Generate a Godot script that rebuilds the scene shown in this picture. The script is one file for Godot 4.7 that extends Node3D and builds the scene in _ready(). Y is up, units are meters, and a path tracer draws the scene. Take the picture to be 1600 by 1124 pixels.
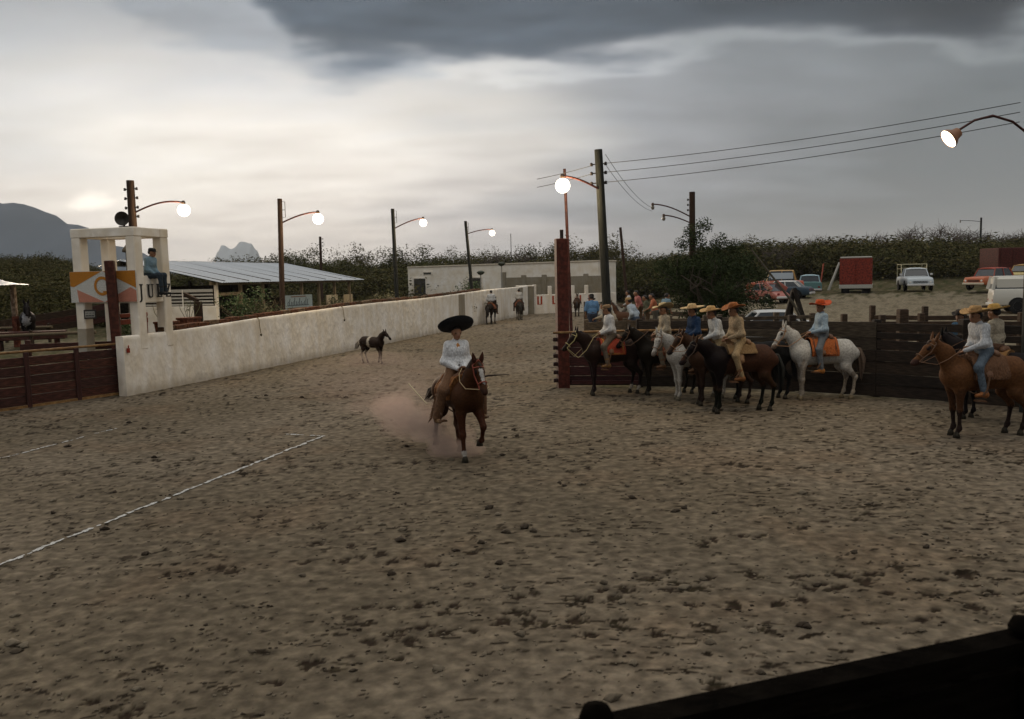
extends Node3D
# A charro ring at dusk, seen from the stand: one lit street-lamp row, a rider at the gallop, mounted men along the timber fence.

var used := {}
var tex := {}
var prints := {}
var rng := RandomNumberGenerator.new()
var relief := FastNoiseLite.new()
var fine := FastNoiseLite.new()
var pits := FastNoiseLite.new()
var broad := FastNoiseLite.new()


# ------------------------------------------------------------------ mesh collector
class B:
	var v := PackedVector3Array()
	var n := PackedVector3Array()
	var c := PackedColorArray()
	var ix := PackedInt32Array()
	var col := Color(1, 1, 1)

	func quad(a: Vector3, b: Vector3, d: Vector3, e: Vector3) -> void:  # counter-clockwise seen from outside
		var nn := (b - a).cross(e - a)
		if nn.length_squared() < 1e-14:
			nn = (d - b).cross(e - b)
		nn = nn.normalized()
		var s := v.size()
		v.append_array([a, b, d, e])
		n.append_array([nn, nn, nn, nn])
		c.append_array([col, col, col, col])
		ix.append_array([s, s + 2, s + 1, s, s + 3, s + 2])

	func tri(a: Vector3, b: Vector3, d: Vector3) -> void:
		var nn := (b - a).cross(d - a).normalized()
		var s := v.size()
		v.append_array([a, b, d])
		n.append_array([nn, nn, nn])
		c.append_array([col, col, col])
		ix.append_array([s, s + 2, s + 1])

	func hexa(p: Array) -> void:  # 8 corners: bottom 0-3 counter-clockwise seen from above, top 4-7
		quad(p[3], p[2], p[1], p[0])
		quad(p[4], p[5], p[6], p[7])
		for i in 4:
			var j := (i + 1) % 4
			quad(p[i], p[j], p[j + 4], p[i + 4])

	func box(at: Vector3, s: Vector3, turn := Basis()) -> void:
		var h := s * 0.5
		var p := []
		for y in [-1, 1]:
			for q in [[-1, 1], [1, 1], [1, -1], [-1, -1]]:
				p.append(at + turn * Vector3(q[0] * h.x, y * h.y, q[1] * h.z))
		hexa(p)

	func cbox(at: Vector3, s: Vector3, ch: float, turn := Basis()) -> void:  # box with chamfered vertical and top edges
		var h := s * 0.5
		var ring := func(y: float, ins: float) -> Array:
			var a := h.x - ins
			var b := h.z - ins
			var k := ch
			var r := []
			for q in [[-a, b - k], [-a + k, b], [a - k, b], [a, b - k], [a, -b + k], [a - k, -b], [-a + k, -b], [-a, -b + k]]:
				r.append(at + turn * Vector3(q[0], y, q[1]))
			return r
		var rs := [ring.call(-h.y, ch), ring.call(-h.y + ch, 0.0), ring.call(h.y - ch, 0.0), ring.call(h.y, ch)]
		for i in 3:
			for j in 8:
				var k2 := (j + 1) % 8
				quad(rs[i][j], rs[i][k2], rs[i + 1][k2], rs[i + 1][j])
		for j in range(1, 7):
			tri(rs[3][0], rs[3][j], rs[3][j + 1])
			tri(rs[0][0], rs[0][j + 1], rs[0][j])

	func beam(a: Vector3, b: Vector3, w: float, h: float, up := Vector3.UP) -> void:  # bar from a to b, w across, h along up
		var x := (b - a).normalized()
		if absf(x.dot(up)) > 0.98:
			up = Vector3.FORWARD
		var z := x.cross(up).normalized()
		var y := z.cross(x).normalized()
		box((a + b) * 0.5, Vector3((b - a).length(), h, w), Basis(x, y, z))

	func loft(rings: Array, closed := true, cap := true) -> void:  # rings of equal size; smooth normals
		var m: int = rings[0].size()
		var s := v.size()
		for i in rings.size():
			for j in m:
				var along: Vector3 = rings[mini(i + 1, rings.size() - 1)][j] - rings[maxi(i - 1, 0)][j]
				var jn := (j + 1) % m if closed else mini(j + 1, m - 1)
				var jp := (j + m - 1) % m if closed else maxi(j - 1, 0)
				var nn: Vector3 = (rings[i][jn] - rings[i][jp]).cross(along)
				if nn.length_squared() < 1e-16:
					nn = rings[i][j] - rings[i][(j + m / 2) % m]
				v.append(rings[i][j])
				n.append(nn.normalized())
				c.append(col)
		for i in rings.size() - 1:
			for j in (m if closed else m - 1):
				var a := s + i * m + j
				var b := s + i * m + (j + 1) % m
				ix.append_array([a, b + m, b, a, a + m, b + m])
		if cap and closed:
			for e in 2:
				var r: Array = rings[0 if e == 0 else rings.size() - 1]
				for j in range(1, m - 1):
					if e == 0:
						tri(r[0], r[j + 1], r[j])
					else:
						tri(r[0], r[j], r[j + 1])

	func tube(pts: Array, rad, sides := 6, flat := 1.0) -> void:
		var rings := []
		var side := Vector3.ZERO
		for i in pts.size():
			var t: Vector3 = (pts[mini(i + 1, pts.size() - 1)] - pts[maxi(i - 1, 0)]).normalized()
			if side == Vector3.ZERO:
				side = t.cross(Vector3.UP if absf(t.y) < 0.9 else Vector3.RIGHT).normalized()
			side = (side - t * side.dot(t)).normalized()
			var up := side.cross(t)
			var r: float = rad[i] if rad is Array else rad
			var ring := []
			for j in sides:
				var a := TAU * j / sides
				ring.append(pts[i] + side * (cos(a) * r) - up * (sin(a) * r * flat))
			rings.append(ring)
		var s := v.size()
		loft(rings)
		if s < v.size() and (n[s].dot(v[s] - pts[0]) < 0.0):
			for k in range(s, v.size()):
				n[k] = -n[k]

	func lathe(prof: Array, tr: Transform3D, sides := 16) -> void:  # prof: Vector2(radius, height) from the bottom up
		var rings := []
		for p in prof:
			var ring := []
			for j in sides:
				var a := TAU * j / sides
				ring.append(tr * Vector3(cos(a) * maxf(p.x, 0.0005), p.y, -sin(a) * maxf(p.x, 0.0005)))
			rings.append(ring)
		loft(rings, true, false)

	func mesh() -> ArrayMesh:
		var am := ArrayMesh.new()
		if v.is_empty():
			return am
		var arr := []
		arr.resize(Mesh.ARRAY_MAX)
		arr[Mesh.ARRAY_VERTEX] = v
		arr[Mesh.ARRAY_NORMAL] = n
		arr[Mesh.ARRAY_COLOR] = c
		arr[Mesh.ARRAY_INDEX] = ix
		am.add_surface_from_arrays(Mesh.PRIMITIVE_TRIANGLES, arr)
		return am


# ------------------------------------------------------------------ smooth bodies: tapered capsules joined by a smooth minimum, meshed as surface nets
class Field:
	var bones := []
	var paint := []  # [centre, radii, colour, noise]

	func add(a: Vector3, b: Vector3, ra: float, rb: float, col := Color.WHITE, axis := Vector3.ZERO, fl := 1.0, kk := 0.0) -> void:
		bones.append([a, b, ra, rb, col, axis, fl, kk])

	func build(out: B, cell: float, k: float) -> void:
		var lo := Vector3.INF
		var hi := -Vector3.INF
		for b in bones:
			var m: float = maxf(b[2], b[3]) + cell * 2.0
			for q in [b[0], b[1]]:
				lo = lo.min(q - Vector3.ONE * m)
				hi = hi.max(q + Vector3.ONE * m)
		var nx := int((hi.x - lo.x) / cell) + 2
		var ny := int((hi.y - lo.y) / cell) + 2
		var nz := int((hi.z - lo.z) / cell) + 2
		var total := nx * ny * nz
		var g := PackedFloat32Array()
		g.resize(total)
		var best := PackedFloat32Array()
		best.resize(total)
		var who := PackedByteArray()
		who.resize(total)
		var sy := nx
		var sz := nx * ny
		for bi in bones.size():
			var b: Array = bones[bi]
			var a: Vector3 = b[0]
			var e: Vector3 = b[1]
			var ra: float = b[2]
			var dr: float = b[3] - b[2]
			var axis: Vector3 = b[5]
			var fl: float = b[6] - 1.0
			var ab := e - a
			var k2: float = b[7] if b[7] > 0.0 else k
			var reach := 2.6 / k2
			var inv := 1.0 / maxf(ab.length_squared(), 1e-9)
			var m: float = maxf(b[2], b[3]) + reach
			var l := (a.min(e) - Vector3.ONE * m - lo) / cell
			var h := (a.max(e) + Vector3.ONE * m - lo) / cell
			var x0 := maxi(int(l.x), 0)
			var x1 := mini(int(h.x) + 1, nx - 1)
			var y0 := maxi(int(l.y), 0)
			var y1 := mini(int(h.y) + 1, ny - 1)
			var z0 := maxi(int(l.z), 0)
			var z1 := mini(int(h.z) + 1, nz - 1)
			for z in range(z0, z1 + 1):
				for y in range(y0, y1 + 1):
					var p := lo + Vector3(x0 * cell, y * cell, z * cell)
					var at := z * sz + y * sy + x0
					for x in range(x0, x1 + 1):
						var q := p - a
						var t := clampf(q.dot(ab) * inv, 0.0, 1.0)
						q -= ab * t
						if fl != 0.0:
							q += axis * (q.dot(axis) * fl)
						var d := q.length() - ra - dr * t
						if d < reach:
							var w := exp(-k2 * d)
							g[at] += w
							if w > best[at]:
								best[at] = w
								who[at] = bi
						at += 1
						p.x += cell
		var vid := PackedInt32Array()
		vid.resize(total)
		var offs := [0, 1, sy, sy + 1, sz, sz + 1, sz + sy, sz + sy + 1]
		var cor := [Vector3(0, 0, 0), Vector3(1, 0, 0), Vector3(0, 1, 0), Vector3(1, 1, 0), Vector3(0, 0, 1), Vector3(1, 0, 1), Vector3(0, 1, 1), Vector3(1, 1, 1)]
		var edges := [[0, 1], [2, 3], [4, 5], [6, 7], [0, 2], [1, 3], [4, 6], [5, 7], [0, 4], [1, 5], [2, 6], [3, 7]]
		var f := PackedFloat32Array()
		f.resize(8)
		for z in nz - 1:
			for y in ny - 1:
				var i := z * sz + y * sy
				for x in nx - 1:
					var a0 := g[i] >= 1.0
					if (g[i + 1] >= 1.0) != a0 or (g[i + sy] >= 1.0) != a0 or (g[i + sz] >= 1.0) != a0 or (g[i + sy + 1] >= 1.0) != a0 or (g[i + sz + 1] >= 1.0) != a0 or (g[i + sz + sy] >= 1.0) != a0 or (g[i + sz + sy + 1] >= 1.0) != a0:
						var top := -1.0
						var tb := 0
						for q in 8:
							var gi := g[i + offs[q]]
							f[q] = log(maxf(gi, 0.05))
							if best[i + offs[q]] > top:
								top = best[i + offs[q]]
								tb = who[i + offs[q]]
						var sum := Vector3.ZERO
						var cnt := 0
						for ed in edges:
							var fa := f[ed[0]]
							var fb := f[ed[1]]
							if (fa >= 0.0) != (fb >= 0.0):
								sum += cor[ed[0]].lerp(cor[ed[1]], fa / (fa - fb))
								cnt += 1
						var nn := -Vector3(f[1] + f[3] + f[5] + f[7] - f[0] - f[2] - f[4] - f[6], f[2] + f[3] + f[6] + f[7] - f[0] - f[1] - f[4] - f[5], f[4] + f[5] + f[6] + f[7] - f[0] - f[1] - f[2] - f[3]).normalized()
						var p := lo + (Vector3(x, y, z) + sum / cnt) * cell
						var cc: Color = bones[tb][4]
						for pt in paint:
							var dd: Vector3 = (p - pt[0]) / pt[1]
							if dd.length() < 1.0 + pt[3] * sin(p.x * 31.0 + p.y * 23.0 + p.z * 41.0):
								cc = pt[2]
						vid[i] = out.v.size()
						out.v.append(p)
						out.n.append(nn)
						out.c.append(cc)
					i += 1
		for z in range(1, nz - 1):
			for y in range(1, ny - 1):
				var i := z * sz + y * sy + 1
				for x in range(1, nx - 1):
					var a0 := g[i] >= 1.0
					if (g[i + 1] >= 1.0) != a0:
						_q(out, vid[i - sy - sz], vid[i - sz], vid[i], vid[i - sy], a0)
					if (g[i + sy] >= 1.0) != a0:
						_q(out, vid[i - 1 - sz], vid[i - 1], vid[i], vid[i - sz], a0)
					if (g[i + sz] >= 1.0) != a0:
						_q(out, vid[i - 1 - sy], vid[i - sy], vid[i], vid[i - 1], a0)
					i += 1

	func _q(out: B, a: int, b: int, d: int, e: int, inside: bool) -> void:
		if inside:
			out.ix.append_array([a, d, b, a, e, d])
		else:
			out.ix.append_array([a, b, d, a, d, e])


# ------------------------------------------------------------------ naming and committing
func numbered(called: String) -> String:
	if not used.has(called):
		used[called] = 0
		return called
	used[called] += 1
	return "%s_%03d" % [called, used[called]]


func tag(o: Node3D, label: String, category: String, group := "", kind := "") -> void:
	if label:
		o.set_meta("label", label)
	if category:
		o.set_meta("category", category)
	if group:
		o.set_meta("group", group)
	if kind:
		o.set_meta("kind", kind)


func thing(called: String, label: String, category: String, at := Vector3.ZERO, turn := 0.0, group := "") -> Node3D:
	var o := Node3D.new()
	o.name = numbered(called)
	add_child(o)
	o.position = at
	o.rotation_degrees.y = turn
	tag(o, label, category, group)
	return o


func obj(called: String, b, m: Material, parent: Node3D = null) -> MeshInstance3D:
	var o := MeshInstance3D.new()
	o.mesh = b.mesh() if b is B else b
	o.material_override = m
	if parent == null:
		o.name = numbered(called)
		add_child(o)
	else:
		o.name = called
		parent.add_child(o, true)
	return o


func solid(called: String, b, m: Material, label: String, category: String, group := "") -> MeshInstance3D:
	var o := obj(called, b, m)
	tag(o, label, category, group)
	return o


func struct(called: String, b, m: Material) -> MeshInstance3D:
	var o := obj(called, b, m)
	o.set_meta("kind", "structure")
	return o


func copy(o: Node3D, at: Vector3, turn: float, label := "") -> Node3D:
	var c: Node3D = o.duplicate()
	c.name = numbered(str(o.name).rstrip("0123456789").rstrip("_"))
	add_child(c)
	c.position = at
	c.rotation_degrees.y = turn
	if label:
		c.set_meta("label", label)
	return c


# ------------------------------------------------------------------ materials
func noise_tex(key: String, freq: float, lo: float, hi: float, oct := 4, type := FastNoiseLite.TYPE_SIMPLEX_SMOOTH, tint := Color(1, 1, 1)) -> NoiseTexture2D:
	if tex.has(key):
		return tex[key]
	var f := FastNoiseLite.new()
	f.seed = key.hash() % 1000
	f.noise_type = type
	f.frequency = freq
	f.fractal_octaves = oct
	var t := NoiseTexture2D.new()
	t.width = 512
	t.height = 512
	t.seamless = true
	t.noise = f
	var r := Gradient.new()
	r.set_color(0, Color(lo, lo, lo) * tint)
	r.set_color(1, Color(hi, hi, hi))
	t.color_ramp = r
	tex[key] = t
	return t


func bump_tex(key: String, freq: float, strength: float) -> NoiseTexture2D:
	if tex.has(key):
		return tex[key]
	var f := FastNoiseLite.new()
	f.seed = key.hash() % 1000
	f.frequency = freq
	f.fractal_octaves = 5
	var t := NoiseTexture2D.new()
	t.width = 512
	t.height = 512
	t.seamless = true
	t.noise = f
	t.as_normal_map = true
	t.bump_strength = strength
	tex[key] = t
	return t


func mat(c: Color, rough := 0.85, look := "plain", vertex := false) -> StandardMaterial3D:  # c is linear
	var m := StandardMaterial3D.new()
	m.albedo_color = c.linear_to_srgb()
	m.roughness = rough
	m.metallic_specular = 0.35
	m.vertex_color_use_as_albedo = vertex
	match look:
		"wood":
			m.albedo_texture = noise_tex("wood", 0.02, 0.5, 1.0, 5)
			m.uv1_triplanar = true
			m.uv1_scale = Vector3(0.35, 2.2, 0.35)
			m.normal_enabled = true
			m.normal_texture = bump_tex("wood_n", 0.03, 5.0)
			m.normal_scale = 0.5
		"post":
			m.albedo_texture = noise_tex("wood", 0.02, 0.5, 1.0, 5)
			m.uv1_triplanar = true
			m.uv1_scale = Vector3(2.4, 0.25, 2.4)
		"plaster":
			m.albedo_texture = noise_tex("plaster", 0.012, 0.88, 1.0, 5, FastNoiseLite.TYPE_SIMPLEX_SMOOTH, Color(1.0, 0.95, 0.86))
			m.uv1_triplanar = true
			m.uv1_world_triplanar = true
			m.uv1_scale = Vector3(0.22, 0.11, 0.22)
			m.normal_enabled = true
			m.normal_texture = bump_tex("plaster_n", 0.04, 3.0)
			m.normal_scale = 0.5
		"grain":
			m.albedo_texture = noise_tex("grain", 0.03, 0.62, 1.0, 5)
			m.uv1_triplanar = true
			m.uv1_scale = Vector3(1.6, 1.6, 1.6)
		"rust":
			m.albedo_texture = noise_tex("rust", 0.016, 0.45, 1.0, 5, FastNoiseLite.TYPE_SIMPLEX_SMOOTH, Color(1.0, 0.85, 0.75))
			m.uv1_triplanar = true
			m.uv1_scale = Vector3(0.7, 0.7, 0.7)
		"cloth":
			m.albedo_texture = noise_tex("cloth", 0.022, 0.66, 1.0, 4)
			m.uv1_triplanar = true
			m.uv1_scale = Vector3(2.5, 1.4, 2.5)
			m.normal_enabled = true
			m.normal_texture = bump_tex("cloth_n", 0.012, 16.0)
			m.normal_scale = 1.2
		"hair":
			m.albedo_texture = noise_tex("grain", 0.03, 0.62, 1.0, 5)
			m.uv1_triplanar = true
			m.uv1_scale = Vector3(1.2, 1.2, 1.2)
			m.metallic_specular = 0.4
		"leaf":
			m.backlight_enabled = true
			m.backlight = Color(0.04, 0.045, 0.02)
			m.cull_mode = BaseMaterial3D.CULL_DISABLED
			m.metallic_specular = 0.1
		"glass":
			m.metallic_specular = 0.6
	return m


# ------------------------------------------------------------------ the lie of the land
func smooth(a: float, b: float, x: float) -> float:
	return smoothstep(a, b, x)


func land(x: float, z: float) -> float:
	var h := 0.0
	var dz := -z
	if dz > 26.0:
		var u := x / dz
		# the car park rises behind the corral
		h += smooth(0.13, 0.29, u) * (1.35 * clampf((dz - 32.0) / 33.0, 0.0, 1.0) + 0.6 * smooth(70.0, 100.0, dz))
		# a scrubby slope on the left, behind the gate and the tower
		h += smooth(0.40, 0.56, -u) * 4.6 * clampf((dz - 27.0) / 55.0, 0.0, 1.0)
		var dl := -((x + 11.16) * 0.9649 + (z + 23.86) * 0.2625)
		if dz < 75.0:
			h += maxf(0.0, 1.0 - smooth(45.0, 62.0, dz) * 0.5 - maxf(0.0, h)) * smooth(0.12, 0.4, dl)
		h += smooth(85.0, 125.0, dz) * (0.8 if u > -0.4 else 0.3)
	elif dz > 8.0 and x < -8.0:
		var dl := -((x + 11.16) * 0.9649 + (z + 23.86) * 0.2625)
		var dg := -((x + 11.42) * 0.852 + (z + 24.3) * 0.523)
		h += smooth(0.3, 4.0, minf(dl, dg)) if dz < 23.8 else smooth(0.12, lerpf(3.0, 0.4, (dz - 23.8) / 2.2), minf(dl, maxf(dg, 0.0)))
	if dz > 140.0:
		h += broad.get_noise_2d(x * 0.2, z * 0.2) * minf((dz - 140.0) * 0.01, 4.0)
	return h


func in_ring(x: float, z: float) -> float:  # 1 on the trodden dirt of the ring and its lane
	var dz := -z
	if dz < -14.0 or dz > 76.0:
		return 0.0
	var wall := -11.16 + 0.2722 * maxf(dz - 23.86, -6.0)
	if dz < 24.0:
		wall = -13.4 - (24.0 - dz) * 0.35
	var right := 1.4 + maxf(0.0, 23.7 - dz) * 2.0 if dz > 18.0 else 14.0
	if dz > 24.0:
		right = 1.5 + (dz - 24.0) * 0.13
	return smooth(wall - 0.6, wall + 0.3, x) * (1.0 - smooth(right + 0.2, right + 1.6, x)) * (1.0 - smooth(71.0, 74.0, dz))


func ground(x: float, z: float) -> float:
	var h := land(x, z)
	var r2 := x * x + z * z
	if r2 < 8100.0:
		var f := 1.0 - smooth(50.0, 90.0, sqrt(r2))
		h += (relief.get_noise_2d(x, z * 1.6) * 0.016 + fine.get_noise_2d(x, z * 1.8) * 0.009) * f
		var p := pits.get_noise_2d(x, z)
		h -= smooth(-0.90, -0.97, p) * 0.010 * f
		if r2 < 1000.0:
			h -= print_at(x, z) * 0.014
	return h


func on(x: float, z: float) -> Vector3:
	return Vector3(x, land(x, z), z)


# ------------------------------------------------------------------
func _ready() -> void:
	rng.seed = 11
	relief.seed = 3; relief.frequency = 0.9; relief.fractal_octaves = 4
	fine.seed = 5; fine.frequency = 4.0; fine.fractal_octaves = 3
	pits.seed = 8; pits.noise_type = FastNoiseLite.TYPE_CELLULAR; pits.frequency = 1.5; pits.fractal_type = FastNoiseLite.FRACTAL_NONE
	pits.cellular_return_type = FastNoiseLite.RETURN_DISTANCE; pits.cellular_jitter = 1.0
	broad.seed = 21; broad.frequency = 0.05; broad.fractal_octaves = 4

	# camera
	var cam := Camera3D.new()
	cam.name = "camera"
	var pitch := atan(129.0 / 1300.0)
	cam.transform = Transform3D(Basis.from_euler(Vector3(-pitch, 0, 0)) * Basis(Vector3(0, 0, 1), -0.022), Vector3(0, 3.2, 0))
	cam.fov = 46.76
	cam.near = 0.1
	cam.far = 30000.0
	var eye := CameraAttributesPhysical.new()  # an old lens wide open: the near rail and the far hills go a little soft
	eye.frustum_focal_length = 12.0 / tan(deg_to_rad(46.76 / 2.0))
	eye.frustum_near = 0.1
	eye.frustum_far = 30000.0
	eye.frustum_focus_distance = 17.0
	eye.exposure_aperture = 2.8
	cam.attributes = eye
	add_child(cam)
	cam.current = true

	# sky, air, exposure
	var env := Environment.new()
	env.background_mode = Environment.BG_SKY
	var pano := PanoramaSkyMaterial.new()
	pano.panorama = sky_image()
	env.sky = Sky.new()
	env.sky.sky_material = pano
	env.background_energy_multiplier = 1.0
	env.tonemap_mode = Environment.TONE_MAPPER_LINEAR
	env.tonemap_exposure = 2.0
	env.fog_enabled = true
	env.fog_light_color = Color(0.80, 0.80, 0.80)
	env.fog_density = 0.0001
	env.volumetric_fog_enabled = true
	env.volumetric_fog_density = 0.0
	env.sdfgi_enabled = true
	env.ssao_enabled = true
	env.ssil_enabled = true
	var we := WorldEnvironment.new()
	we.name = "world_environment"
	we.environment = env
	add_child(we)

	# the low sun behind thin cloud on the left
	var sun := DirectionalLight3D.new()
	sun.name = "sun"
	sun.light_energy = 0.30
	sun.light_color = Color(1.0, 0.90, 0.78)
	sun.light_angular_distance = 12.0
	sun.shadow_enabled = true
	sun.sky_mode = DirectionalLight3D.SKY_MODE_LIGHT_ONLY
	sun.rotation_degrees = Vector3(-9.0, 180.0 + 27.0, 0)
	add_child(sun)

	terrain()
	ring_wall()
	tower()
	gates()
	corral()
	buildings()
	lamps()
	trees()
	vehicles()
	riders()
	people()
	small_things()


# ------------------------------------------------------------------ sky: thin bright overcast on the left, a dark shelf of cloud above
func sky_image() -> ImageTexture:
	var w := 2048
	var h := 1024
	var nz := FastNoiseLite.new(); nz.seed = 40; nz.frequency = 1.0; nz.fractal_octaves = 5
	var nb := FastNoiseLite.new(); nb.seed = 41; nb.frequency = 1.0; nb.fractal_octaves = 3
	var data := PackedByteArray()
	data.resize(w * h * 3)
	# rows of colours by elevation, columns by azimuth (degrees right of the view), sRGB
	var azs := [-60.0, -32.0, -22.0, -12.0, -2.0, 8.0, 18.0, 30.0, 60.0]
	var els := [0.0, 3.0, 6.0, 10.0, 14.0, 18.0, 26.0]
	var rows := [
		[[196, 190, 184], [205, 198, 190], [212, 206, 199], [206, 200, 194], [184, 180, 177], [155, 156, 158], [138, 142, 143], [112, 118, 118], [100, 106, 108]],
		[[198, 193, 188], [214, 207, 198], [228, 220, 209], [220, 212, 202], [190, 186, 183], [156, 158, 160], [138, 143, 145], [109, 116, 117], [98, 105, 107]],
		[[200, 198, 195], [220, 215, 207], [238, 232, 221], [234, 227, 217], [208, 203, 197], [160, 163, 166], [140, 146, 149], [112, 119, 121], [99, 106, 109]],
		[[192, 193, 193], [210, 209, 205], [238, 234, 226], [238, 233, 224], [214, 211, 205], [166, 170, 174], [146, 152, 156], [118, 126, 129], [102, 110, 114]],
		[[176, 180, 184], [188, 191, 193], [207, 207, 206], [206, 206, 205], [188, 190, 191], [168, 173, 178], [150, 157, 162], [124, 132, 137], [106, 114, 120]],
		[[158, 164, 170], [160, 166, 172], [180, 184, 187], [180, 184, 187], [168, 172, 177], [156, 162, 168], [140, 148, 155], [118, 127, 134], [108, 116, 123]],
		[[150, 156, 163], [150, 156, 163], [158, 163, 169], [158, 163, 168], [152, 158, 164], [146, 152, 159], [136, 143, 151], [120, 128, 136], [114, 122, 129]]]
	# lower edges of two shelves of cloud: the dark one and a grey one under it, [azimuth, elevation]
	var core := [[-40.0, 24.0], [-21.0, 21.0], [-17.5, 18.6], [-14.0, 15.7], [-11.1, 15.0], [-4.0, 14.7], [2.0, 14.5], [5.7, 14.9], [8.7, 15.4], [13.0, 15.8], [17.1, 16.0], [21.0, 16.2], [24.8, 15.7], [28.3, 14.4], [34.0, 14.9], [60.0, 17.0]]
	var under := [[-45.0, 24.0], [-26.6, 19.6], [-22.9, 15.2], [-15.0, 13.9], [-10.5, 12.3], [-7.0, 12.4], [-3.5, 13.3], [2.0, 14.4], [10.0, 18.0], [60.0, 18.0]]
	var nw := FastNoiseLite.new(); nw.seed = 43; nw.frequency = 1.0; nw.fractal_octaves = 6
	for y in h:
		var el := 90.0 - 180.0 * (y + 0.5) / h
		if el < -2.0:  # below the horizon only the far ground would show
			for i in w:
				var o0 := (y * w + i) * 3
				data[o0] = 76; data[o0 + 1] = 70; data[o0 + 2] = 60
			continue
		var ce := cos(deg_to_rad(el))
		var se := sin(deg_to_rad(el))
		for i in w:
			var az := wrapf(360.0 * (i + 0.5) / w, -180.0, 180.0)
			var a := deg_to_rad(az)
			var dx := sin(a) * ce
			var dz := -cos(a) * ce
			# cloud noise lives on a layer seen in perspective, so it flattens towards the horizon
			var inv := 1.0 / (maxf(se, 0.0) + 0.10)
			var px := dx * inv
			var pz := dz * inv
			var n1 := nz.get_noise_2d(px * 0.9 + 3.0, pz * 1.5)
			var n2 := nb.get_noise_2d(px * 0.35, pz * 0.6)
			var n3 := nw.get_noise_2d(px * 1.6 - 5.0, pz * 3.2)
			var aw := az + n2 * 6.0
			var ew := clampf(el + n1 * 2.4 + n3 * 0.9, 0.0, 26.0)
			if absf(aw) > 60.0:
				aw = signf(aw) * 60.0
			var ci := 0
			while ci < 7 and aw > azs[ci + 1]:
				ci += 1
			var ri := 0
			while ri < 5 and ew > els[ri + 1]:
				ri += 1
			var fc := smoothstep(azs[ci], azs[ci + 1], aw)
			var fr := clampf((ew - els[ri]) / (els[ri + 1] - els[ri]), 0.0, 1.0)
			var r0: Array = rows[ri][ci]
			var r1: Array = rows[ri][ci + 1]
			var r2: Array = rows[ri + 1][ci]
			var r3: Array = rows[ri + 1][ci + 1]
			var c := Vector3(lerpf(lerpf(r0[0], r1[0], fc), lerpf(r2[0], r3[0], fc), fr), lerpf(lerpf(r0[1], r1[1], fc), lerpf(r2[1], r3[1], fc), fr), lerpf(lerpf(r0[2], r1[2], fc), lerpf(r2[2], r3[2], fc), fr))
			# behind the viewer: plain even overcast
			if absf(az) > 60.0:
				c = c.lerp(Vector3(160, 165, 170), smoothstep(60.0, 110.0, absf(az)))
			# soft mottling and wisps
			c *= 1.0 + n1 * 0.035 + n3 * 0.05
			# grey shelf, then the dark shelf above it
			if absf(az) < 100.0 and el > 8.0:
				var out := (1.0 - smoothstep(24.0, 40.0, el)) * (1.0 - smoothstep(60.0, 100.0, absf(az)))
				var e2 := el + n1 * 1.6 + n3 * 1.3
				var u := smoothstep(-0.5, 1.3, e2 - along(under, az + n2 * 3.0)) * out
				c = c.lerp(Vector3(150, 157, 164) * (1.0 + n3 * 0.16), u * 0.72)
				var d := e2 + 1.1 - along(core, az + n2 * 2.0)
				var k := smoothstep(-0.25, 0.9, d) * out
				var deep := smoothstep(0.0, 1.8, d)
				c += Vector3(20, 20, 19) * (1.0 - smoothstep(0.0, 0.9, absf(d + 0.6))) * smoothstep(-12.0, 2.0, az) * out
				var dark := Vector3(112, 121, 130).lerp(Vector3(82, 92, 102), deep) * (1.0 - 0.26 * smoothstep(10.0, 28.0, az))
				c = c.lerp(dark * (1.0 + n3 * 0.22 + n1 * 0.10), k * 0.95)
			# to the linear strength that the exposure brings back
			c *= 0.80 * (1.0 - 0.15 * smoothstep(-6.0, 18.0, az)) * (1.0 - 0.12 * smoothstep(11.0, 18.0, el) * smoothstep(-14.0, -24.0, az))
			# brighter cloud overhead, out of view, kept so to light the ring
			c = Vector3(c.x * 1.0, c.y * 0.995, c.z * 0.995)
			c = c.lerp(Vector3(222, 219, 213), smoothstep(26.0, 64.0, el))
			# the sun's place behind the thin cloud
			var ds := Vector2((az + 26.0 + n3 * 1.5) / 1.7, (el - 5.2 + n3 * 0.8) / 0.62).length()
			c = c.lerp(Vector3(222, 214, 202), (1.0 - smoothstep(0.2, 1.0, ds)) * 0.95)
			c = c.lerp(Vector3(206, 198, 188), (1.0 - smoothstep(0.5, 4.0, ds)) * 0.22)
			var o := (y * w + i) * 3
			data[o] = clampi(int(c.x), 0, 255)
			data[o + 1] = clampi(int(c.y), 0, 255)
			data[o + 2] = clampi(int(c.z), 0, 255)
	return ImageTexture.create_from_image(Image.create_from_data(w, h, false, Image.FORMAT_RGB8, data))


func along(pts: Array, t: float) -> float:
	for i in pts.size() - 1:
		if t <= pts[i + 1][0]:
			return lerpf(pts[i][1], pts[i + 1][1], clampf((t - pts[i][0]) / (pts[i + 1][0] - pts[i][0]), 0.0, 1.0))
	return pts[pts.size() - 1][1]


# ------------------------------------------------------------------ ground
func lay_prints() -> void:  # hoof marks: trails and trampled places, kept in a coarse grid for quick look-up
	for q in 60:
		var d := 5.0 + 24.0 * pow(rng.randf(), 1.3)
		var a := deg_to_rad(rng.randf_range(-36.0, 36.0))
		var p := Vector2(sin(a) * d, -cos(a) * d)
		var dir := Vector2.from_angle(rng.randf_range(-0.5, 0.5) + (PI if rng.randf() < 0.5 else 0.0))
		var n := rng.randi_range(2, 11)
		for i in n:
			p += dir * rng.randf_range(0.18, 0.55) + Vector2(rng.randfn(), rng.randfn()) * 0.14
			var m := [p, rng.randf_range(0.05, 0.10), rng.randf() * PI]
			var k := Vector2i(floori(p.x / 0.25), floori(p.y / 0.25))
			if not prints.has(k):
				prints[k] = []
			prints[k].append(m)


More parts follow.
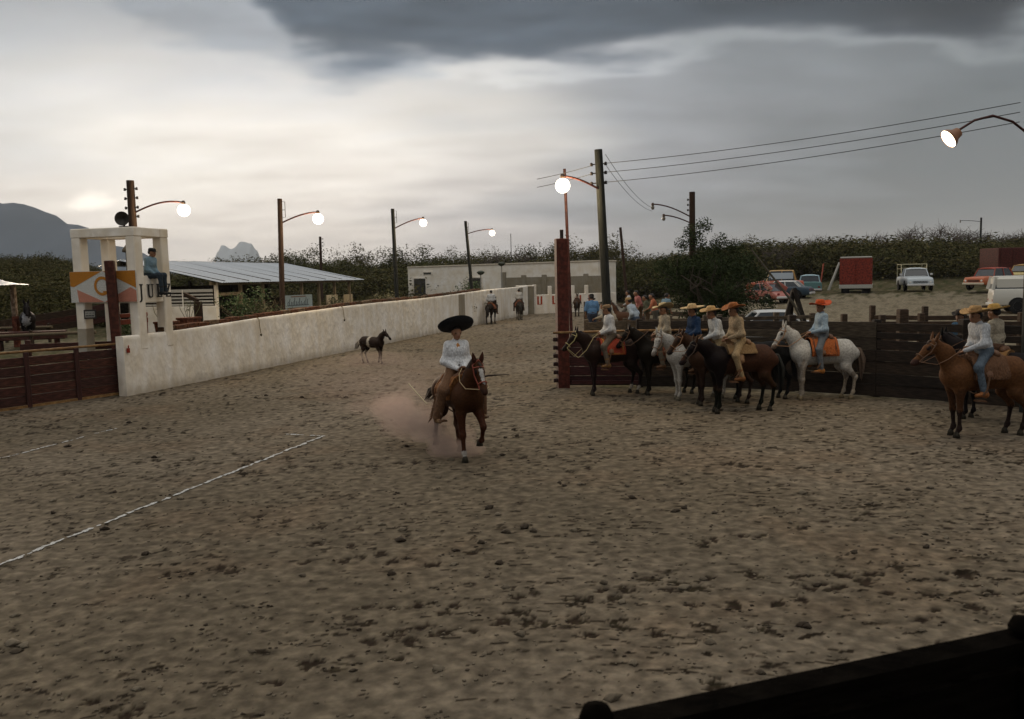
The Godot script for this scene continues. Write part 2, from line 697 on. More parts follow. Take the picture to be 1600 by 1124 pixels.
func print_at(x: float, z: float) -> float:
	var best := 0.0
	var k0 := Vector2i(floori(x / 0.25), floori(z / 0.25))
	for j in [-1, 0, 1]:
		for i in [-1, 0, 1]:
			var k := k0 + Vector2i(i, j)
			if prints.has(k):
				for m in prints[k]:
					var d: Vector2 = (Vector2(x, z) - m[0]).rotated(m[2])
					best = maxf(best, 1.0 - smoothstep(0.6, 1.1, Vector2(d.x / 1.5, d.y).length() / m[1] + fine.get_noise_2d(x * 2.5, z * 2.5) * 1.1))
	return best


func terrain() -> void:
	lay_prints()
	var angs := PackedFloat32Array()
	var nf := 620
	for i in nf:
		angs.append(deg_to_rad(lerpf(-42.0, 42.0, i / float(nf - 1))))
	for i in range(1, 46):
		angs.append(deg_to_rad(42.0 + 276.0 * i / 46.0))
	var rads := PackedFloat32Array([0.4, 1.2, 2.2, 3.2])
	var r := 4.0
	while r < 5500.0:
		rads.append(r)
		r *= 1.0 + clampf(maxf(0.0048, r / 3200.0), 0.0, 0.09)
	var na := angs.size()
	var nr := rads.size()
	var v := PackedVector3Array(); v.resize(na * nr)
	var c := PackedColorArray(); c.resize(na * nr)
	var patch := FastNoiseLite.new(); patch.seed = 17; patch.frequency = 1.3; patch.fractal_octaves = 4
	var spot := FastNoiseLite.new(); spot.seed = 18; spot.frequency = 5.2; spot.fractal_octaves = 4
	var furrow := FastNoiseLite.new(); furrow.seed = 27; furrow.frequency = 1.0; furrow.fractal_octaves = 4
	var dust := FastNoiseLite.new(); dust.seed = 19; dust.frequency = 0.09; dust.fractal_octaves = 4
	for j in nr:
		var rr := rads[j]
		for i in na:
			var x := sin(angs[i]) * rr
			var z := -cos(angs[i]) * rr
			var k := j * na + i
			v[k] = Vector3(x, ground(x, z), z)
			var col: Color
			var big := dust.get_noise_2d(x, z)
			var ring := in_ring(x, z) if rr < 90.0 else 0.0
			if rr > 300.0:
				col = Color(0.075, 0.08, 0.035)
			else:
				var n1 := patch.get_noise_2d(x, z)
				var n2 := spot.get_noise_2d(x, z)
				var dirt := Color(0.158, 0.126, 0.087).lerp(Color(0.198, 0.160, 0.116), smoothstep(-0.3, 0.4, big))
				dirt = dirt.lerp(Color(0.178, 0.128, 0.084), smoothstep(0.1, 0.5, dust.get_noise_2d(x * 3.0 + 40.0, z * 3.0)) * 0.5)
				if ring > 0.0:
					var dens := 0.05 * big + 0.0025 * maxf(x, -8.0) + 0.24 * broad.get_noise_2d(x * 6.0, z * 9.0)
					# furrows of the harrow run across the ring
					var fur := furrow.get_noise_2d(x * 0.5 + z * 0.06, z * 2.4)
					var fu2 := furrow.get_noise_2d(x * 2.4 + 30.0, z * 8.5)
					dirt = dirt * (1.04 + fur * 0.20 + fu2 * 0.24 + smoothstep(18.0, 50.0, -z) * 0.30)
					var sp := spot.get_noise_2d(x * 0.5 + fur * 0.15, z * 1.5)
					var dark := smoothstep(0.40, 0.46, sp + dens) * 1.0  # dark specks: shade in hoof holes put into the dirt colour, plus moist soil
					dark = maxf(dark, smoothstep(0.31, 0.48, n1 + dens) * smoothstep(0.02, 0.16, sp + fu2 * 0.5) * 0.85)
					dark = maxf(dark, print_at(x, z) * 0.95)  # print hollows get their shade in the colour too, over a slight real dip
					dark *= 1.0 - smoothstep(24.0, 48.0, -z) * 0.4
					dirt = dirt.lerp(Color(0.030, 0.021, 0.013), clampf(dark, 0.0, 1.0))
				if ring < 1.0:
					var u := x / maxf(-z, 1.0)
					var gcol := Color(0.095, 0.082, 0.040).lerp(Color(0.058, 0.062, 0.024), smoothstep(-0.2, 0.3, n1 + n2))
					gcol = gcol.lerp(Color(0.15, 0.125, 0.072), smoothstep(0.05, 0.35, n2 - n1 * 0.5))
					var lot := smoothstep(0.12, 0.20, u) * (1.0 - smoothstep(60.0, 66.0, -z + n1 * 7.0)) * smoothstep(18.0, 22.0, -z)
					lot = maxf(lot, (1.0 - smoothstep(6.0, 10.0, absf(x + 9.0 + (-z - 50.0) * -0.27))) * 0.0)
					var lotc := Color(0.27, 0.225, 0.155).lerp(Color(0.18, 0.148, 0.098), smoothstep(-0.1, 0.4, n1))
					gcol = gcol.lerp(lotc, lot)
					if -z < 20.0:
						gcol = dirt
					dirt = gcol.lerp(dirt, ring)
				col = dirt
				if rr > 200.0:
					col = col.lerp(Color(0.075, 0.08, 0.035), (rr - 200.0) / 100.0)
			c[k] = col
	var n := PackedVector3Array(); n.resize(na * nr)
	var ix := PackedInt32Array(); ix.resize((nr - 1) * na * 6)
	var w := 0
	for j in nr:
		for i in na:
			var k := j * na + i
			var il := j * na + (i + na - 1) % na
			var ir := j * na + (i + 1) % na
			var dn := mini(j + 1, nr - 1) * na + i
			var up := maxi(j - 1, 0) * na + i
			var nn := (v[dn] - v[up]).cross(v[ir] - v[il])
			n[k] = -nn.normalized() if nn.y < 0.0 else nn.normalized()
			if j < nr - 1:
				ix[w] = k; ix[w + 1] = ir + na; ix[w + 2] = ir
				ix[w + 3] = k; ix[w + 4] = k + na; ix[w + 5] = ir + na
				w += 6
	# close the middle
	var am := ArrayMesh.new()
	var arr := []
	arr.resize(Mesh.ARRAY_MAX)
	arr[Mesh.ARRAY_VERTEX] = v
	arr[Mesh.ARRAY_NORMAL] = n
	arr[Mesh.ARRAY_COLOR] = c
	arr[Mesh.ARRAY_INDEX] = ix
	am.add_surface_from_arrays(Mesh.PRIMITIVE_TRIANGLES, arr)
	var m := mat(Color(1, 1, 1), 0.95, "plain", true)
	m.albedo_texture = noise_tex("soil", 0.028, 0.56, 1.0, 6)
	m.uv1_triplanar = true
	m.uv1_world_triplanar = true
	m.uv1_scale = Vector3(0.29, 0.29, 0.29)
	m.normal_enabled = true
	m.normal_texture = bump_tex("soil_n", 0.03, 6.0)
	m.normal_scale = 0.45
	m.metallic_specular = 0.15
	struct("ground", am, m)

	# loose clods and crumbs kicked up over the ring
	var lump := B.new()
	var pr := []
	for q in 5:
		var ring := []
		var ph := PI * (q / 4.0)
		for s in 6:
			var a := TAU * s / 6.0
			var rad := sin(ph) * (0.75 + 0.35 * sin(a * 2.0 + q * 1.7)) + 0.01
			ring.append(Vector3(cos(a) * rad, -cos(ph) * 0.55, -sin(a) * rad))
		pr.append(ring)
	lump.loft(pr)
	var mm := MultiMesh.new()
	mm.transform_format = MultiMesh.TRANSFORM_3D
	mm.use_colors = true
	mm.mesh = lump.mesh()
	var places := []
	for q in 22000:
		var d := 4.5 + 40.0 * pow(rng.randf(), 1.6)
		var an := deg_to_rad(rng.randf_range(-40.0, 40.0))
		var x := sin(an) * d
		var z := -cos(an) * d
		var n1 := patch.get_noise_2d(x, z) + 0.006 * x
		if in_ring(x, z) < 0.5 or rng.randf() > 0.18 + smoothstep(0.05, 0.4, n1) * 0.8:
			continue
		var s := rng.randf_range(0.006, 0.022) * (1.0 + (2.2 if rng.randf() < 0.06 else 0.0))
		places.append([Transform3D(Basis.from_euler(Vector3(rng.randf() * 0.5, rng.randf() * TAU, rng.randf() * 0.5)).scaled(Vector3(s * 1.3, s, s)), Vector3(x, ground(x, z) + s * 0.25, z)), Color(0.13, 0.105, 0.073).lerp(Color(0.03, 0.021, 0.013), clampf(smoothstep(0.1, 0.4, n1) + rng.randf_range(-0.4, 0.4), 0.0, 1.0))])
	mm.instance_count = places.size()
	for q in places.size():
		mm.set_instance_transform(q, places[q][0])
		mm.set_instance_color(q, places[q][1])
	var mi := MultiMeshInstance3D.new()
	mi.name = "dirt_clods"
	mi.multimesh = mm
	mi.material_override = mat(Color(1, 1, 1), 0.95, "plain", true)
	tag(mi, "loose dark clods and crumbs of dirt strewn over the trodden ring", "dirt", "", "stuff")
	add_child(mi)

	# chalk lines, trodden and broken
	var ch := mat(Color(0.62, 0.61, 0.58), 0.95, "grain")
	for ln in [[Vector2(-6.45, -7.7), Vector2(-3.95, -17.0), 1.0], [Vector2(-3.95, -17.0), Vector2(-4.95, -17.3), 0.85], [Vector2(-9.9, -14.6), Vector2(-8.9, -18.6), 0.75]]:
		var b := B.new()
		var a: Vector2 = ln[0]
		var e: Vector2 = ln[1]
		var steps := int((e - a).length() / 0.05)
		var side := (e - a).orthogonal().normalized()
		for q in steps:
			var p := a.lerp(e, q / float(steps))
			var keep: float = smoothstep(-0.45, 0.05, spot.get_noise_2d(p.x * 1.3 + 9.0, p.y * 1.3)) * ln[2]
			if rng.randf() > keep:
				continue
			var hw := rng.randf_range(0.012, 0.034) * sqrt(ln[2])
			var off := rng.randf_range(-0.012, 0.012)
			var d := (e - a).normalized() * rng.randf_range(0.03, 0.06)
			var cs := []
			for s in [[-1, -1], [1, -1], [1.2, 0.2], [0.6, 1], [-0.8, 1.1], [-1.2, 0.1]]:
				var w2: Vector2 = p + side * (s[0] * hw + off) + d * (s[1] * 0.9)
				cs.append(Vector3(w2.x, ground(w2.x, w2.y) + 0.012, w2.y))
			for s in range(1, 5):
				if (cs[s] - cs[0]).cross(cs[s + 1] - cs[0]).y > 0.0:
					b.tri(cs[0], cs[s], cs[s + 1])
				else:
					b.tri(cs[0], cs[s + 1], cs[s])
		struct("chalk_line", b, ch)

	# far mountains; distance haze is put into their bluish, pale tones besides the fog
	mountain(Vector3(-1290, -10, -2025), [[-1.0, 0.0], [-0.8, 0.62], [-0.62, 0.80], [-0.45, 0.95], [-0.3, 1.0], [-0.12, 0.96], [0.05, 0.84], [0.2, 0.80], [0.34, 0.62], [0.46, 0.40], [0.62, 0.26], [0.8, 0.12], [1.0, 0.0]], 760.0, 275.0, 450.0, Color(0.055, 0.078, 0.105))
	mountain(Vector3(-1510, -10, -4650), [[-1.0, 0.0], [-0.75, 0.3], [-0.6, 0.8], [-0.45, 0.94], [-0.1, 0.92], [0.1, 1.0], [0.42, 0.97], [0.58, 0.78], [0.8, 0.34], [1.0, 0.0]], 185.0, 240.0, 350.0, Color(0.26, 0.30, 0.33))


func mountain(at: Vector3, prof: Array, half: float, high: float, deep: float, tone: Color) -> void:
	var b := B.new()
	var f := FastNoiseLite.new()
	f.seed = int(half)
	f.frequency = 0.004
	f.fractal_octaves = 5
	var rings := []
	for i in 61:
		var t := -1.0 + 2.0 * i / 60.0
		var q := 0
		while q < prof.size() - 2 and t > prof[q + 1][0]:
			q += 1
		var hh: float = lerpf(prof[q][1], prof[q + 1][1], smoothstep(prof[q][0], prof[q + 1][0], t)) * high
		hh *= 1.0 + 0.06 * f.get_noise_1d(t * half * 1.5)
		var ring := []
		for s in 17:
			var w := -1.0 + s / 8.0
			var fall := 1.0 - pow(absf(w), 0.85)
			var x := t * half
			var z := -w * deep
			ring.append(at + Vector3(x, hh * fall * (1.0 + 0.28 * f.get_noise_2d(x * 1.5, z * 1.5) * (1.0 - fall * 0.75)) - 8.0, z))
		rings.append(ring)
	b.loft(rings, false, false)
	struct("mountain", b, mat(tone, 1.0, "plain"))


# ------------------------------------------------------------------ the long white wall of the lane
const DW := Vector3(0.2625, 0, -0.9649)
const NW := Vector3(0.9649, 0, 0.2625)


func wp(s: float, off: float, y: float) -> Vector3:
	return Vector3(-11.16, y, -23.86) + DW * s + NW * off


func wall_top(s: float) -> float:
	return 1.74 + 0.62 * clampf(s / 48.0, 0.0, 1.0) + 0.10 * smoothstep(1.0, 8.0, s) - 0.03 * sin(s * 0.31)


func ring_wall() -> void:
	var white := mat(Color(0.82, 0.775, 0.725), 0.9, "plaster")
	var wall := thing("lane_wall", "long whitewashed wall along the left side of the riding lane", "wall")
	var b := B.new()
	var rings := []
	for i in 481:
		var s := 48.0 * i / 480.0
		var t := wall_top(s)
		var wob := 0.012 * sin(s * 1.7) + 0.01 * sin(s * 4.1)
		var ring := [wp(s, -0.26, -0.2)]
		for q in [-0.2, 0.02, 0.1, 0.2, 0.32, 0.5, 0.75, 1.0, 1.25, 1.5]:
			ring.append(wp(s, wob * (0.3 + 0.7 * smoothstep(0.0, 1.0, q)), q if q < 1.5 else t - 0.12))
		ring.append_array([wp(s, 0.0, t - 0.03), wp(s, -0.04, t), wp(s, -0.26, t)])
		rings.append(ring)
	b.loft(rings)
	# weather: mud splashed along the foot, drips from the coping, blotches of old damp
	var st := FastNoiseLite.new(); st.seed = 61; st.frequency = 1.0; st.fractal_octaves = 5
	for i in b.v.size():
		var p := b.v[i] - Vector3(-11.16, 0, -23.86)
		var s := p.dot(DW)
		var y := b.v[i].y
		var damp := smoothstep(0.10, 0.55, st.get_noise_2d(s * 0.5, y * 0.8)) * 0.14
		var drip := smoothstep(0.12, 0.5, st.get_noise_2d(s * 3.2, y * 0.18 + 20.0)) * smoothstep(0.3, 1.0, y / wall_top(s)) * 0.22
		var mud := smoothstep(0.42, 0.0, y - 0.16 * st.get_noise_2d(s * 1.6, 50.0) - 0.08 * st.get_noise_2d(s * 7.0, 90.0)) * 0.55
		b.c[i] = Color(0.86, 0.83, 0.79).lerp(Color(0.46, 0.40, 0.32), clampf(damp + drip, 0.0, 0.5)).lerp(Color(0.26, 0.21, 0.15), mud)
	obj("wall_face", b, mat(Color(1, 1, 1), 0.9, "plaster", true), wall)
	# darker rendered strips where the wall was patched
	var grey := mat(Color(0.30, 0.27, 0.22), 0.95, "plaster")
	for s in [[30.5, 1.1], [45.6, 1.2]]:
		var p := B.new()
		p.cbox(wp(s[0], 0.03, wall_top(s[0]) * 0.5 - 0.06), Vector3(s[1], wall_top(s[0]) - 0.02, 0.05), 0.012, Basis(DW, Vector3.UP, -NW))
		obj("patched_strip", p, grey, wall)
	# brick coping laid along the back of the wall top
	var reds := [mat(Color(0.16, 0.065, 0.030), 0.95, "rust"), mat(Color(0.20, 0.10, 0.05), 0.95, "rust"), mat(Color(0.12, 0.075, 0.04), 0.95, "rust"), mat(Color(0.22, 0.15, 0.09), 0.95, "rust")]
	var forms := []
	for q in 3:
		var f := B.new()
		f.cbox(Vector3.ZERO, Vector3(0.575, 0.15, 0.24), 0.02)
		forms.append(f.mesh())
	var s0 := 2.15
	var cnt := 0
	while s0 < 35.0:
		var o := obj("coping_brick", forms[cnt % 3], reds[0 if s0 < 9.0 and rng.randf() < 0.7 else rng.randi() % 4], wall)
		o.transform = Transform3D(Basis(DW, Vector3.UP, -NW) * Basis.from_euler(Vector3(rng.randf_range(-0.05, 0.05), rng.randf_range(-0.03, 0.03), rng.randf_range(-0.03, 0.03))), wp(s0, -0.19 + rng.randf_range(-0.015, 0.015), wall_top(s0) + 0.065 + rng.randf_range(-0.02, 0.02)))
		s0 += 0.59
		cnt += 1
	var tap := B.new()
	tap.cbox(wp(0.12, 0.05, 1.33), Vector3(0.09, 0.14, 0.06), 0.01, Basis(DW, Vector3.UP, -NW))
	tap.tube([wp(0.12, 0.06, 1.42), wp(0.05, 0.13, 1.47)], 0.02)
	obj("red_hasp", tap, mat(Color(0.45, 0.05, 0.02), 0.6, "rust"), wall)
	# two cords hanging down the face
	for q in [[7.0, 0.62, "frayed cord with a weight, nearest of two hanging down the white wall"], [13.8, 0.6, "short thin cord with a knot, hanging on the white wall farther from the tower"]]:
		var c := thing("hanging_cord", q[2], "cord", Vector3.ZERO, 0.0, "cords on the white wall")
		var t := wall_top(q[0])
		var rope := B.new()
		rope.tube([wp(q[0], -0.05, t + 0.012), wp(q[0], 0.05, t - 0.02), wp(q[0] + 0.02, 0.06, t - q[1] * 0.5), wp(q[0] + 0.07, 0.065, t - q[1])], 0.014, 5)
		obj("rope", rope, mat(Color(0.30, 0.22, 0.10), 0.9, "grain"), c)
		var k := B.new()
		k.lathe([Vector2(0.0, -0.06), Vector2(0.035, -0.03), Vector2(0.04, 0.02), Vector2(0.0, 0.06)], Transform3D(Basis(), wp(q[0] + 0.07, 0.065, t - q[1])), 8)
		obj("weight", k, mat(Color(0.05, 0.04, 0.02), 0.8), c)

	# end of the lane: a grey rendered panel, then the low white wall with red letters
	var g := thing("end_wall", "grey rendered wall panel closing the far end of the lane", "wall")
	b = B.new()
	b.cbox(Vector3(1.25, 1.1, -71.0), Vector3(1.5, 2.5, 0.28), 0.03, Basis(Vector3.UP, -0.30))
	obj("panel", b, mat(Color(0.23, 0.21, 0.17), 0.95, "plaster"), g)
	b = B.new()
	b.cbox(Vector3(1.25, 2.41, -71.0), Vector3(1.6, 0.12, 0.36), 0.03, Basis(Vector3.UP, -0.30))
	obj("cap", b, white, g)
	var lw := thing("lettered_wall", "low white wall with square white posts and big red letters", "wall")
	var a := Vector3(1.95, 0, -71.6)
	var e := Vector3(9.4, 0, -74.6)
	var d := (e - a).normalized()
	var bs := Basis(d, Vector3.UP, d.cross(Vector3.UP))
	var nn := d.cross(Vector3.UP)
	b = B.new()
	b.cbox((a + e) * 0.5 + Vector3(0, 0.75, 0), Vector3((e - a).length(), 1.75, 0.25), 0.03, bs)
	obj("wall_face", b, white, lw)
	for s in [0.1, 1.55, 3.75, 5.1]:
		b = B.new()
		var hh: float = 2.5 if s == 0.1 else 2.35
		b.cbox(a + d * s + Vector3(0, hh * 0.5, 0), Vector3(0.26, hh, 0.32), 0.025, bs)
		obj("wall_post", b, white, lw)
	var red := mat(Color(0.52, 0.075, 0.025), 0.85, "grain")
	# U, L, I, L as far as the posts and horses leave them in view
	for L in [[0.30, [[0.0, 0.16, 0.72], [0.32, 0.16, 0.72], [0.16, 0.17, 0.06]]], [1.72, [[0.0, 0.17, 0.72], [0.16, 0.12, 0.10]]], [4.35, [[0.0, 0.17, 0.72]]], [5.2, [[0.0, 0.17, 0.72], [0.17, 0.22, 0.14]]]]:
		b = B.new()
		for r in L[1]:
			b.box(a + d * (L[0] + r[0] + r[1] * 0.5) + Vector3(0, 0.78 + r[2] * 0.5, 0) + nn * 0.128, Vector3(r[1] - 0.002, r[2], 0.012), bs)
		obj("letter", b, red, lw)


# ------------------------------------------------------------------ the judges' tower
func tower() -> void:
	var white := mat(Color(0.83, 0.79, 0.73), 0.9, "plaster")
	var stain := mat(Color(0.36, 0.33, 0.28), 0.95, "plaster")
	var t := thing("judges_tower", "square white concrete judges' tower of four posts beside the lane wall", "tower")
	var fr := Basis(DW, Vector3.UP, -NW)
	var post := func(s: float, off: float, lo: float) -> void:
		var b := B.new()
		b.cbox(wp(s, off, (lo + 4.64) * 0.5), Vector3(0.34, 4.64 - lo, 0.32), 0.025, fr)
		obj("post", b, white, t)
	post.call(0.87, -0.14, 1.3)
	post.call(2.05, -0.14, 1.3)
	post.call(0.87, -2.06, 0.8)
	post.call(2.05, -2.06, 0.8)
	for s in [0.87, 2.05]:
		var b := B.new()
		b.cbox(wp(s, -1.10, 4.77), Vector3(0.35, 0.27, 2.26), 0.02, fr)
		obj("roof_beam", b, white, t)
	for off in [-0.141, -2.059]:
		var b := B.new()
		b.cbox(wp(1.46, off, 4.769), Vector3(0.83, 0.264, 0.31), 0.02, fr)
		obj("roof_beam", b, white, t)
	var fl := B.new()
	fl.box(wp(1.46, -1.10, 2.76), Vector3(1.14, 0.12, 1.88), fr)
	obj("floor_slab", fl, white, t)
	for q in [[1.46, -0.13, 0.835, 0.24], [1.46, -2.07, 0.835, 0.16]]:
		var b := B.new()
		b.cbox(wp(q[0], q[1], 3.08), Vector3(q[2], 0.80, q[3]), 0.02, fr)
		obj("parapet", b, white, t)
	for s in [0.87, 2.05]:
		var b := B.new()
		b.cbox(wp(s, -1.10, 3.08), Vector3(0.22, 0.80, 1.595), 0.02, fr)
		obj("parapet", b, white, t)
	var low := B.new()
	low.cbox(wp(0.87, -2.06, 1.52), Vector3(0.348, 0.85, 0.328), 0.02, fr)
	obj("grey_plinth", low, stain, t)
	# JUEZ, painted on the parapet below the man's foot
	var black := mat(Color(0.015, 0.013, 0.012), 0.8)
	var f := SystemFont.new()
	f.font_names = PackedStringArray(["Droid Serif"])
	f.font_weight = 700
	var k := 0
	for ch in ["J", "U", "E", "Z"]:
		var tm := TextMesh.new()
		tm.text = ch
		tm.font = f
		tm.font_size = 64
		tm.pixel_size = 0.0088
		tm.depth = 0.01
		var o := obj("letter", tm, black, t)
		o.transform = Transform3D(Basis(DW, Vector3.UP, NW) * Basis.from_scale(Vector3(0.72, 1, 1)), wp(0.86 + k * 0.40, 0.026, 3.02))
		k += 1

	# the advertising board across the front of the tower
	var sg := thing("advertising_board", "orange, pink and white board with a diamond and a round emblem on the tower", "sign")
	var fx := -DW  # out of the board
	var at := func(u: float, v: float, out: float) -> Vector3:  # u 0 left .. 1 right, v 0 bottom .. 1 top
		return wp(0.665, lerpf(-2.28, 0.05, u), lerpf(2.72, 3.64, v)) + fx * out
	var bd := B.new()
	bd.box(at.call(0.5, 0.5, 0.02), Vector3(2.33, 0.92, 0.03), Basis(NW, Vector3.UP, fx))
	obj("board", bd, mat(Color(0.78, 0.76, 0.69), 0.7, "grain"), sg)
	var orange := mat(Color(0.62, 0.24, 0.02), 0.7, "grain")
	var pink := mat(Color(0.70, 0.29, 0.19), 0.7, "grain")
	var poly := func(pts: Array, out: float, m: Material, called: String) -> void:
		var b := B.new()
		var front := []
		var back := []
		for p in pts:
			front.append(at.call(p[0], p[1], out))
			back.append(at.call(p[0], p[1], 0.036))
		for i in range(1, pts.size() - 1):
			b.tri(front[0], front[i], front[i + 1])
		for i in pts.size():
			var j := (i + 1) % pts.size()
			b.quad(back[i], back[j], front[j], front[i])
		obj(called, b, m, sg)
	poly.call([[0.003, 0.995], [0.003, 0.53], [0.055, 0.50], [0.49, 0.99]], 0.040, orange, "orange_field")
	poly.call([[0.997, 0.995], [0.51, 0.99], [0.91, 0.54], [0.997, 0.44]], 0.040, orange, "orange_field")
	poly.call([[0.10, 0.42], [0.12, 0.005], [0.48, 0.005], [0.50, 0.02]], 0.040, pink, "pink_field")
	poly.call([[0.52, 0.02], [0.54, 0.005], [0.997, 0.005], [0.997, 0.36], [0.915, 0.47]], 0.040, pink, "pink_field")
	var em := B.new()
	var cen := Vector2(0.49, 0.52)
	var pts := []
	for i in 25:
		var ang := deg_to_rad(40.0 + 285.0 * i / 24.0)
		pts.append([cos(ang), sin(ang)])
	for i in 24:
		var q := []
		for o in [0.040, 0.044]:
			for r in [0.285, 0.20]:
				for w in [pts[i], pts[i + 1]]:
					q.append(at.call(cen.x + w[0] * r / 2.33, cen.y + w[1] * r / 0.92, o))
		em.quad(q[4], q[5], q[7], q[6])
		em.quad(q[0], q[1], q[5], q[4])
		em.quad(q[2], q[6], q[7], q[3])
	for o in [[0.50, 0.25, 0.58, 0.36]]:
		em.quad(at.call(o[0], o[1], 0.045), at.call(o[2], o[1], 0.045), at.call(o[2], o[3], 0.045), at.call(o[0], o[3], 0.045))
	obj("emblem", em, orange, sg)

	# horn loudspeaker on the corner of the roof
	var ls := thing("loudspeaker", "round dark horn loudspeaker on the corner of the white tower", "loudspeaker", wp(0.80, -0.42, 4.905), 0.0)
	var turn := Basis.looking_at(Vector3(-0.1, 0.0, -1.0), Vector3.UP) * Basis(Vector3.RIGHT, -PI / 2)
	var hb := B.new()
	hb.lathe([Vector2(0.0, 0.30), Vector2(0.07, 0.30), Vector2(0.075, 0.16), Vector2(0.10, 0.10), Vector2(0.15, 0.04), Vector2(0.205, -0.02), Vector2(0.21, -0.035), Vector2(0.19, -0.03), Vector2(0.09, 0.05), Vector2(0.0, 0.09)], Transform3D(turn, Vector3(0, 0.25, 0)), 20)
	obj("horn", hb, mat(Color(0.06, 0.055, 0.045), 0.5, "rust"), ls)
	var br := B.new()
	br.beam(Vector3(0, 0.0, -0.1), Vector3(0, 0.2, -0.1), 0.05, 0.03)
	br.beam(Vector3(-0.14, 0.02, -0.1), Vector3(0.14, 0.02, -0.1), 0.10, 0.04)
	obj("bracket", br, mat(Color(0.07, 0.06, 0.05), 0.6, "rust"), ls)

	# stone pillar with a pointed cap behind the tower
	var pl := thing("stone_pillar", "slim stone pillar with a pointed cap seen through the tower", "pillar", on(-16.2, -36.0))
	var pb := B.new()
	pb.lathe([Vector2(0.30, -0.2), Vector2(0.28, 2.2), Vector2(0.26, 3.6)], Transform3D(), 10)
	obj("shaft", pb, mat(Color(0.26, 0.22, 0.16), 0.95, "rust"), pl)
	pb = B.new()
	pb.lathe([Vector2(0.26, 3.60), Vector2(0.40, 3.62), Vector2(0.39, 3.72), Vector2(0.22, 3.95), Vector2(0.10, 4.1), Vector2(0.0, 4.13)], Transform3D(), 10)
	obj("cap", pb, mat(Color(0.17, 0.14, 0.09), 0.95, "rust"), pl)


# ------------------------------------------------------------------ gates
func planks(parent: Node3D, a: Vector3, e: Vector3, y0: float, hs: Array, gap: float, thick: float, mats: Array, out := 0.0, wob := 0.006, called := "plank") -> void:
	var d := Vector3(e.x - a.x, 0, e.z - a.z)
	var ln := d.length()
	d /= ln
	var nn := d.cross(Vector3.UP)
	var y := y0
	for i in hs.size():
		var b := B.new()
		b.cbox(Vector3.ZERO, Vector3(ln - 0.01, hs[i] - gap, thick), 0.008)
		var o := obj(called, b, mats[(i + int(absf(a.x * 7.0))) % mats.size()], parent)
		var slope := (e.y - a.y) / ln
		o.transform = Transform3D(Basis(d, Vector3.UP, nn) * Basis(Vector3(0, 0, 1), atan(slope) + rng.randf_range(-wob, wob)), (a + e) * 0.5 + Vector3(0, y + hs[i] * 0.5, 0) + nn * (out + rng.randf_range(-0.006, 0.006) + (0.02 if i % 2 else 0.0)))
		y += hs[i]


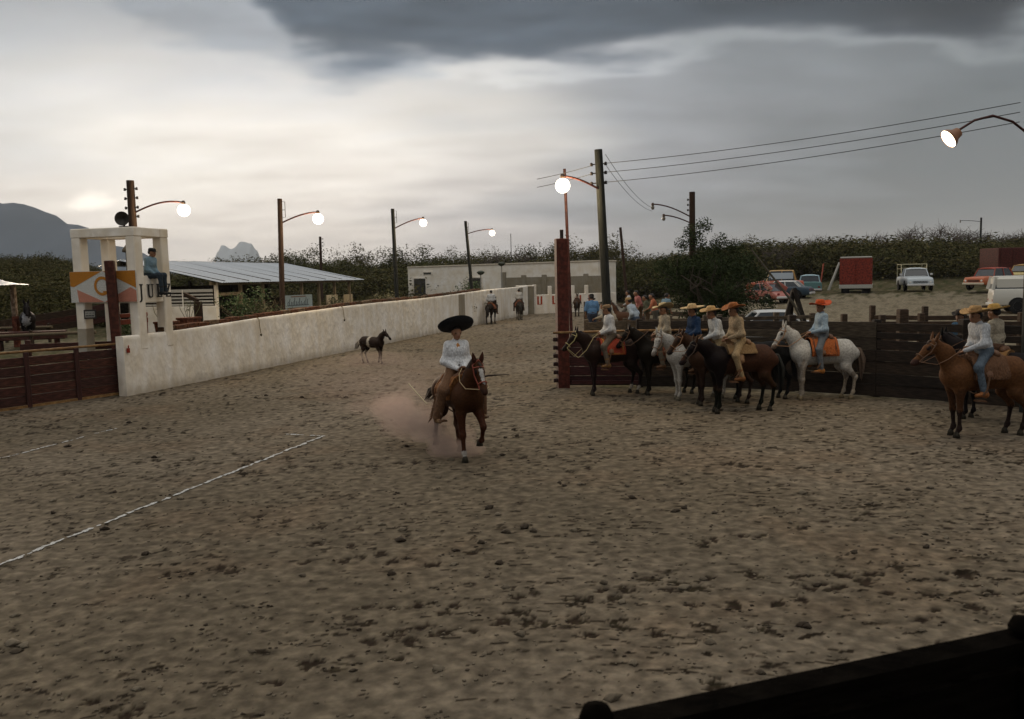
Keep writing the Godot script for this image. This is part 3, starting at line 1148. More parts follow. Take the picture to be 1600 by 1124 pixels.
func gates() -> void:
	var reds := [mat(Color(0.085, 0.026, 0.016), 0.75, "wood"), mat(Color(0.10, 0.032, 0.018), 0.75, "wood"), mat(Color(0.07, 0.024, 0.016), 0.75, "wood")]
	var stile := mat(Color(0.07, 0.022, 0.016), 0.7, "post")
	var yellow := mat(Color(0.34, 0.20, 0.075), 0.6, "rust")
	var gt := thing("board_gate", "wide maroon board gate with a pale pipe rail at the left edge", "gate")
	var a := Vector3(-15.0, 0, -18.35)
	var e := Vector3(-11.44, 0, -24.25)
	for i in 5:
		var p := a.lerp(e, i / 5.0)
		var q := a.lerp(e, (i + 1) / 5.0)
		planks(gt, p, q, 0.10, [0.26, 0.26, 0.26, 0.26, 0.24], 0.012, 0.045, reds)
	var d := (e - a).normalized()
	var nn := d.cross(Vector3.UP)
	for i in 6:
		var b := B.new()
		b.cbox(a.lerp(e, i / 5.0) + Vector3(0, 0.77, 0) + nn * 0.055, Vector3(0.13, 1.46, 0.06), 0.01, Basis(d, Vector3.UP, nn))
		obj("stile", b, stile, gt)
	var r := B.new()
	r.tube([a + Vector3(0, 1.54, 0), e + Vector3(0, 1.51, 0)], 0.035, 8)
	obj("top_rail", r, yellow, gt)
	r = B.new()
	r.beam(a + Vector3(0, 0.07, 0) + nn * 0.05, e + Vector3(0, 0.07, 0) + nn * 0.05, 0.05, 0.07)
	obj("bottom_rail", r, yellow, gt)
	var gp := thing("steel_post", "tall square rust red post standing behind the left gate, before the advertising board", "post", Vector3(-11.62, 0, -24.42))
	r = B.new()
	r.cbox(Vector3(0, 1.95, 0), Vector3(0.26, 3.96, 0.26), 0.015, Basis(Vector3.UP, 0.25) * Basis(Vector3(0, 0, 1), 0.02))
	obj("shaft", r, mat(Color(0.105, 0.028, 0.014), 0.7, "rust"), gp)

	# centre gate and its great red post
	var cp := thing("gate_post", "tall square dark red post at the corral gate, mid picture", "post", Vector3(1.46, 0, -23.75))
	r = B.new()
	r.cbox(Vector3(0, 2.1, 0), Vector3(0.33, 4.3, 0.33), 0.015, Basis(Vector3.UP, 0.15))
	obj("shaft", r, mat(Color(0.12, 0.026, 0.014), 0.7, "rust"), cp)
	r = B.new()
	r.cbox(Vector3(0.02, 4.36, 0), Vector3(0.1, 0.28, 0.1), 0.01)
	obj("peg", r, mat(Color(0.03, 0.02, 0.016), 0.7), cp)
	for i in 6:
		r = B.new()
		r.cbox(Vector3(-0.21, 0.22 + i * 0.235, 0.06), Vector3(0.14, 0.11, 0.12), 0.012)
		obj("hinge_block", r, mat(Color(0.045, 0.016, 0.012), 0.7, "rust"), cp)
	var cg := thing("corral_gate", "dark red board gate right of the tall red post, behind the first horse", "gate")
	var maroon := [mat(Color(0.065, 0.015, 0.014), 0.75, "wood"), mat(Color(0.08, 0.02, 0.017), 0.75, "wood"), mat(Color(0.055, 0.014, 0.014), 0.75, "wood")]
	planks(cg, Vector3(1.64, 0, -23.72), Vector3(3.6, 0, -23.45), 0.06, [0.28, 0.27, 0.28, 0.27, 0.28], 0.012, 0.045, maroon)
	r = B.new()
	r.beam(Vector3(1.7, 0.16, -23.63), Vector3(3.6, 0.16, -23.38), 0.05, 0.09)
	obj("bottom_rail", r, maroon[1], cg)
	r = B.new()
	r.tube([Vector3(1.18, 1.60, -23.52), Vector3(3.6, 1.62, -23.35), Vector3(5.4, 1.63, -22.85)], 0.035, 8)
	obj("top_rail", r, yellow, cg)


# ------------------------------------------------------------------ timber corral
func corral() -> void:
	var dark := [mat(Color(0.036, 0.023, 0.015), 0.85, "wood"), mat(Color(0.027, 0.018, 0.012), 0.85, "wood"), mat(Color(0.048, 0.031, 0.019), 0.85, "wood")]
	var worn := [mat(Color(0.125, 0.092, 0.060), 0.9, "wood"), mat(Color(0.10, 0.072, 0.046), 0.9, "wood"), mat(Color(0.155, 0.118, 0.080), 0.9, "wood")]
	var aged := [mat(Color(0.066, 0.050, 0.034), 0.9, "wood"), mat(Color(0.085, 0.065, 0.044), 0.9, "wood"), mat(Color(0.055, 0.04, 0.028), 0.9, "wood")]
	var brown := [mat(Color(0.085, 0.05, 0.028), 0.85, "wood"), mat(Color(0.065, 0.04, 0.024), 0.85, "wood")]
	var line := [Vector3(3.6, 0, -23.45), Vector3(5.7, 0, -22.85), Vector3(7.4, 0, -21.9), Vector3(9.1, 0, -20.65), Vector3(10.6, 0, -19.3), Vector3(11.8, 0, -18.0), Vector3(13.0, 0, -16.3), Vector3(14.0, 0, -14.4)]
	var f := thing("ring_fence", "dark solid plank fence round the ring behind the waiting riders", "fence")
	for i in line.size() - 1:
		var high_boards: Array = [0.30, 0.40] if i < 3 and i != 1 else [0.26, 0.20, 0.24]
		planks(f, line[i], line[i + 1], 0.03, [0.30, 0.27, 0.31, 0.28], 0.004, 0.05, dark)
		planks(f, line[i], line[i + 1], 1.19, high_boards, 0.012 if i < 3 else 0.05, 0.05, aged if i < 3 else dark)
	for i in line.size():
		var b := B.new()
		var w := 0.18 if i != 4 else 0.26
		b.cbox(Vector3(line[i].x + 0.03, 0.96, line[i].z - 0.10), Vector3(w, 1.96 + 0.1 * (i % 3), w), 0.015)
		obj("fence_post", b, dark[i % 2], f)

	# inner pens: weathered rails on stout posts
	var pen := func(label: String, pts: Array, hs: Array, y0: float, gap: float, mats: Array, extra: float) -> Node3D:
		var o := thing("pen_fence", label, "fence", Vector3.ZERO, 0.0, "inner pen fences of the corral")
		for i in pts.size() - 1:
			planks(o, pts[i], pts[i + 1], y0, hs, gap, 0.06, mats, 0.0, 0.015, "rail")
		for i in pts.size():
			var b := B.new()
			var top: float = y0 + extra + rng.randf_range(0.0, 0.08)
			for h in hs:
				top += h
			b.cbox(Vector3(pts[i].x, pts[i].y + top * 0.5 - 0.05, pts[i].z - 0.11), Vector3(0.16, top + 0.1, 0.16), 0.015)
			obj("fence_post", b, mats[i % mats.size()], o)
		return o
	pen.call("grey weathered board pen fence that the men lean on beside the lamp pole", [Vector3(2.5, 0, -27.6), Vector3(3.9, 0, -28.3), Vector3(5.5, 0, -28.7), Vector3(7.2, 0, -28.6)], [0.35, 0.3, 0.34, 0.3, 0.32], 0.05, 0.04, worn, 0.05)
	pen.call("pen fence with a broad top board below the timber trestle", [Vector3(6.2, 0, -26.4), Vector3(7.4, 0, -26.6), Vector3(8.55, 0, -26.7), Vector3(9.75, 0, -26.8)], [0.30, 0.32, 0.30, 0.42, 0.24], 0.25, 0.13, worn, -0.02)
	pen.call("brown open rail pen fence in front of the pale car park", [Vector3(9.9, 0, -24.6), Vector3(10.9, 0, -24.3), Vector3(11.9, 0, -24.0), Vector3(12.9, 0, -23.6), Vector3(14.2, 0, -23.0)], [0.34, 0.42, 0.42, 0.42], 0.20, 0.27, brown, 0.04)
	pen.call("far brown pen rail with thick posts at the right edge of the corral", [Vector3(12.0, 0, -27.5), Vector3(13.4, 0, -26.8), Vector3(14.9, 0, -26.0), Vector3(16.6, 0, -25.1), Vector3(18.4, 0, -24.2)], [0.5, 0.5, 0.5], 0.35, 0.36, brown, 0.10)
	pen.call("long grey rail of a pen beyond the leaning men", [Vector3(4.2, 0, -47.0), Vector3(7.0, 0, -45.0), Vector3(9.6, 0, -42.2)], [0.4, 0.4, 0.4, 0.4], 0.1, 0.16, worn, 0.02)
	var st := thing("gate_stub", "stout squared brown post stub standing up over the dark fence", "post", Vector3(10.55, 0, -22.4))
	var sb := B.new()
	sb.cbox(Vector3(0, 1.05, 0), Vector3(0.24, 2.12, 0.24), 0.02)
	obj("shaft", sb, brown[0], st)

	# trestle and its long leaning boom
	var tr := thing("timber_trestle", "dark A-shaped timber trestle behind the rider in pale blue", "trestle", on(9.9, -29.2))
	for q in [[Vector3(-0.75, 0.0, 0.3), Vector3(0.02, 2.55, 0.0), "leg"], [Vector3(0.75, 0.0, 0.3), Vector3(-0.02, 2.6, 0.12), "leg"], [Vector3(0.05, 0.0, -0.7), Vector3(0.0, 2.5, -0.08), "leg"], [Vector3(-0.45, 1.0, 0.2), Vector3(0.5, 1.02, 0.2), "brace"]]:
		var b := B.new()
		b.beam(q[0], q[1], 0.13, 0.13, Vector3(0, 0.3, 1))
		obj(q[2], b, dark[1], tr)
	var bm := thing("boom_pole", "long thin pole leaning up to the left over the trestle", "pole")
	var b2 := B.new()
	b2.tube([Vector3(10.45, 0.7, -28.85), Vector3(9.85, 2.05, -28.98), Vector3(8.45, 3.95, -29.25)], [0.05, 0.045, 0.028], 7)
	obj("shaft", b2, mat(Color(0.10, 0.085, 0.06), 0.8, "grain"), bm)


# ------------------------------------------------------------------ sheds and houses
func buildings() -> void:
	var cream := mat(Color(0.40, 0.31, 0.20), 0.85, "post")
	var white := mat(Color(0.83, 0.80, 0.76), 0.9, "plaster")
	var dark := mat(Color(0.055, 0.042, 0.03), 0.9, "wood")
	var tin := [mat(Color(0.56, 0.60, 0.65), 0.5, "grain"), mat(Color(0.60, 0.64, 0.69), 0.45, "grain"), mat(Color(0.53, 0.57, 0.62), 0.55, "grain")]
	for t in tin:
		t.metallic = 0.1
	# --- open shed with a tin roof; x' runs along the eave, y' inward
	var O := Vector3(-12.38, 0, -36.0)
	var fr := Basis(DW, Vector3.UP, -NW)
	var at := func(x: float, y: float, z: float) -> Vector3:
		return O + DW * x + Vector3(0, y, 0) - NW * z
	var sh := thing("tin_shed", "long open shed with a pale corrugated tin roof behind the lane wall", "shed")
	var L := 14.2
	var sheets := 14
	for sl in 2:
		for i in sheets:
			var b := B.new()
			var rings := []
			var x0 := L * i / sheets - 0.02
			for j in 13:
				var x := x0 + (L / sheets + 0.05) * j / 12.0
				var bump := 0.025 * (j % 2) + 0.004 * (i % 2)
				var ring := []
				for k in 5:
					var z := lerpf(0.0, 5.25, k / 4.0) if sl == 0 else lerpf(5.15, 6.4, k / 4.0)
					var y := 3.22 + (z * 0.21 if sl == 0 else (10.4 - z) * 0.21) + bump
					ring.append(at.call(x, y, z))
				rings.append(ring)
			b.loft(rings, false, false)
			obj("roof_sheet", b, tin[(i * 5 + sl) % 3], sh)
	for i in 8:
		var x: float = 0.5 + i * 1.86
		var b := B.new()
		b.cbox(at.call(x, 2.0, 0.7), Vector3(0.14, 2.55, 0.14), 0.012, fr)
		obj("post", b, cream if i > 0 else white, sh)
		b = B.new()
		b.cbox(at.call(x, 2.1, 6.1), Vector3(0.14, 2.55, 0.14), 0.012, fr)
		obj("post", b, dark, sh)
		b = B.new()
		b.beam(at.call(x, 3.26, 0.25), at.call(x, 4.25, 5.15), 0.07, 0.12)
		obj("rafter", b, dark, sh)
	for q in [[0.7, 3.21], [5.2, 4.17]]:
		var b := B.new()
		b.beam(at.call(0.1, q[1], q[0]), at.call(L - 0.1, q[1], q[0]), 0.10, 0.16)
		obj("purlin", b, cream if q[0] < 1.0 else dark, sh)
	var rail := B.new()
	rail.beam(at.call(0.5, 2.72, 0.7), at.call(2.4, 2.72, 0.7), 0.08, 0.14)
	obj("rail", rail, cream, sh)
	var back := B.new()
	back.box(at.call(7.1, 1.9, 6.2), Vector3(13.6, 2.4, 0.1), fr)
	obj("back_wall", back, mat(Color(0.07, 0.055, 0.04), 0.95, "rust"), sh)
	var inner := B.new()
	inner.box(at.call(7.1, 1.6, 3.6), Vector3(13.0, 1.5, 0.12), fr)
	obj("counter_wall", inner, mat(Color(0.06, 0.05, 0.035), 0.95, "rust"), sh)
	# gable end: white low wall and slats
	var lw := B.new()
	lw.cbox(at.call(0.25, 1.55, 2.7), Vector3(0.16, 1.35, 4.4), 0.015, fr)
	obj("gable_wall", lw, white, sh)
	for k in 5:
		var b := B.new()
		b.cbox(at.call(0.25, 2.29 + k * 0.145 + (0.03 if k == 4 else 0.0), 2.75), Vector3(0.04, 0.075 + (0.06 if k == 4 else 0.0), 4.1), 0.008, fr)
		obj("slat", b, mat(Color(0.68, 0.64, 0.56), 0.8, "grain"), sh)
	for z in [2.2, 3.4]:
		var b := B.new()
		b.cbox(at.call(0.20, 2.57, z), Vector3(0.03, 0.75, 0.05), 0.006, fr)
		obj("slat_stay", b, white, sh)
	var panel := B.new()
	panel.cbox(at.call(11.0, 1.75, 0.55), Vector3(1.25, 1.35, 0.08), 0.01, fr)
	obj("white_panel", panel, mat(Color(0.60, 0.52, 0.40), 0.85, "plaster"), sh)
	panel = B.new()
	panel.cbox(at.call(13.3, 1.7, 0.7), Vector3(1.1, 1.4, 0.08), 0.01, fr)
	obj("white_panel", panel, mat(Color(0.50, 0.42, 0.30), 0.85, "plaster"), sh)
	var wr := B.new()
	var ringp := []
	for i in 17:
		ringp.append(at.call(11.0 + cos(TAU * i / 16.0) * 0.2, 2.05 + sin(TAU * i / 16.0) * 0.2, 0.47))
	wr.tube(ringp, 0.07, 7)
	solid("dark_wreath", wr, mat(Color(0.02, 0.03, 0.012), 0.9), "dark round wreath on the white panel of the tin shed", "wreath")
	# blue and white lettered board with a blue awning below
	var bs := thing("lettered_board", "pale board with dark brush lettering under the tin roof", "sign")
	var bb := B.new()
	bb.cbox(at.call(7.1, 2.12, 0.48), Vector3(3.0, 0.80, 0.05), 0.01, fr)
	obj("board", bb, mat(Color(0.42, 0.50, 0.52), 0.8, "grain"), bs)
	var ink := B.new()
	for i in 13:
		var hh: float = [0.2, 0.34, 0.18, 0.2, 0.38, 0.2, 0.17, 0.36, 0.2, 0.12, 0.2, 0.38, 0.3][i]
		var x := 6.05 + i * 0.165
		ink.tube([at.call(x, 2.0, 0.444), at.call(x + 0.02, 2.0 + hh * 0.6, 0.444), at.call(x + 0.07, 2.0 + hh, 0.444)], 0.022, 5, 0.6)
		ink.tube([at.call(x, 2.0, 0.444), at.call(x + 0.06, 1.975, 0.444), at.call(x + 0.13, 2.03, 0.444)], 0.016, 5, 0.6)
	obj("lettering", ink, mat(Color(0.05, 0.06, 0.07), 0.8), bs)
	ink = B.new()
	ink.beam(at.call(6.4, 2.44, 0.445), at.call(7.9, 2.44, 0.445), 0.012, 0.05)
	ink.beam(at.call(6.0, 1.86, 0.445), at.call(8.0, 1.86, 0.445), 0.012, 0.06)
	obj("stripe", ink, mat(Color(0.16, 0.10, 0.07), 0.8), bs)
	var aw := thing("blue_counter", "pale blue painted counter under the lettered board", "counter")
	var ab := B.new()
	ab.hexa([at.call(5.4, 1.2, -0.3), at.call(9.6, 1.2, -0.3), at.call(9.6, 1.2, 0.4), at.call(5.4, 1.2, 0.4), at.call(5.4, 1.62, -0.3), at.call(9.6, 1.62, -0.3), at.call(9.6, 1.74, 0.4), at.call(5.4, 1.74, 0.4)])
	obj("body", ab, mat(Color(0.20, 0.33, 0.45), 0.7, "grain"), aw)
	ab = B.new()
	ab.beam(at.call(5.4, 1.5, -0.312), at.call(9.6, 1.5, -0.312), 0.02, 0.06)
	obj("dark_stripe", ab, mat(Color(0.05, 0.08, 0.12), 0.7), aw)

	# --- small shelter at the left edge
	var ss := thing("tin_shelter", "small tin roofed shelter on red and cream posts at the left edge", "shelter", on(-18.7, -30.0))
	for i in 5:
		var b := B.new()
		var rings := []
		for j in 9:
			var x := -4.0 + i * 0.92 + 0.95 * j / 8.0
			rings.append([Vector3(x, 2.30 + 0.02 * (j % 2), 0.45), Vector3(x, 2.30 + 0.45 * clampf((0.65 - x) * 0.8, 0.05, 1.0) + 0.02 * (j % 2), -0.5), Vector3(x, 2.31 + 0.02 * (j % 2), -1.45)])
		b.loft(rings, false, false)
		obj("roof_sheet", b, tin[i % 3], ss)
	for p in [Vector3(0.25, 0, -1.0), Vector3(-0.9, 0, 0.2), Vector3(-3.2, 0, 0.2)]:
		var b := B.new()
		b.cbox(p + Vector3(0, 1.75, 0), Vector3(0.16, 1.2, 0.16), 0.012)
		var up := obj("post", b, mat(Color(0.36, 0.28, 0.21), 0.9, "rust"), ss)
		b = B.new()
		b.cbox(p + Vector3(0, 0.5, 0), Vector3(0.18, 1.3, 0.18), 0.012)
		obj("red_post_foot", b, mat(Color(0.22, 0.07, 0.04), 0.9, "rust"), ss)

	# --- long white flat house far behind the lane
	var h := thing("white_house", "long low white flat-roofed house beyond the end of the lane", "house")
	var a := Vector3(-11.0, 0, -90.0)
	var e := Vector3(8.0, 0, -75.8)
	var d := (e - a).normalized()
	var nn := d.cross(Vector3.UP)
	var hb := Basis(d, Vector3.UP, nn)
	var ln := (e - a).length()
	var p2 := func(x: float, y: float, z: float) -> Vector3:
		return a + d * x + Vector3(0, y, 0) - nn * z
	var wall := B.new()
	wall.box(p2.call(ln * 0.5, 2.15, 1.6), Vector3(ln, 4.5, 3.2), hb)
	obj("wall", wall, white, h)
	var cap := B.new()
	cap.cbox(p2.call(ln * 0.5, 4.47, 1.6), Vector3(ln + 0.12, 0.16, 3.32), 0.03, hb)
	obj("roof", cap, mat(Color(0.52, 0.48, 0.42), 0.95, "plaster"), h)
	for q in [[1.75, 2.3, 1.7, 2.4, "door"], [2.9, 4.05, 1.1, 0.16, "vent"], [9.3, 2.4, 1.6, 2.1, "door"], [16.5, 2.2, 1.0, 1.1, "window"], [20.3, 2.2, 1.0, 1.1, "window"]]:
		var b := B.new()
		b.box(p2.call(q[0], q[1] - 0.3, 0.05), Vector3(q[2], q[3], 0.16), hb)
		obj(q[4], b, mat(Color(0.05, 0.045, 0.038), 0.8), h)
		b = B.new()
		for s in [-1, 1]:
			b.box(p2.call(q[0] + s * (q[2] * 0.5 + 0.05), q[1] - 0.3, -0.05), Vector3(0.1, q[3] + 0.1, 0.1), hb)
		b.box(p2.call(q[0], q[1] - 0.24 + q[3] * 0.5 + 0.04, -0.05), Vector3(q[2] + 0.2, 0.1, 0.104), hb)
		obj("frame", b, white, h.get_child(h.get_child_count() - 1))
	# --- unfinished grey block walls before it
	var blk := mat(Color(0.24, 0.22, 0.18), 0.95, "plaster")
	for q in [[Vector3(-0.6, 0, -70.6), Vector3(8.6, 0, -72.6), 3.25, 0.3, "long grey block wall with short piers in front of the white house"], [Vector3(-3.9, 0, -72.0), Vector3(-1.6, 0, -71.0), 1.9, 0.35, "low brown wall beside the leaning lamp pole"], [Vector3(0.8, 0, -81.0), Vector3(7.5, 0, -78.4), 1.0, 1.2, "pale ledge behind the lettered wall"]]:
		var w := thing("block_wall", q[4], "wall")
		var wa: Vector3 = q[0] + Vector3(0, 0, -6.0 if q[2] > 3.0 else 0.0)
		var we: Vector3 = q[1] + Vector3(0, 0, -1.5 if q[2] > 3.0 else 0.0)
		var dd := (we - wa).normalized()
		var bas := Basis(dd, Vector3.UP, dd.cross(Vector3.UP))
		var b := B.new()
		b.box((wa + we) * 0.5 + Vector3(0, q[2] * 0.5 - 0.1, 0), Vector3((we - wa).length(), q[2], q[3]), bas)
		obj("wall_face", b, blk if q[2] > 2.0 else mat(Color(0.22, 0.15, 0.10) if q[2] > 1.5 else Color(0.34, 0.31, 0.25), 0.95, "plaster"), w)
		if q[2] > 3.0:
			for k in 6:
				b = B.new()
				b.cbox(wa.lerp(we, k / 5.0) + Vector3(0, q[2] * 0.5 + (0.35 if k == 0 else 0.05), 0), Vector3(0.4, q[2] + 0.1, 0.45), 0.02, bas)
				obj("pier", b, blk, w)
	# two bowl-topped posts
	for q in [[Vector3(-2.55, 0, -72.5), 3.7, "dark bowl-topped post left of the far riders"], [Vector3(-0.75, 0, -74.6), 4.45, "taller dark bowl-topped post against the white house"]]:
		var o := thing("lamp_bowl", q[2], "post", q[0], 0.0, "bowl-topped posts before the white house")
		var b := B.new()
		b.tube([Vector3(0, -0.1, 0), Vector3(0, q[1] - 0.2, 0)], 0.05, 6)
		obj("shaft", b, mat(Color(0.30, 0.28, 0.25), 0.8), o)
		b = B.new()
		b.lathe([Vector2(0.02, q[1] - 0.3), Vector2(0.2, q[1] - 0.22), Vector2(0.36, q[1] - 0.05), Vector2(0.33, q[1]), Vector2(0.12, q[1] + 0.1), Vector2(0, q[1] + 0.12)], Transform3D(), 10)
		obj("bowl", b, mat(Color(0.045, 0.05, 0.035), 0.8), o)


# ------------------------------------------------------------------ lamps, poles and wires
func pole(label: String, foot: Vector3, top: Vector3, r: float, m: Material, group := "lamp poles and wire poles") -> Node3D:
	var o := thing("pole", label, "pole", foot, 0.0, group)
	var b := B.new()
	var t := top - foot
	b.tube([Vector3(0, -0.3, 0), t * 0.5, t], [r, r * 0.93, r * 0.82], 10)
	obj("shaft", b, m, o)
	return o


func insulators(o: Node3D, top: Vector3, down: Array, side: Vector3, both := true) -> void:
	var m := mat(Color(0.03, 0.022, 0.018), 0.5)
	for dy in down:
		for s in ([-1.0, 1.0] if both else [1.0]):
			var b := B.new()
			var c: Vector3 = top + Vector3(0, -dy, 0)
			b.tube([c, c + side * s * 0.18], 0.018, 5)
			b.lathe([Vector2(0.0, -0.05), Vector2(0.05, -0.045), Vector2(0.035, 0.0), Vector2(0.05, 0.03), Vector2(0.0, 0.06)], Transform3D(Basis(), c + side * s * 0.21), 8)
			obj("insulator", b, m, o)


func lamp(o: Node3D, from: Vector3, to: Vector3, rise: float, rad: float, lit: bool, m: Material) -> void:  # arm and lamp as children of the pole, in its frame
	var b := B.new()
	var pts := []
	for i in 9:
		var t := i / 8.0
		pts.append(from.lerp(to, t) + Vector3(0, rise * sin(t * PI * 0.72) * 1.05, 0))
	b.tube(pts, 0.032, 7)
	obj("arm", b, m, o)
	var e: Vector3 = pts[8]
	b = B.new()
	b.lathe([Vector2(0.06, -0.02), Vector2(0.075, 0.05), Vector2(0.05, 0.12), Vector2(0.0, 0.13)], Transform3D(Basis(), e + Vector3(0, -0.06, 0)), 10)
	obj("socket", b, mat(Color(0.08, 0.05, 0.035), 0.5), o)
	if not lit:
		b = B.new()
		b.lathe([Vector2(0.0, -0.22), Vector2(0.06, -0.2), Vector2(0.09, -0.1), Vector2(0.05, -0.02)], Transform3D(Basis(), e + Vector3(0, -0.05, 0)), 10)
		obj("dark_bulb", b, mat(Color(0.16, 0.14, 0.11), 0.3), o)
		return
	b = B.new()
	var pr := []
	for i in 11:
		var a := PI * i / 10.0
		pr.append(Vector2(sin(a) * rad, -cos(a) * rad))
	b.lathe(pr, Transform3D(Basis(), Vector3.ZERO), 18)
	var gm := StandardMaterial3D.new()
	gm.albedo_color = Color(0.9, 0.88, 0.82)
	gm.emission_enabled = true
	gm.emission = Color(1.0, 0.95, 0.86)
	gm.emission_energy_multiplier = 3.0
	var g := obj("lit_globe", b, gm, o)
	g.position = e + Vector3(0, -0.06 - rad, 0)
	var l := OmniLight3D.new()
	l.name = "lamp_light"
	l.light_color = Color(1.0, 0.9, 0.72)
	l.light_energy = 4.0
	l.light_size = rad
	l.omni_range = 60.0
	l.omni_attenuation = 2.0
	l.shadow_enabled = true
	l.position = g.position
	o.add_child(l)


func wire(label: String, a: Vector3, e: Vector3, sag: float) -> void:
	var b := B.new()
	var pts := []
	for i in 13:
		var t := i / 12.0
		pts.append(a.lerp(e, t) - Vector3(0, sag * 4.0 * t * (1.0 - t), 0))
	b.tube(pts, 0.009, 4)
	solid("wire", b, mat(Color(0.05, 0.05, 0.05), 0.6), label, "wire", "overhead wires")


func lamps() -> void:
	var wood := mat(Color(0.072, 0.040, 0.026), 0.9, "post")
	var green := mat(Color(0.035, 0.036, 0.030), 0.85, "post")
	var arm := mat(Color(0.10, 0.03, 0.022), 0.6, "rust")
	var rack := mat(Color(0.05, 0.045, 0.04), 0.7)
	# left row
	var p := pole("tall wooden pole with insulators and a lit lamp behind the white tower", Vector3(-13.42, 0.9, -30), Vector3(-13.40, 6.9, -30), 0.16, wood)
	insulators(p, Vector3(0.02, 6.0, 0), [0.3, 0.62, 0.95, 1.27], Vector3(1, 0.05, 0))
	lamp(p, Vector3(0.05, 4.85, 0), Vector3(1.86, 4.95, 0), 0.30, 0.22, true, arm)
	for q in [["brown pole with a lit globe lamp behind the bushes, second from the tower", Vector3(-9.4, 0.9, -34.2), Vector3(-9.27, 6.56, -34.2), 0.115, 5.58, Vector3(-7.75, 5.87, -34.2), 0.22], ["dark pole with a lit globe lamp past the tin roof, third from the tower", Vector3(-6.14, 0.8, -45.2), Vector3(-6.23, 6.98, -45.2), 0.116, 5.9, Vector3(-4.61, 6.33, -45.2), 0.2], ["dark leaning pole with a small lit globe lamp before the white house", Vector3(-2.57, 0.6, -58.4), Vector3(-3.02, 7.13, -58.4), 0.127, 6.22, Vector3(-1.19, 6.4, -58.4), 0.2]]:
		var o := pole(q[0], q[1], q[2], q[3], wood if q[1].x < -8 else green)
		var f: Vector3 = q[1]
		lamp(o, Vector3(q[2].x, q[4], q[1].z) - f, q[5] - f, 0.16, q[6], true, arm)
		var b := B.new()
		var tp: Vector3 = q[2] - f
		b.tube([tp + Vector3(0.05, -0.12, 0), tp + Vector3(0.2, -0.12, 0), tp + Vector3(0.2, -0.75, 0), tp + Vector3(0.05, -0.75, 0)], 0.014, 5)
		b.tube([tp + Vector3(0.05, -0.45, 0), tp + Vector3(0.2, -0.45, 0)], 0.014, 5)
		obj("insulator_rack", b, rack, o)
	var s := pole("thin wire pole among the trees behind the tin roof", Vector3(-16.3, 0.5, -72), Vector3(-16.21, 7.0, -72), 0.13, wood)
	insulators(s, Vector3(0.09, 6.5, 0), [0.2, 0.5, 0.8], Vector3(1, 0, 0), false)
	s = pole("slim distant mast above the trees over the lane's end", Vector3(0.18, 0.5, -100), Vector3(0.18, 8.35, -100), 0.05, green)
	# centre
	var c := pole("tall dark pole with a lit lamp and three wires beside the corral gate", Vector3(2.98, 0, -25), Vector3(2.68, 6.88, -25), 0.145, green)
	insulators(c, Vector3(-0.30, 6.88, 0), [0.42, 0.68, 0.97], Vector3(1, 0.06, 0))
	lamp(c, Vector3(-0.35, 5.75, 0.1), Vector3(-1.40, 5.98, 0.5), 0.12, 0.215, true, arm)
	s = pole("thin red steel mast next to the lit lamp by the gate", Vector3(1.92, 0, -26), Vector3(1.74, 6.47, -26), 0.055, mat(Color(0.08, 0.025, 0.02), 0.6, "rust"))
	s = pole("pole with two unlit lamp arms rising out of the big bush", Vector3(8.96, 0.2, -41), Vector3(8.93, 7.12, -41), 0.17, wood)
	insulators(s, Vector3(-0.03, 6.9, 0), [0.35, 0.6, 0.85], Vector3(-1, 0, 0), false)
	lamp(s, Vector3(-0.15, 5.75, 0), Vector3(-2.05, 6.15, 0.6), 0.22, 0.1, false, arm)
	lamp(s, Vector3(-0.15, 5.45, 0), Vector3(-1.45, 5.72, 0.2), 0.12, 0.1, false, arm)
	s = pole("leaning brown pole between the white house and the big bush", Vector3(9.6, 0, -68), Vector3(9.0, 7.0, -68), 0.13, wood)
	insulators(s, Vector3(-0.6, 7.0, 0), [0.3, 0.6], Vector3(-1, 0, 0), false)
	s = pole("small far lamp pole over the trees near the right edge", Vector3(59.0, 2.0, -105), Vector3(59.0, 9.3, -105), 0.14, green)
	lamp(s, Vector3(-0.1, 6.8, 0), Vector3(-2.6, 6.9, 0), 0.1, 0.1, false, green)
	# right edge: pole, insulators and the reflector lamp
	var r := pole("dark pole at the right edge with black insulators and a curved lamp arm", Vector3(11.24, 0, -18), Vector3(11.2, 7.0, -18), 0.14, green)
	for y in [6.63, 6.43, 6.23]:
		var b := B.new()
		b.lathe([Vector2(0, -0.07), Vector2(0.07, -0.06), Vector2(0.05, 0.0), Vector2(0.07, 0.05), Vector2(0, 0.07)], Transform3D(Basis(Vector3(0, 0, 1), 1.57), Vector3(-0.21, y, 0.02)), 10)
		obj("insulator", b, rack, r)
	var ab := B.new()
	ab.tube([Vector3(-0.15, 5.95, 0), Vector3(-0.6, 6.22, 0.12), Vector3(-1.1, 6.33, 0.25), Vector3(-1.55, 6.22, 0.38), Vector3(-1.98, 5.98, 0.48)], 0.026, 7)
	obj("arm", ab, arm, r)
	var tilt := Basis(Vector3(0.1, 0.15, 1).normalized(), -0.95)
	tilt = Basis.looking_at(Vector3(0.82, 0.55, -0.02), Vector3.UP) * Basis(Vector3.RIGHT, -PI / 2)
	var hood := B.new()
	hood.lathe([Vector2(0.205, -0.02), Vector2(0.21, 0.0), Vector2(0.19, 0.05), Vector2(0.12, 0.14), Vector2(0.10, 0.24), Vector2(0.0, 0.26)], Transform3D(tilt, Vector3(-2.13, 5.84, 0.50)), 18)
	obj("reflector", hood, mat(Color(0.20, 0.09, 0.04), 0.45), r)
	var face := B.new()
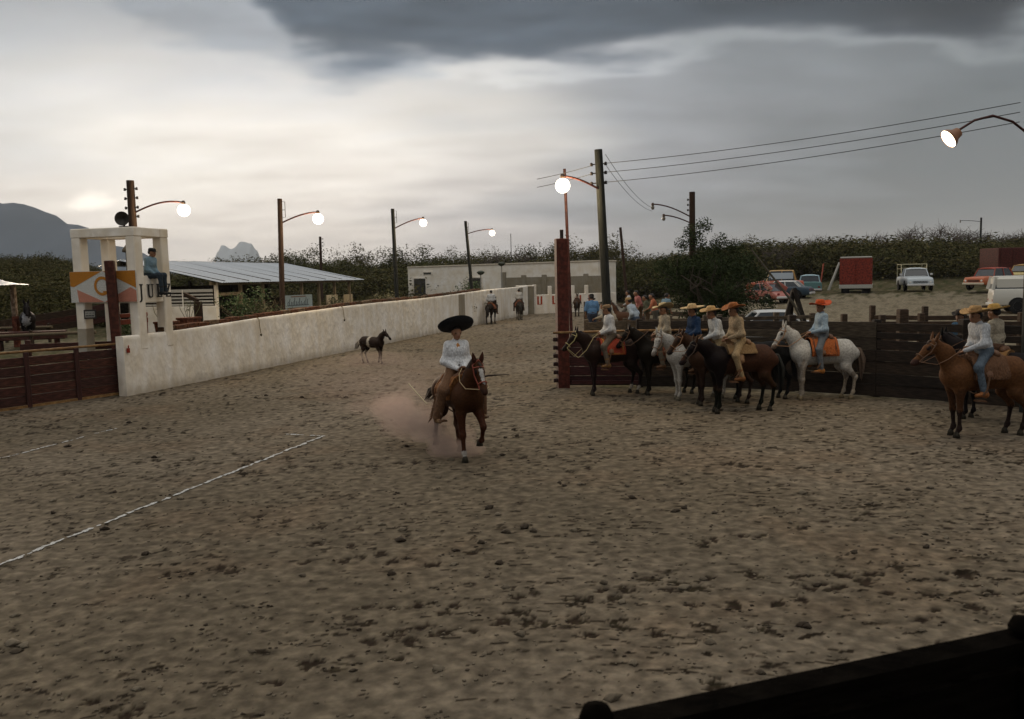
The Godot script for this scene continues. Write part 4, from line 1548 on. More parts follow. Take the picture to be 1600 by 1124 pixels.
	face.lathe([Vector2(0.0, -0.035), Vector2(0.12, -0.03), Vector2(0.195, -0.012), Vector2(0.195, 0.0), Vector2(0, 0.0)], Transform3D(tilt, Vector3(-2.13, 5.84, 0.50)), 18)
	var gm := StandardMaterial3D.new()
	gm.albedo_color = Color(0.9, 0.86, 0.78)
	gm.emission_enabled = true
	gm.emission = Color(1.0, 0.93, 0.80)
	gm.emission_energy_multiplier = 3.0
	obj("lit_bulb", face, gm, r)
	var l := SpotLight3D.new()
	l.name = "lamp_light"
	l.light_color = Color(1.0, 0.88, 0.68)
	l.light_energy = 4.0
	l.light_size = 0.18
	l.spot_angle = 75.0
	l.spot_range = 60.0
	l.spot_attenuation = 2.0
	l.shadow_enabled = true
	l.transform = Transform3D(Basis.looking_at(-(tilt * Vector3.UP), Vector3.UP), Vector3(-2.13, 5.84, 0.50) - tilt * Vector3.UP * 0.06)
	r.add_child(l)
	for i in 3:
		wire(["highest of three wires to the right edge pole", "middle of three wires to the right edge pole", "lowest of three wires to the right edge pole"][i], Vector3(2.9, [6.48, 6.22, 5.93][i], -25), Vector3(10.85, [6.63, 6.43, 6.23][i], -17.98), 0.12)
	wire("upper faint wire from the centre pole to the red mast", Vector3(2.48, 6.42, -25), Vector3(0.9, 6.2, -26.2), 0.02)
	wire("lower faint wire from the centre pole past the red mast", Vector3(2.48, 6.18, -25), Vector3(0.9, 5.95, -26.2), 0.02)
	wire("upper slack wire to the unlit lamp arm over the bush", Vector3(2.9, 6.75, -25.1), Vector3(6.9, 6.35, -40.4), 0.25)
	wire("lower slack wire to the unlit lamp arm over the bush", Vector3(2.9, 6.45, -25.1), Vector3(6.88, 6.2, -40.4), 0.25)


# ------------------------------------------------------------------ trees and bushes
func leaf_mass(b: B, centres: Array, per: int, size: float, cols: Array) -> void:
	for c in centres:
		for i in per:
			var dir := Vector3(rng.randfn(), rng.randfn() * 0.8, rng.randfn()).normalized()
			var p: Vector3 = c[0] + dir * c[1] * pow(rng.randf(), 0.45)
			var s := size * rng.randf_range(0.6, 1.35)
			var u := Vector3(rng.randfn(), rng.randfn() * 0.6, rng.randfn()).normalized()
			var w := u.cross(Vector3(rng.randfn(), rng.randfn(), rng.randfn())).normalized()
			b.col = cols[rng.randi() % cols.size()]
			b.tri(p - u * s, p + w * s * 0.45, p + u * s)
			b.tri(p - u * s, p + u * s, p - w * s * 0.45)


func limbs(b: B, from: Vector3, dir: Vector3, ln: float, r: float, depth: int, ends: Array, spread := 0.7) -> void:
	var mid := from + dir * ln * 0.5 + Vector3(rng.randfn(), rng.randfn(), rng.randfn()) * ln * 0.06
	var e := from + dir * ln + Vector3(rng.randfn(), rng.randfn(), rng.randfn()) * ln * 0.08
	b.tube([from, mid, e], [r, r * 0.82, r * 0.6], 5 if depth > 1 else 4)
	if depth == 0:
		ends.append(e)
		return
	for i in (3 if depth > 1 or rng.randf() < 0.6 else 2):
		var nd := (dir + Vector3(rng.randfn(), rng.randfn() * 0.5 + 0.25, rng.randfn()) * spread).normalized()
		limbs(b, e, nd, ln * rng.randf_range(0.6, 0.85), r * 0.6, depth - 1, ends, spread)


func tree_form(kind: int, high: float, wide: float) -> Array:  # [trunk mesh, crown mesh or null]
	var t := B.new()
	var ends := []
	t.col = Color(0.085, 0.07, 0.055)
	var forks := 2 + rng.randi() % 2
	for i in forks:
		var a := TAU * (i + rng.randf() * 0.6) / forks
		limbs(t, Vector3(0, -0.3, 0), Vector3(cos(a) * 0.45, 1.0, sin(a) * 0.45).normalized(), high * (0.30 if kind != 2 else 0.27), high * 0.022, 3 if kind == 2 else 2, ends, 0.62)
	if kind == 2:  # bare
		var tw := t
		for e in ends.duplicate():
			for q in 3:
				var d := Vector3(rng.randfn(), rng.randfn() * 0.6 + 0.5, rng.randfn()).normalized()
				tw.tube([e, e + d * high * 0.10, e + d * high * 0.17 + Vector3(rng.randfn(), rng.randfn(), rng.randfn()) * 0.1], [high * 0.004, high * 0.003, high * 0.0015], 3)
		return [t.mesh(), null]
	var c := B.new()
	var cols: Array = [[Color(0.054, 0.055, 0.021), Color(0.068, 0.067, 0.025), Color(0.043, 0.045, 0.017), Color(0.085, 0.079, 0.032)], [Color(0.078, 0.069, 0.028), Color(0.062, 0.058, 0.023), Color(0.097, 0.083, 0.037)]][kind % 2]
	var cs := []
	for e in ends:
		var p := Vector3(e.x * wide, minf(e.y, high * 0.92), e.z * wide)
		cs.append([p, high * rng.randf_range(0.10, 0.17)])
	for i in 9:
		var a := rng.randf() * TAU
		var rr := sqrt(rng.randf()) * high * 0.38 * wide
		cs.append([Vector3(cos(a) * rr, high * rng.randf_range(0.25, 0.72), sin(a) * rr), high * rng.randf_range(0.11, 0.2)])
	leaf_mass(c, cs, 150, high * 0.0145, cols)
	return [t.mesh(), c.mesh()]


func trees() -> void:
	var bark := mat(Color(1, 1, 1), 0.95, "plain", true)
	var leaf := mat(Color(1, 1, 1), 0.8, "leaf", true)
	var kinds := []
	for k in 8:
		var kk: int = [0, 1, 0, 1, 0, 1, 2, 2][k]
		var f := tree_form(kk, 6.0, rng.randf_range(1.1, 1.5))
		var o := Node3D.new()
		o.name = ["mesquite_tree", "thorn_tree", "mesquite_tree", "thorn_tree", "mesquite_tree", "thorn_tree", "bare_tree", "bare_tree"][k]
		obj("trunk", f[0], bark, o)
		if f[1]:
			obj("crown", f[1], leaf, o)
		kinds.append(o)
	# the wood: three ragged ranks, each tree its own
	for row in 3:
		var n: int = [34, 38, 40][row]
		for i in n:
			var u := lerpf(-0.54, 0.66, (i + rng.randf_range(0.1, 0.9)) / n)
			var dist: float = [98.0, 112.0, 128.0][row] + rng.randf_range(-5, 5)
			if u < -0.40:
				dist += 8.0
			var x := u * dist
			var high := rng.randf_range(4.6, 7.0) + (rng.randf() * 1.8 if row == 2 else 0.0) + (1.1 if u < 0.12 and u > -0.36 else 0.0) * row
			if u < -0.38:
				high = rng.randf_range(2.6, 3.6)
			elif u > 0.16:
				high = rng.randf_range(3.9, 6.0) + (rng.randf() * 2.2 if row == 2 else 0.0)
			var k := rng.randi() % 6
			var bare := u > 0.36 and row > 0 and rng.randf() < 0.45 or rng.randf() < 0.03
			if bare:
				k = 6 + rng.randi() % 2
				high *= 1.2
			var o: Node3D = kinds[k].duplicate()
			o.name = numbered(str(kinds[k].name))
			add_child(o)
			o.position = on(x, -dist)
			o.rotation.y = rng.randf() * TAU
			o.scale = Vector3(high / 6.0 * rng.randf_range(0.95, 1.3), high / 6.0, high / 6.0 * rng.randf_range(0.95, 1.3))
			var marks := [[-0.50, "above the small shelter"], [-0.44, "left of the white tower"], [-0.40, "behind the white tower"], [-0.34, "behind the tin shed's near end"], [-0.29, "left of the second lamp pole"], [-0.25, "over the tin roof's ridge"], [-0.20, "over the tin roof's far end"], [-0.15, "by the third lamp pole"], [-0.10, "over the white house's left end"], [-0.05, "by the leaning lamp pole"], [0.0, "over the white house"], [0.05, "left of the tall red post"], [0.10, "by the tall red post"], [0.15, "right of the centre wires pole"], [0.20, "left of the big bush"], [0.25, "behind the big bush"], [0.30, "right of the big bush"], [0.35, "over the row of cars"], [0.40, "over the teal pickup"], [0.45, "over the box lorry"], [0.50, "over the grey-white pickup"], [0.55, "over the orange-red car"], [0.60, "by the far lamp pole"], [9.0, "at the right edge"]]
			var where := ""
			for q in marks:
				if u < q[0]:
					where = q[1]
					break
			var rank: String = ["at the wood's front edge, ", "in the wood's middle rank, ", "at the back against the sky, "][row]
			tag(o, ["olive tree ", "brownish thorn tree ", "leafless tree "][0 if k < 6 and k % 2 == 0 else 1 if k < 6 else 2] + rank + where, "tree", "trees of the wood behind the ring")
	# two taller crowns that stand over the wood, and bare ones at the right
	for q in [[-7.3, -128.0, 9.0, 1, "tall flat-topped tree standing over the wood behind the white house"], [-2.2, -128.0, 8.2, 1, "broad pale tree over the wood right of the flat-topped one"], [6.9, -126.0, 8.2, 7, "thin twiggy tree over the wood above the gate"], [60.3, -110.0, 7.8, 6, "largest bare tree against the sky by the far lamp pole"], [45.0, -112.0, 6.4, 7, "bare tree against the sky behind the pickup"], [67.5, -112.0, 6.8, 6, "bare tree at the right end of the wood"]]:
		var o: Node3D = kinds[q[3]].duplicate()
		o.name = numbered(str(kinds[q[3]].name))
		add_child(o)
		o.position = on(q[0], q[1])
		o.scale = Vector3.ONE * q[2] / 6.0
		tag(o, q[4], "tree", "trees of the wood behind the ring")
	# thicket that fills the wood below the crowns, and scrub on the slope
	var clump := B.new()
	var cc := []
	for i in 7:
		cc.append([Vector3(rng.randfn() * 0.8, rng.randf_range(0.3, 1.3), rng.randfn() * 0.8), 0.6])
	leaf_mass(clump, cc, 150, 0.058, [Color(0.054, 0.053, 0.020), Color(0.074, 0.066, 0.026), Color(0.043, 0.042, 0.016), Color(0.091, 0.075, 0.034)])
	var cm := clump.mesh()
	for part in 3:
		var mm := MultiMesh.new()
		mm.transform_format = MultiMesh.TRANSFORM_3D
		mm.mesh = cm
		var ts := []
		for i in [900, 750, 150][part]:
			var u: float
			var dist: float
			var s: float
			if part == 0:
				u = rng.randf_range(-0.40, 0.70)
				dist = rng.randf_range(94, 150)
				s = rng.randf_range(1.6, 3.0)
			elif part == 1:
				u = rng.randf_range(-0.68, -0.40)
				dist = rng.randf_range(44, 130)
				s = rng.randf_range(0.35, 1.3)
			else:
				u = rng.randf_range(-0.30, -0.06)
				dist = rng.randf_range(52, 82)
				s = rng.randf_range(0.4, 0.9)
			if part == 2 and -((u * dist + 11.16) * 0.9649 + (-dist + 23.86) * 0.2625) < 1.6:
				continue
			ts.append(Transform3D(Basis(Vector3.UP, rng.randf() * TAU).scaled(Vector3(s * 1.3, s, s * 1.3)), on(u * dist, -dist)))
		mm.instance_count = ts.size()
		for i in ts.size():
			mm.set_instance_transform(i, ts[i])
		var mi := MultiMeshInstance3D.new()
		mi.name = ["thicket", "hillside_scrub", "dry_scrub"][part]
		mi.multimesh = mm
		mi.material_override = leaf
		tag(mi, ["dense low thicket filling the wood under its trees", "olive brown scrub covering the slope behind the tower", "greyish weeds and scrub behind the white wall"][part], "scrub", "", "stuff")
		add_child(mi)

	# the big bush by the corral
	var bush := thing("big_bush", "big dark green leafy bush behind the waiting riders", "bush", on(9.6, -40.2))
	var tb := B.new()
	var ends := []
	for i in 6:
		var a := TAU * i / 6.0
		limbs(tb, Vector3(0, -0.2, 0), Vector3(cos(a) * 0.5, 1, sin(a) * 0.5).normalized(), 1.7, 0.09, 2, ends, 0.55)
	tb.col = Color(0.07, 0.055, 0.04)
	obj("stems", tb, mat(Color(0.06, 0.048, 0.036), 0.95), bush)
	var lb := B.new()
	var cs := []
	for i in 100:
		var d := Vector3(rng.randfn(), rng.randfn(), rng.randfn()).normalized() * pow(rng.randf(), 0.4)
		cs.append([Vector3(d.x * 2.35, 2.15 + d.y * 2.0, d.z * 2.2), rng.randf_range(0.5, 0.85)])
	for q in [Vector3(-0.6, 4.5, 0), Vector3(-0.9, 4.9, 0.2), Vector3(-0.3, 5.15, 0), Vector3(0.5, 4.4, 0), Vector3(-1.3, 4.3, 0.3), Vector3(1.2, 4.1, 0), Vector3(-2.3, 3.3, 0.4), Vector3(2.5, 2.8, 0), Vector3(2.6, 1.4, 0.5), Vector3(-2.4, 1.2, 0.5), Vector3(1.9, 3.6, 0)]:
		cs.append([q, 0.48])
	leaf_mass(lb, cs, 300, 0.062, [Color(0.037, 0.050, 0.022), Color(0.026, 0.037, 0.016), Color(0.048, 0.061, 0.025), Color(0.020, 0.029, 0.013)])
	obj("foliage", lb, leaf, bush)
	var fl := B.new()
	leaf_mass(fl, [[Vector3(2.0, 1.6, 1.2), 1.0], [Vector3(2.3, 2.3, 0.8), 0.7], [Vector3(-0.6, 1.0, 1.9), 0.7]], 50, 0.05, [Color(0.45, 0.42, 0.34), Color(0.35, 0.33, 0.24), Color(0.16, 0.17, 0.10)])
	obj("pale_flecks", fl, leaf, bush)  # pale flecks scattered among the leaves
	# bushes behind the lane wall
	for q in [[Vector3(-10.4, 0, -33.0), 1.55, 0, "dense green oleander bush behind the wall, left of the brown pole", 30, 0.055], [Vector3(-9.75, 0, -33.2), 1.25, 1, "pale dry twiggy bush against the brown pole", 16, 0.045], [Vector3(-9.4, 0, -44.5), 1.1, 1, "grey weedy bush at the end of the tin shed", 14, 0.06], [Vector3(-7.4, 0, -48.5), 1.3, 1, "straw coloured weedy bush by the white panel", 16, 0.06], [Vector3(-6.6, 0, -52.0), 1.2, 1, "weedy bush right of the third lamp pole", 14, 0.07], [Vector3(-3.3, 0, -66.5), 1.9, 0, "dark green bush behind the far riders", 16, 0.08], [Vector3(-12.9, 0, -27.6), 0.75, 0, "dark leafy plants seen through the tower's lower opening", 14, 0.05], [Vector3(-8.4, 0, -46.2), 0.75, 0, "dark bush before the white panel of the tin shed", 12, 0.06]]:
		var o := thing("bush", q[3], "bush", on(q[0].x, q[0].z), rng.randf() * 360.0, "bushes behind the lane wall")
		var tw := B.new()
		var en := []
		for i in 7:
			var a := TAU * i / 7.0
			limbs(tw, Vector3(0, -0.1, 0), Vector3(cos(a) * 0.5, 1, sin(a) * 0.5).normalized(), q[1] * 0.55, 0.022, 2, en, 0.5)
		obj("stems", tw, mat(Color(0.11, 0.085, 0.05), 0.95), o)
		var lm := B.new()
		var c2 := []
		for i in q[4]:
			var d := Vector3(rng.randfn(), rng.randfn(), rng.randfn()).normalized() * pow(rng.randf(), 0.4)
			c2.append([Vector3(d.x * q[1] * 0.75, q[1] * (0.72 + d.y * 0.55), d.z * q[1] * 0.7), q[1] * 0.28])
		leaf_mass(lm, c2, 85 if q[2] == 0 else 45, q[5], [Color(0.045, 0.068, 0.028), Color(0.03, 0.05, 0.022), Color(0.07, 0.095, 0.045), Color(0.14, 0.15, 0.09)] if q[2] == 0 else [Color(0.17, 0.15, 0.085), Color(0.12, 0.115, 0.06), Color(0.22, 0.19, 0.12)])
		obj("foliage", lm, leaf, o)


# ------------------------------------------------------------------ horses: +X forward, y up, +Z the horse's right
const HOOF := Color(0.05, 0.04, 0.03)


func horse(label: String, at: Vector3, turn: float, o: Dictionary) -> Node3D:
	var body: Color = o.body
	var point: Color = o.get("point", body)       # lower legs
	var muzzle: Color = o.get("muzzle", body.darkened(0.3))
	var mane: Color = o.get("mane", point)
	var sc: float = o.get("scale", 1.0)
	var cell: float = o.get("cell", 0.026)
	var h := thing("horse", label, "horse", at, turn, o.get("group", ""))
	h.scale = Vector3.ONE * sc
	if o.get("long", 1.0) != 1.0:
		h.scale.x *= o.long
	var f := Field.new()
	var bx := Vector3(0, 0, 1)
	# trunk
	f.add(Vector3(0.34, 1.11, 0), Vector3(-0.42, 1.14, 0), 0.285, 0.278, body, bx, 1.10)
	f.add(Vector3(0.50, 1.12, 0.06), Vector3(0.50, 1.12, -0.06), 0.205, 0.205, body)
	f.add(Vector3(0.44, 1.31, 0), Vector3(0.02, 1.34, 0), 0.085, 0.075, body, bx, 1.2)
	f.add(Vector3(-0.30, 1.27, 0), Vector3(-0.62, 1.27, 0), 0.15, 0.17, body)
	f.add(Vector3(-0.60, 1.16, 0.09), Vector3(-0.78, 1.10, 0.09), 0.18, 0.135, body)
	f.add(Vector3(-0.60, 1.16, -0.09), Vector3(-0.78, 1.10, -0.09), 0.18, 0.135, body)
	# neck and head
	var poll: Vector3 = o.get("poll", Vector3(0.98, 1.72, 0))
	var nose: Vector3 = o.get("nose", Vector3(1.32, 1.32, 0))
	var base := Vector3(0.50, 1.22, 0)
	var nd := (poll - base).normalized()
	var mid := base.lerp(poll, 0.52) + Vector3(-0.01, 0.05, 0)
	var side := nd.cross(Vector3.UP).normalized()
	f.add(base, mid, 0.215, 0.155, body, side, 1.35, 30.0)
	f.add(mid, poll - nd * 0.02, 0.155, 0.095, body, side, 1.35, 34.0)
	var hd := (nose - poll).normalized()
	var hs := hd.cross(Vector3.UP).normalized()
	var hup := hs.cross(hd).normalized()
	var hl := 0.54
	nose = poll + hd * hl
	f.add(poll, poll + hd * 0.17, 0.082, 0.088, body, hs, 1.15, 55.0)
	f.add(poll + hd * 0.13 - hup * 0.035, poll + hd * 0.20 - hup * 0.03, 0.085, 0.07, body, hs, 1.5, 55.0)   # cheek
	f.add(poll + hd * 0.17 + hup * 0.02, nose - hd * 0.05, 0.072, 0.046, body, hs, 1.1, 55.0)
	f.add(nose - hd * 0.06 - hup * 0.008, nose, 0.052, 0.048, muzzle, Vector3.ZERO, 1.0, 60.0)
	f.add(nose - hd * 0.10 - hup * 0.06, nose - hd * 0.02 - hup * 0.045, 0.026, 0.024, muzzle, Vector3.ZERO, 1.0, 70.0)   # chin
	for s in [-1.0, 1.0]:
		f.add(poll + hd * 0.15 + hup * 0.045 + hs * s * 0.072, poll + hd * 0.19 + hup * 0.04 + hs * s * 0.072, 0.016, 0.014, Color(0.012, 0.01, 0.008), Vector3.ZERO, 1.0, 110.0)
	# legs: [hip or shoulder side, list of joints x,y; radii]
	var legs: Dictionary = {"FL": [[0.47, 0.86], [0.46, 0.50], [0.45, 0.17], [0.50, 0.055]], "FR": [[0.45, 0.86], [0.42, 0.50], [0.40, 0.17], [0.45, 0.055]],
		"HL": [[-0.56, 0.80], [-0.80, 0.54], [-0.76, 0.18], [-0.71, 0.055]], "HR": [[-0.54, 0.80], [-0.70, 0.54], [-0.64, 0.18], [-0.59, 0.055]]}
	if o.has("legs"):
		legs.merge(o.legs, true)
	var hoofs := []
	for key in legs:
		var z := (-1.0 if key[1] == "L" else 1.0)
		var j: Array = legs[key]
		var p := []
		for i in 4:
			p.append(Vector3(j[i][0], j[i][1], z * ([0.15, 0.14, 0.13, 0.13][i] + (j[i][2] if j[i].size() > 2 else 0.0))))
		var low: Color = o.socks[key] if o.has("socks") and o.socks.has(key) else point
		if key[0] == "F":
			f.add(Vector3(0.50, 1.15, z * 0.15), p[0], 0.120, 0.085, body, bx, 1.25, 34.0)
			f.add(p[0], p[1], 0.082, 0.050, body.lerp(point, 0.5), Vector3.ZERO, 1.0, 60.0)
		else:
			f.add(Vector3(-0.64, 1.12, z * 0.13), p[0], 0.18, 0.115, body, bx, 1.25, 30.0)
			f.add(p[0], p[1], 0.108, 0.050, body.lerp(point, 0.3), Vector3.ZERO, 1.0, 50.0)
			f.add(p[1] + Vector3(-0.03, 0.03, 0), p[1] + Vector3(-0.035, 0.02, 0), 0.032, 0.03, point, Vector3.ZERO, 1.0, 70.0)
		f.add(p[1], p[1] + Vector3(0, -0.03, 0), 0.052, 0.044, point, Vector3.ZERO, 1.0, 80.0)
		f.add(p[1], p[2], 0.042, 0.035, point, Vector3.ZERO, 1.0, 80.0)
		f.add(p[2], p[2], 0.047, 0.047, low, Vector3.ZERO, 1.0, 80.0)
		f.add(p[2], p[3] + Vector3(0, 0.03, 0), 0.032, 0.040, low, Vector3.ZERO, 1.0, 80.0)
		hoofs.append([p[3], (p[3] - p[2]).normalized()])
	if o.has("paint"):
		f.paint = o.paint
	var fc := Vector3(nose.x, nose.y, nose.z)
	if o.get("blaze", false):
		for t in [0.15, 0.25, 0.35, 0.45]:
			f.paint.append([poll + hd * hl * (t + 0.15) * 1.1 + hup * 0.085, Vector3(0.06, 0.06, 0.042), Color(0.55, 0.52, 0.48), 0.1])
	var b := B.new()
	f.build(b, cell, 22.0)
	var ears := B.new()
	ears.col = body.darkened(0.2)
	for s in [-1.0, 1.0]:
		var e0: Vector3 = poll + hup * 0.05 + hs * s * 0.058 + hd * 0.0
		var up2: Vector3 = (hup * 0.55 - hd * 0.8 + hs * s * 0.2).normalized()
		ears.tube([e0, e0 + up2 * 0.07, e0 + up2 * 0.13, e0 + up2 * 0.19], [0.036, 0.045, 0.030, 0.004], 6, 0.6)
	for hp in hoofs:
		ears.col = HOOF if not o.has("hoof") else o.hoof
		var q: Vector3 = hp[0]
		ears.lathe([Vector2(0.0, -0.053), Vector2(0.064, -0.053), Vector2(0.048, 0.02), Vector2(0.03, 0.06)], Transform3D(Basis(), q), 9)
	# ears and hooves join the body mesh
	var off := b.v.size()
	b.v.append_array(ears.v); b.n.append_array(ears.n); b.c.append_array(ears.c)
	for i in ears.ix:
		b.ix.append(i + off)
	obj("body", b, coat(), h)
	# mane and tail
	var mn := B.new()
	mn.col = mane
	var crest := func(t: float) -> Vector3:
		var p: Vector3 = base.lerp(mid, t * 2.0) if t < 0.5 else mid.lerp(poll, t * 2.0 - 1.0)
		return p + side.cross(nd).normalized() * (lerpf(0.20, 0.105, t)) * (1.0 if side.cross(nd).y > 0 else -1.0)
	var ms: float = o.get("mane_side", 1.0)
	for i in 22:
		var t := 0.10 + 0.9 * i / 21.0
		var p: Vector3 = crest.call(t)
		var out: Vector3 = side * ms * (1.0 if rng.randf() < 0.85 else -0.6)
		var ln := rng.randf_range(0.12, 0.22)
		mn.tube([p - side * ms * 0.02, p + out * 0.05 + Vector3(0, 0.01, 0), p + out * 0.09 + Vector3(-0.02, -ln * 0.55, 0), p + out * 0.085 + Vector3(-0.03, -ln, 0)], [0.03, 0.035, 0.03, 0.006], 5, 0.5)
	obj("mane", mn, hair_mat(), h)
	mn = B.new()
	mn.col = mane
	mn.tube([poll + hup * 0.07, poll + hup * 0.11 + hd * 0.06, poll + hup * 0.09 + hd * 0.16], [0.02, 0.03, 0.006], 5, 0.6)
	obj("forelock", mn, hair_mat(), h)
	var tl := B.new()
	tl.col = o.get("tail_colour", mane)
	var dock := Vector3(-0.90, 1.20, 0)
	var sw: Vector3 = o.get("tail", Vector3(-0.12, -0.72, 0.0))
	for i in 16:
		var r := Vector3(rng.randfn(), rng.randfn() * 0.4, rng.randfn()) * 0.035
		tl.tube([Vector3(-0.80, 1.22, 0) + r * 0.2, dock + Vector3(-0.03, 0.0, 0) + r * 0.6, dock + sw * 0.4 + Vector3(-0.05, 0.03, 0) + r * 1.6, dock + sw * rng.randf_range(0.8, 1.05) + r * 1.3], [0.03, 0.035, 0.04, 0.005], 5)
	obj("tail", tl, hair_mat(), h)
	if o.get("tack", true):
		tack(h, o, poll, nose, hd, hs, hup)
	return h


func coat() -> StandardMaterial3D:
	if not tex.has("coat_m"):
		var m := mat(Color(1, 1, 1), 0.66, "hair", true)
		m.metallic_specular = 0.2
		tex["coat_m"] = m
	return tex["coat_m"]


func hair_mat() -> StandardMaterial3D:
	if not tex.has("hair_m"):
		tex["hair_m"] = mat(Color(1, 1, 1), 0.7, "hair", true)
	return tex["hair_m"]


func shared(key: String, c: Color, rough := 0.8, look := "plain") -> StandardMaterial3D:
	var k := "s_" + key
	if not tex.has(k):
		tex[k] = mat(c, rough, look)
	return tex[k]


func tack(h: Node3D, o: Dictionary, poll: Vector3, nose: Vector3, hd: Vector3, hs: Vector3, hup: Vector3) -> void:
	var leather := shared("leather", Color(0.13, 0.06, 0.025), 0.6, "grain")
	# saddle blanket: a sheet bent over the back
	if o.get("saddle", true):
		var bl := B.new()
		var rings := []
		var x0 := -0.34
		var x1 := 0.30
		for side in [0, 1]:
			pass
		var sheet := func(xa: float, xb: float, a0: float, a1: float, lift: float) -> B:
			var b := B.new()
			var rr := []
			for i in 9:
				var x := lerpf(xa, xb, i / 8.0)
				var ring := []
				var outer := []
				for j in 19:
					var a := deg_to_rad(lerpf(a0, a1, j / 18.0))
					var w := 0.312 + 0.012 * sin(j * 1.3 + i * 0.7)
					var cy := 1.12
					var y := cy + cos(a) * (0.325 + 0.01 * cos(x * 3.0))
					var z := sin(a) * w
					if absf(rad_to_deg(a)) > 80.0:
						z = signf(a) * w
					if absf(rad_to_deg(a)) < 35.0:
						y += 0.03
					var nn := Vector3(0, cos(a), sin(a))
					ring.append(Vector3(x, y, z) + nn * lift)
					outer.append(Vector3(x, y, z) + nn * (lift + 0.014))
				outer.reverse()
				rr.append(ring + outer)
			b.loft(rr)
			return b
		var drop: float = o.get("drop", 98.0)
		bl = sheet.call(x0, x1, -drop, drop, 0.012)
		var blanket := obj("saddle_blanket", bl, shared("bl" + str(o.get("blanket", Color(0.3, 0.1, 0.05))), o.get("blanket", Color(0.3, 0.1, 0.05)), 0.9, "cloth"), h)
		if o.has("border"):
			var bm := shared("bo" + str(o.border), o.border, 0.9)
			for q in [[x0 + 0.05, x0 + 0.085, -96.0, 96.0], [x1 - 0.085, x1 - 0.05, -96.0, 96.0], [x0 + 0.085, x1 - 0.085, 90.0, 97.0], [x0 + 0.085, x1 - 0.085, -97.0, -90.0]]:
				obj("border_band", sheet.call(q[0], q[1], q[2], q[3], 0.016), bm, blanket)
		var f := Field.new()
		var w := Color(1, 1, 1)
		f.add(Vector3(0.16, 1.45, 0), Vector3(-0.16, 1.44, 0), 0.06, 0.075, w)
		f.add(Vector3(-0.22, 1.49, -0.13), Vector3(-0.22, 1.49, 0.13), 0.045, 0.045, w)
		f.add(Vector3(-0.22, 1.52, -0.06), Vector3(-0.22, 1.52, 0.06), 0.045, 0.045, w)
		f.add(Vector3(0.19, 1.46, -0.11), Vector3(0.19, 1.46, 0.11), 0.045, 0.045, w)
		f.add(Vector3(0.20, 1.50, 0), Vector3(0.25, 1.60, 0), 0.035, 0.03, w)
		f.add(Vector3(0.235, 1.615, 0), Vector3(0.275, 1.625, 0), 0.052, 0.052, w, Vector3(-0.3, 1, 0).normalized(), 2.2)
		for s in [-1.0, 1.0]:
			f.add(Vector3(0.02, 1.40, s * 0.17), Vector3(0.05, 1.15, s * 0.345), 0.085, 0.075, w, Vector3(0, 0.3, s).normalized(), 3.0)
		var sb := B.new()
		f.build(sb, 0.026, 26.0)
		var sd := obj("saddle", sb, shared("sad" + str(o.get("saddle_colour", "")), o.get("saddle_colour", Color(0.16, 0.07, 0.03)), 0.55, "grain"), h)
		for s in [-1.0, 1.0]:
			var st := B.new()
			st.tube([Vector3(0.06, 1.15, s * 0.36), Vector3(0.14, 0.90, s * 0.41), Vector3(0.20, 0.80, s * 0.40)], 0.02, 5)
			obj("stirrup_leather", st, leather, sd)
			st = B.new()
			st.hexa([Vector3(0.16, 0.69, s * 0.395 - 0.07), Vector3(0.16, 0.69, s * 0.395 + 0.07), Vector3(0.34, 0.70, s * 0.395 + 0.05), Vector3(0.34, 0.70, s * 0.395 - 0.05), Vector3(0.18, 0.72, s * 0.395 - 0.06), Vector3(0.18, 0.72, s * 0.395 + 0.06), Vector3(0.34, 0.73, s * 0.395 + 0.05), Vector3(0.34, 0.73, s * 0.395 - 0.05)])
			obj("stirrup", st, leather, sd)
		var g := B.new()
		var gp := []
		for i in 17:
			var a := TAU * i / 16.0
			gp.append(Vector3(0.12, 1.11 + cos(a) * 0.325, sin(a) * 0.318))
		g.tube(gp, 0.022, 4, 0.5)
		obj("girth", g, leather, sd)
	# bridle
	var bc: Color = o.get("bridle", Color(0.10, 0.05, 0.025))
	var bm2 := shared("br" + str(bc), bc, 0.6)
	var br := B.new()
	var loop := func(c: Vector3, ru: float, rs: float, axis_u: Vector3, axis_s: Vector3) -> void:
		var pts := []
		for i in 13:
			var a := TAU * i / 12.0
			pts.append(c + axis_u * cos(a) * ru + axis_s * sin(a) * rs)
		br.tube(pts, 0.011, 4)
	loop.call(poll + hd * 0.37 - hup * 0.0, 0.082, 0.075, hup, hs)
	for s in [-1.0, 1.0]:
		br.tube([poll - hd * 0.03 + hup * 0.10, poll + hd * 0.03 + hs * s * 0.10 + hup * 0.03, poll + hd * 0.2 + hs * s * 0.088 - hup * 0.03, poll + hd * 0.37 + hs * s * 0.075 - hup * 0.015, poll + hd * 0.46 + hs * s * 0.066 - hup * 0.03], 0.011, 4)
		br.tube([poll + hd * 0.08 + hs * s * 0.102 + hup * 0.03, poll + hd * 0.10 + hup * 0.11], 0.010, 4)
		br.tube([poll + hd * 0.04 + hs * s * 0.10 + hup * 0.02, poll + hd * 0.16 - hup * 0.125], 0.010, 4)
	var bridle := obj("bridle", br, bm2, h)
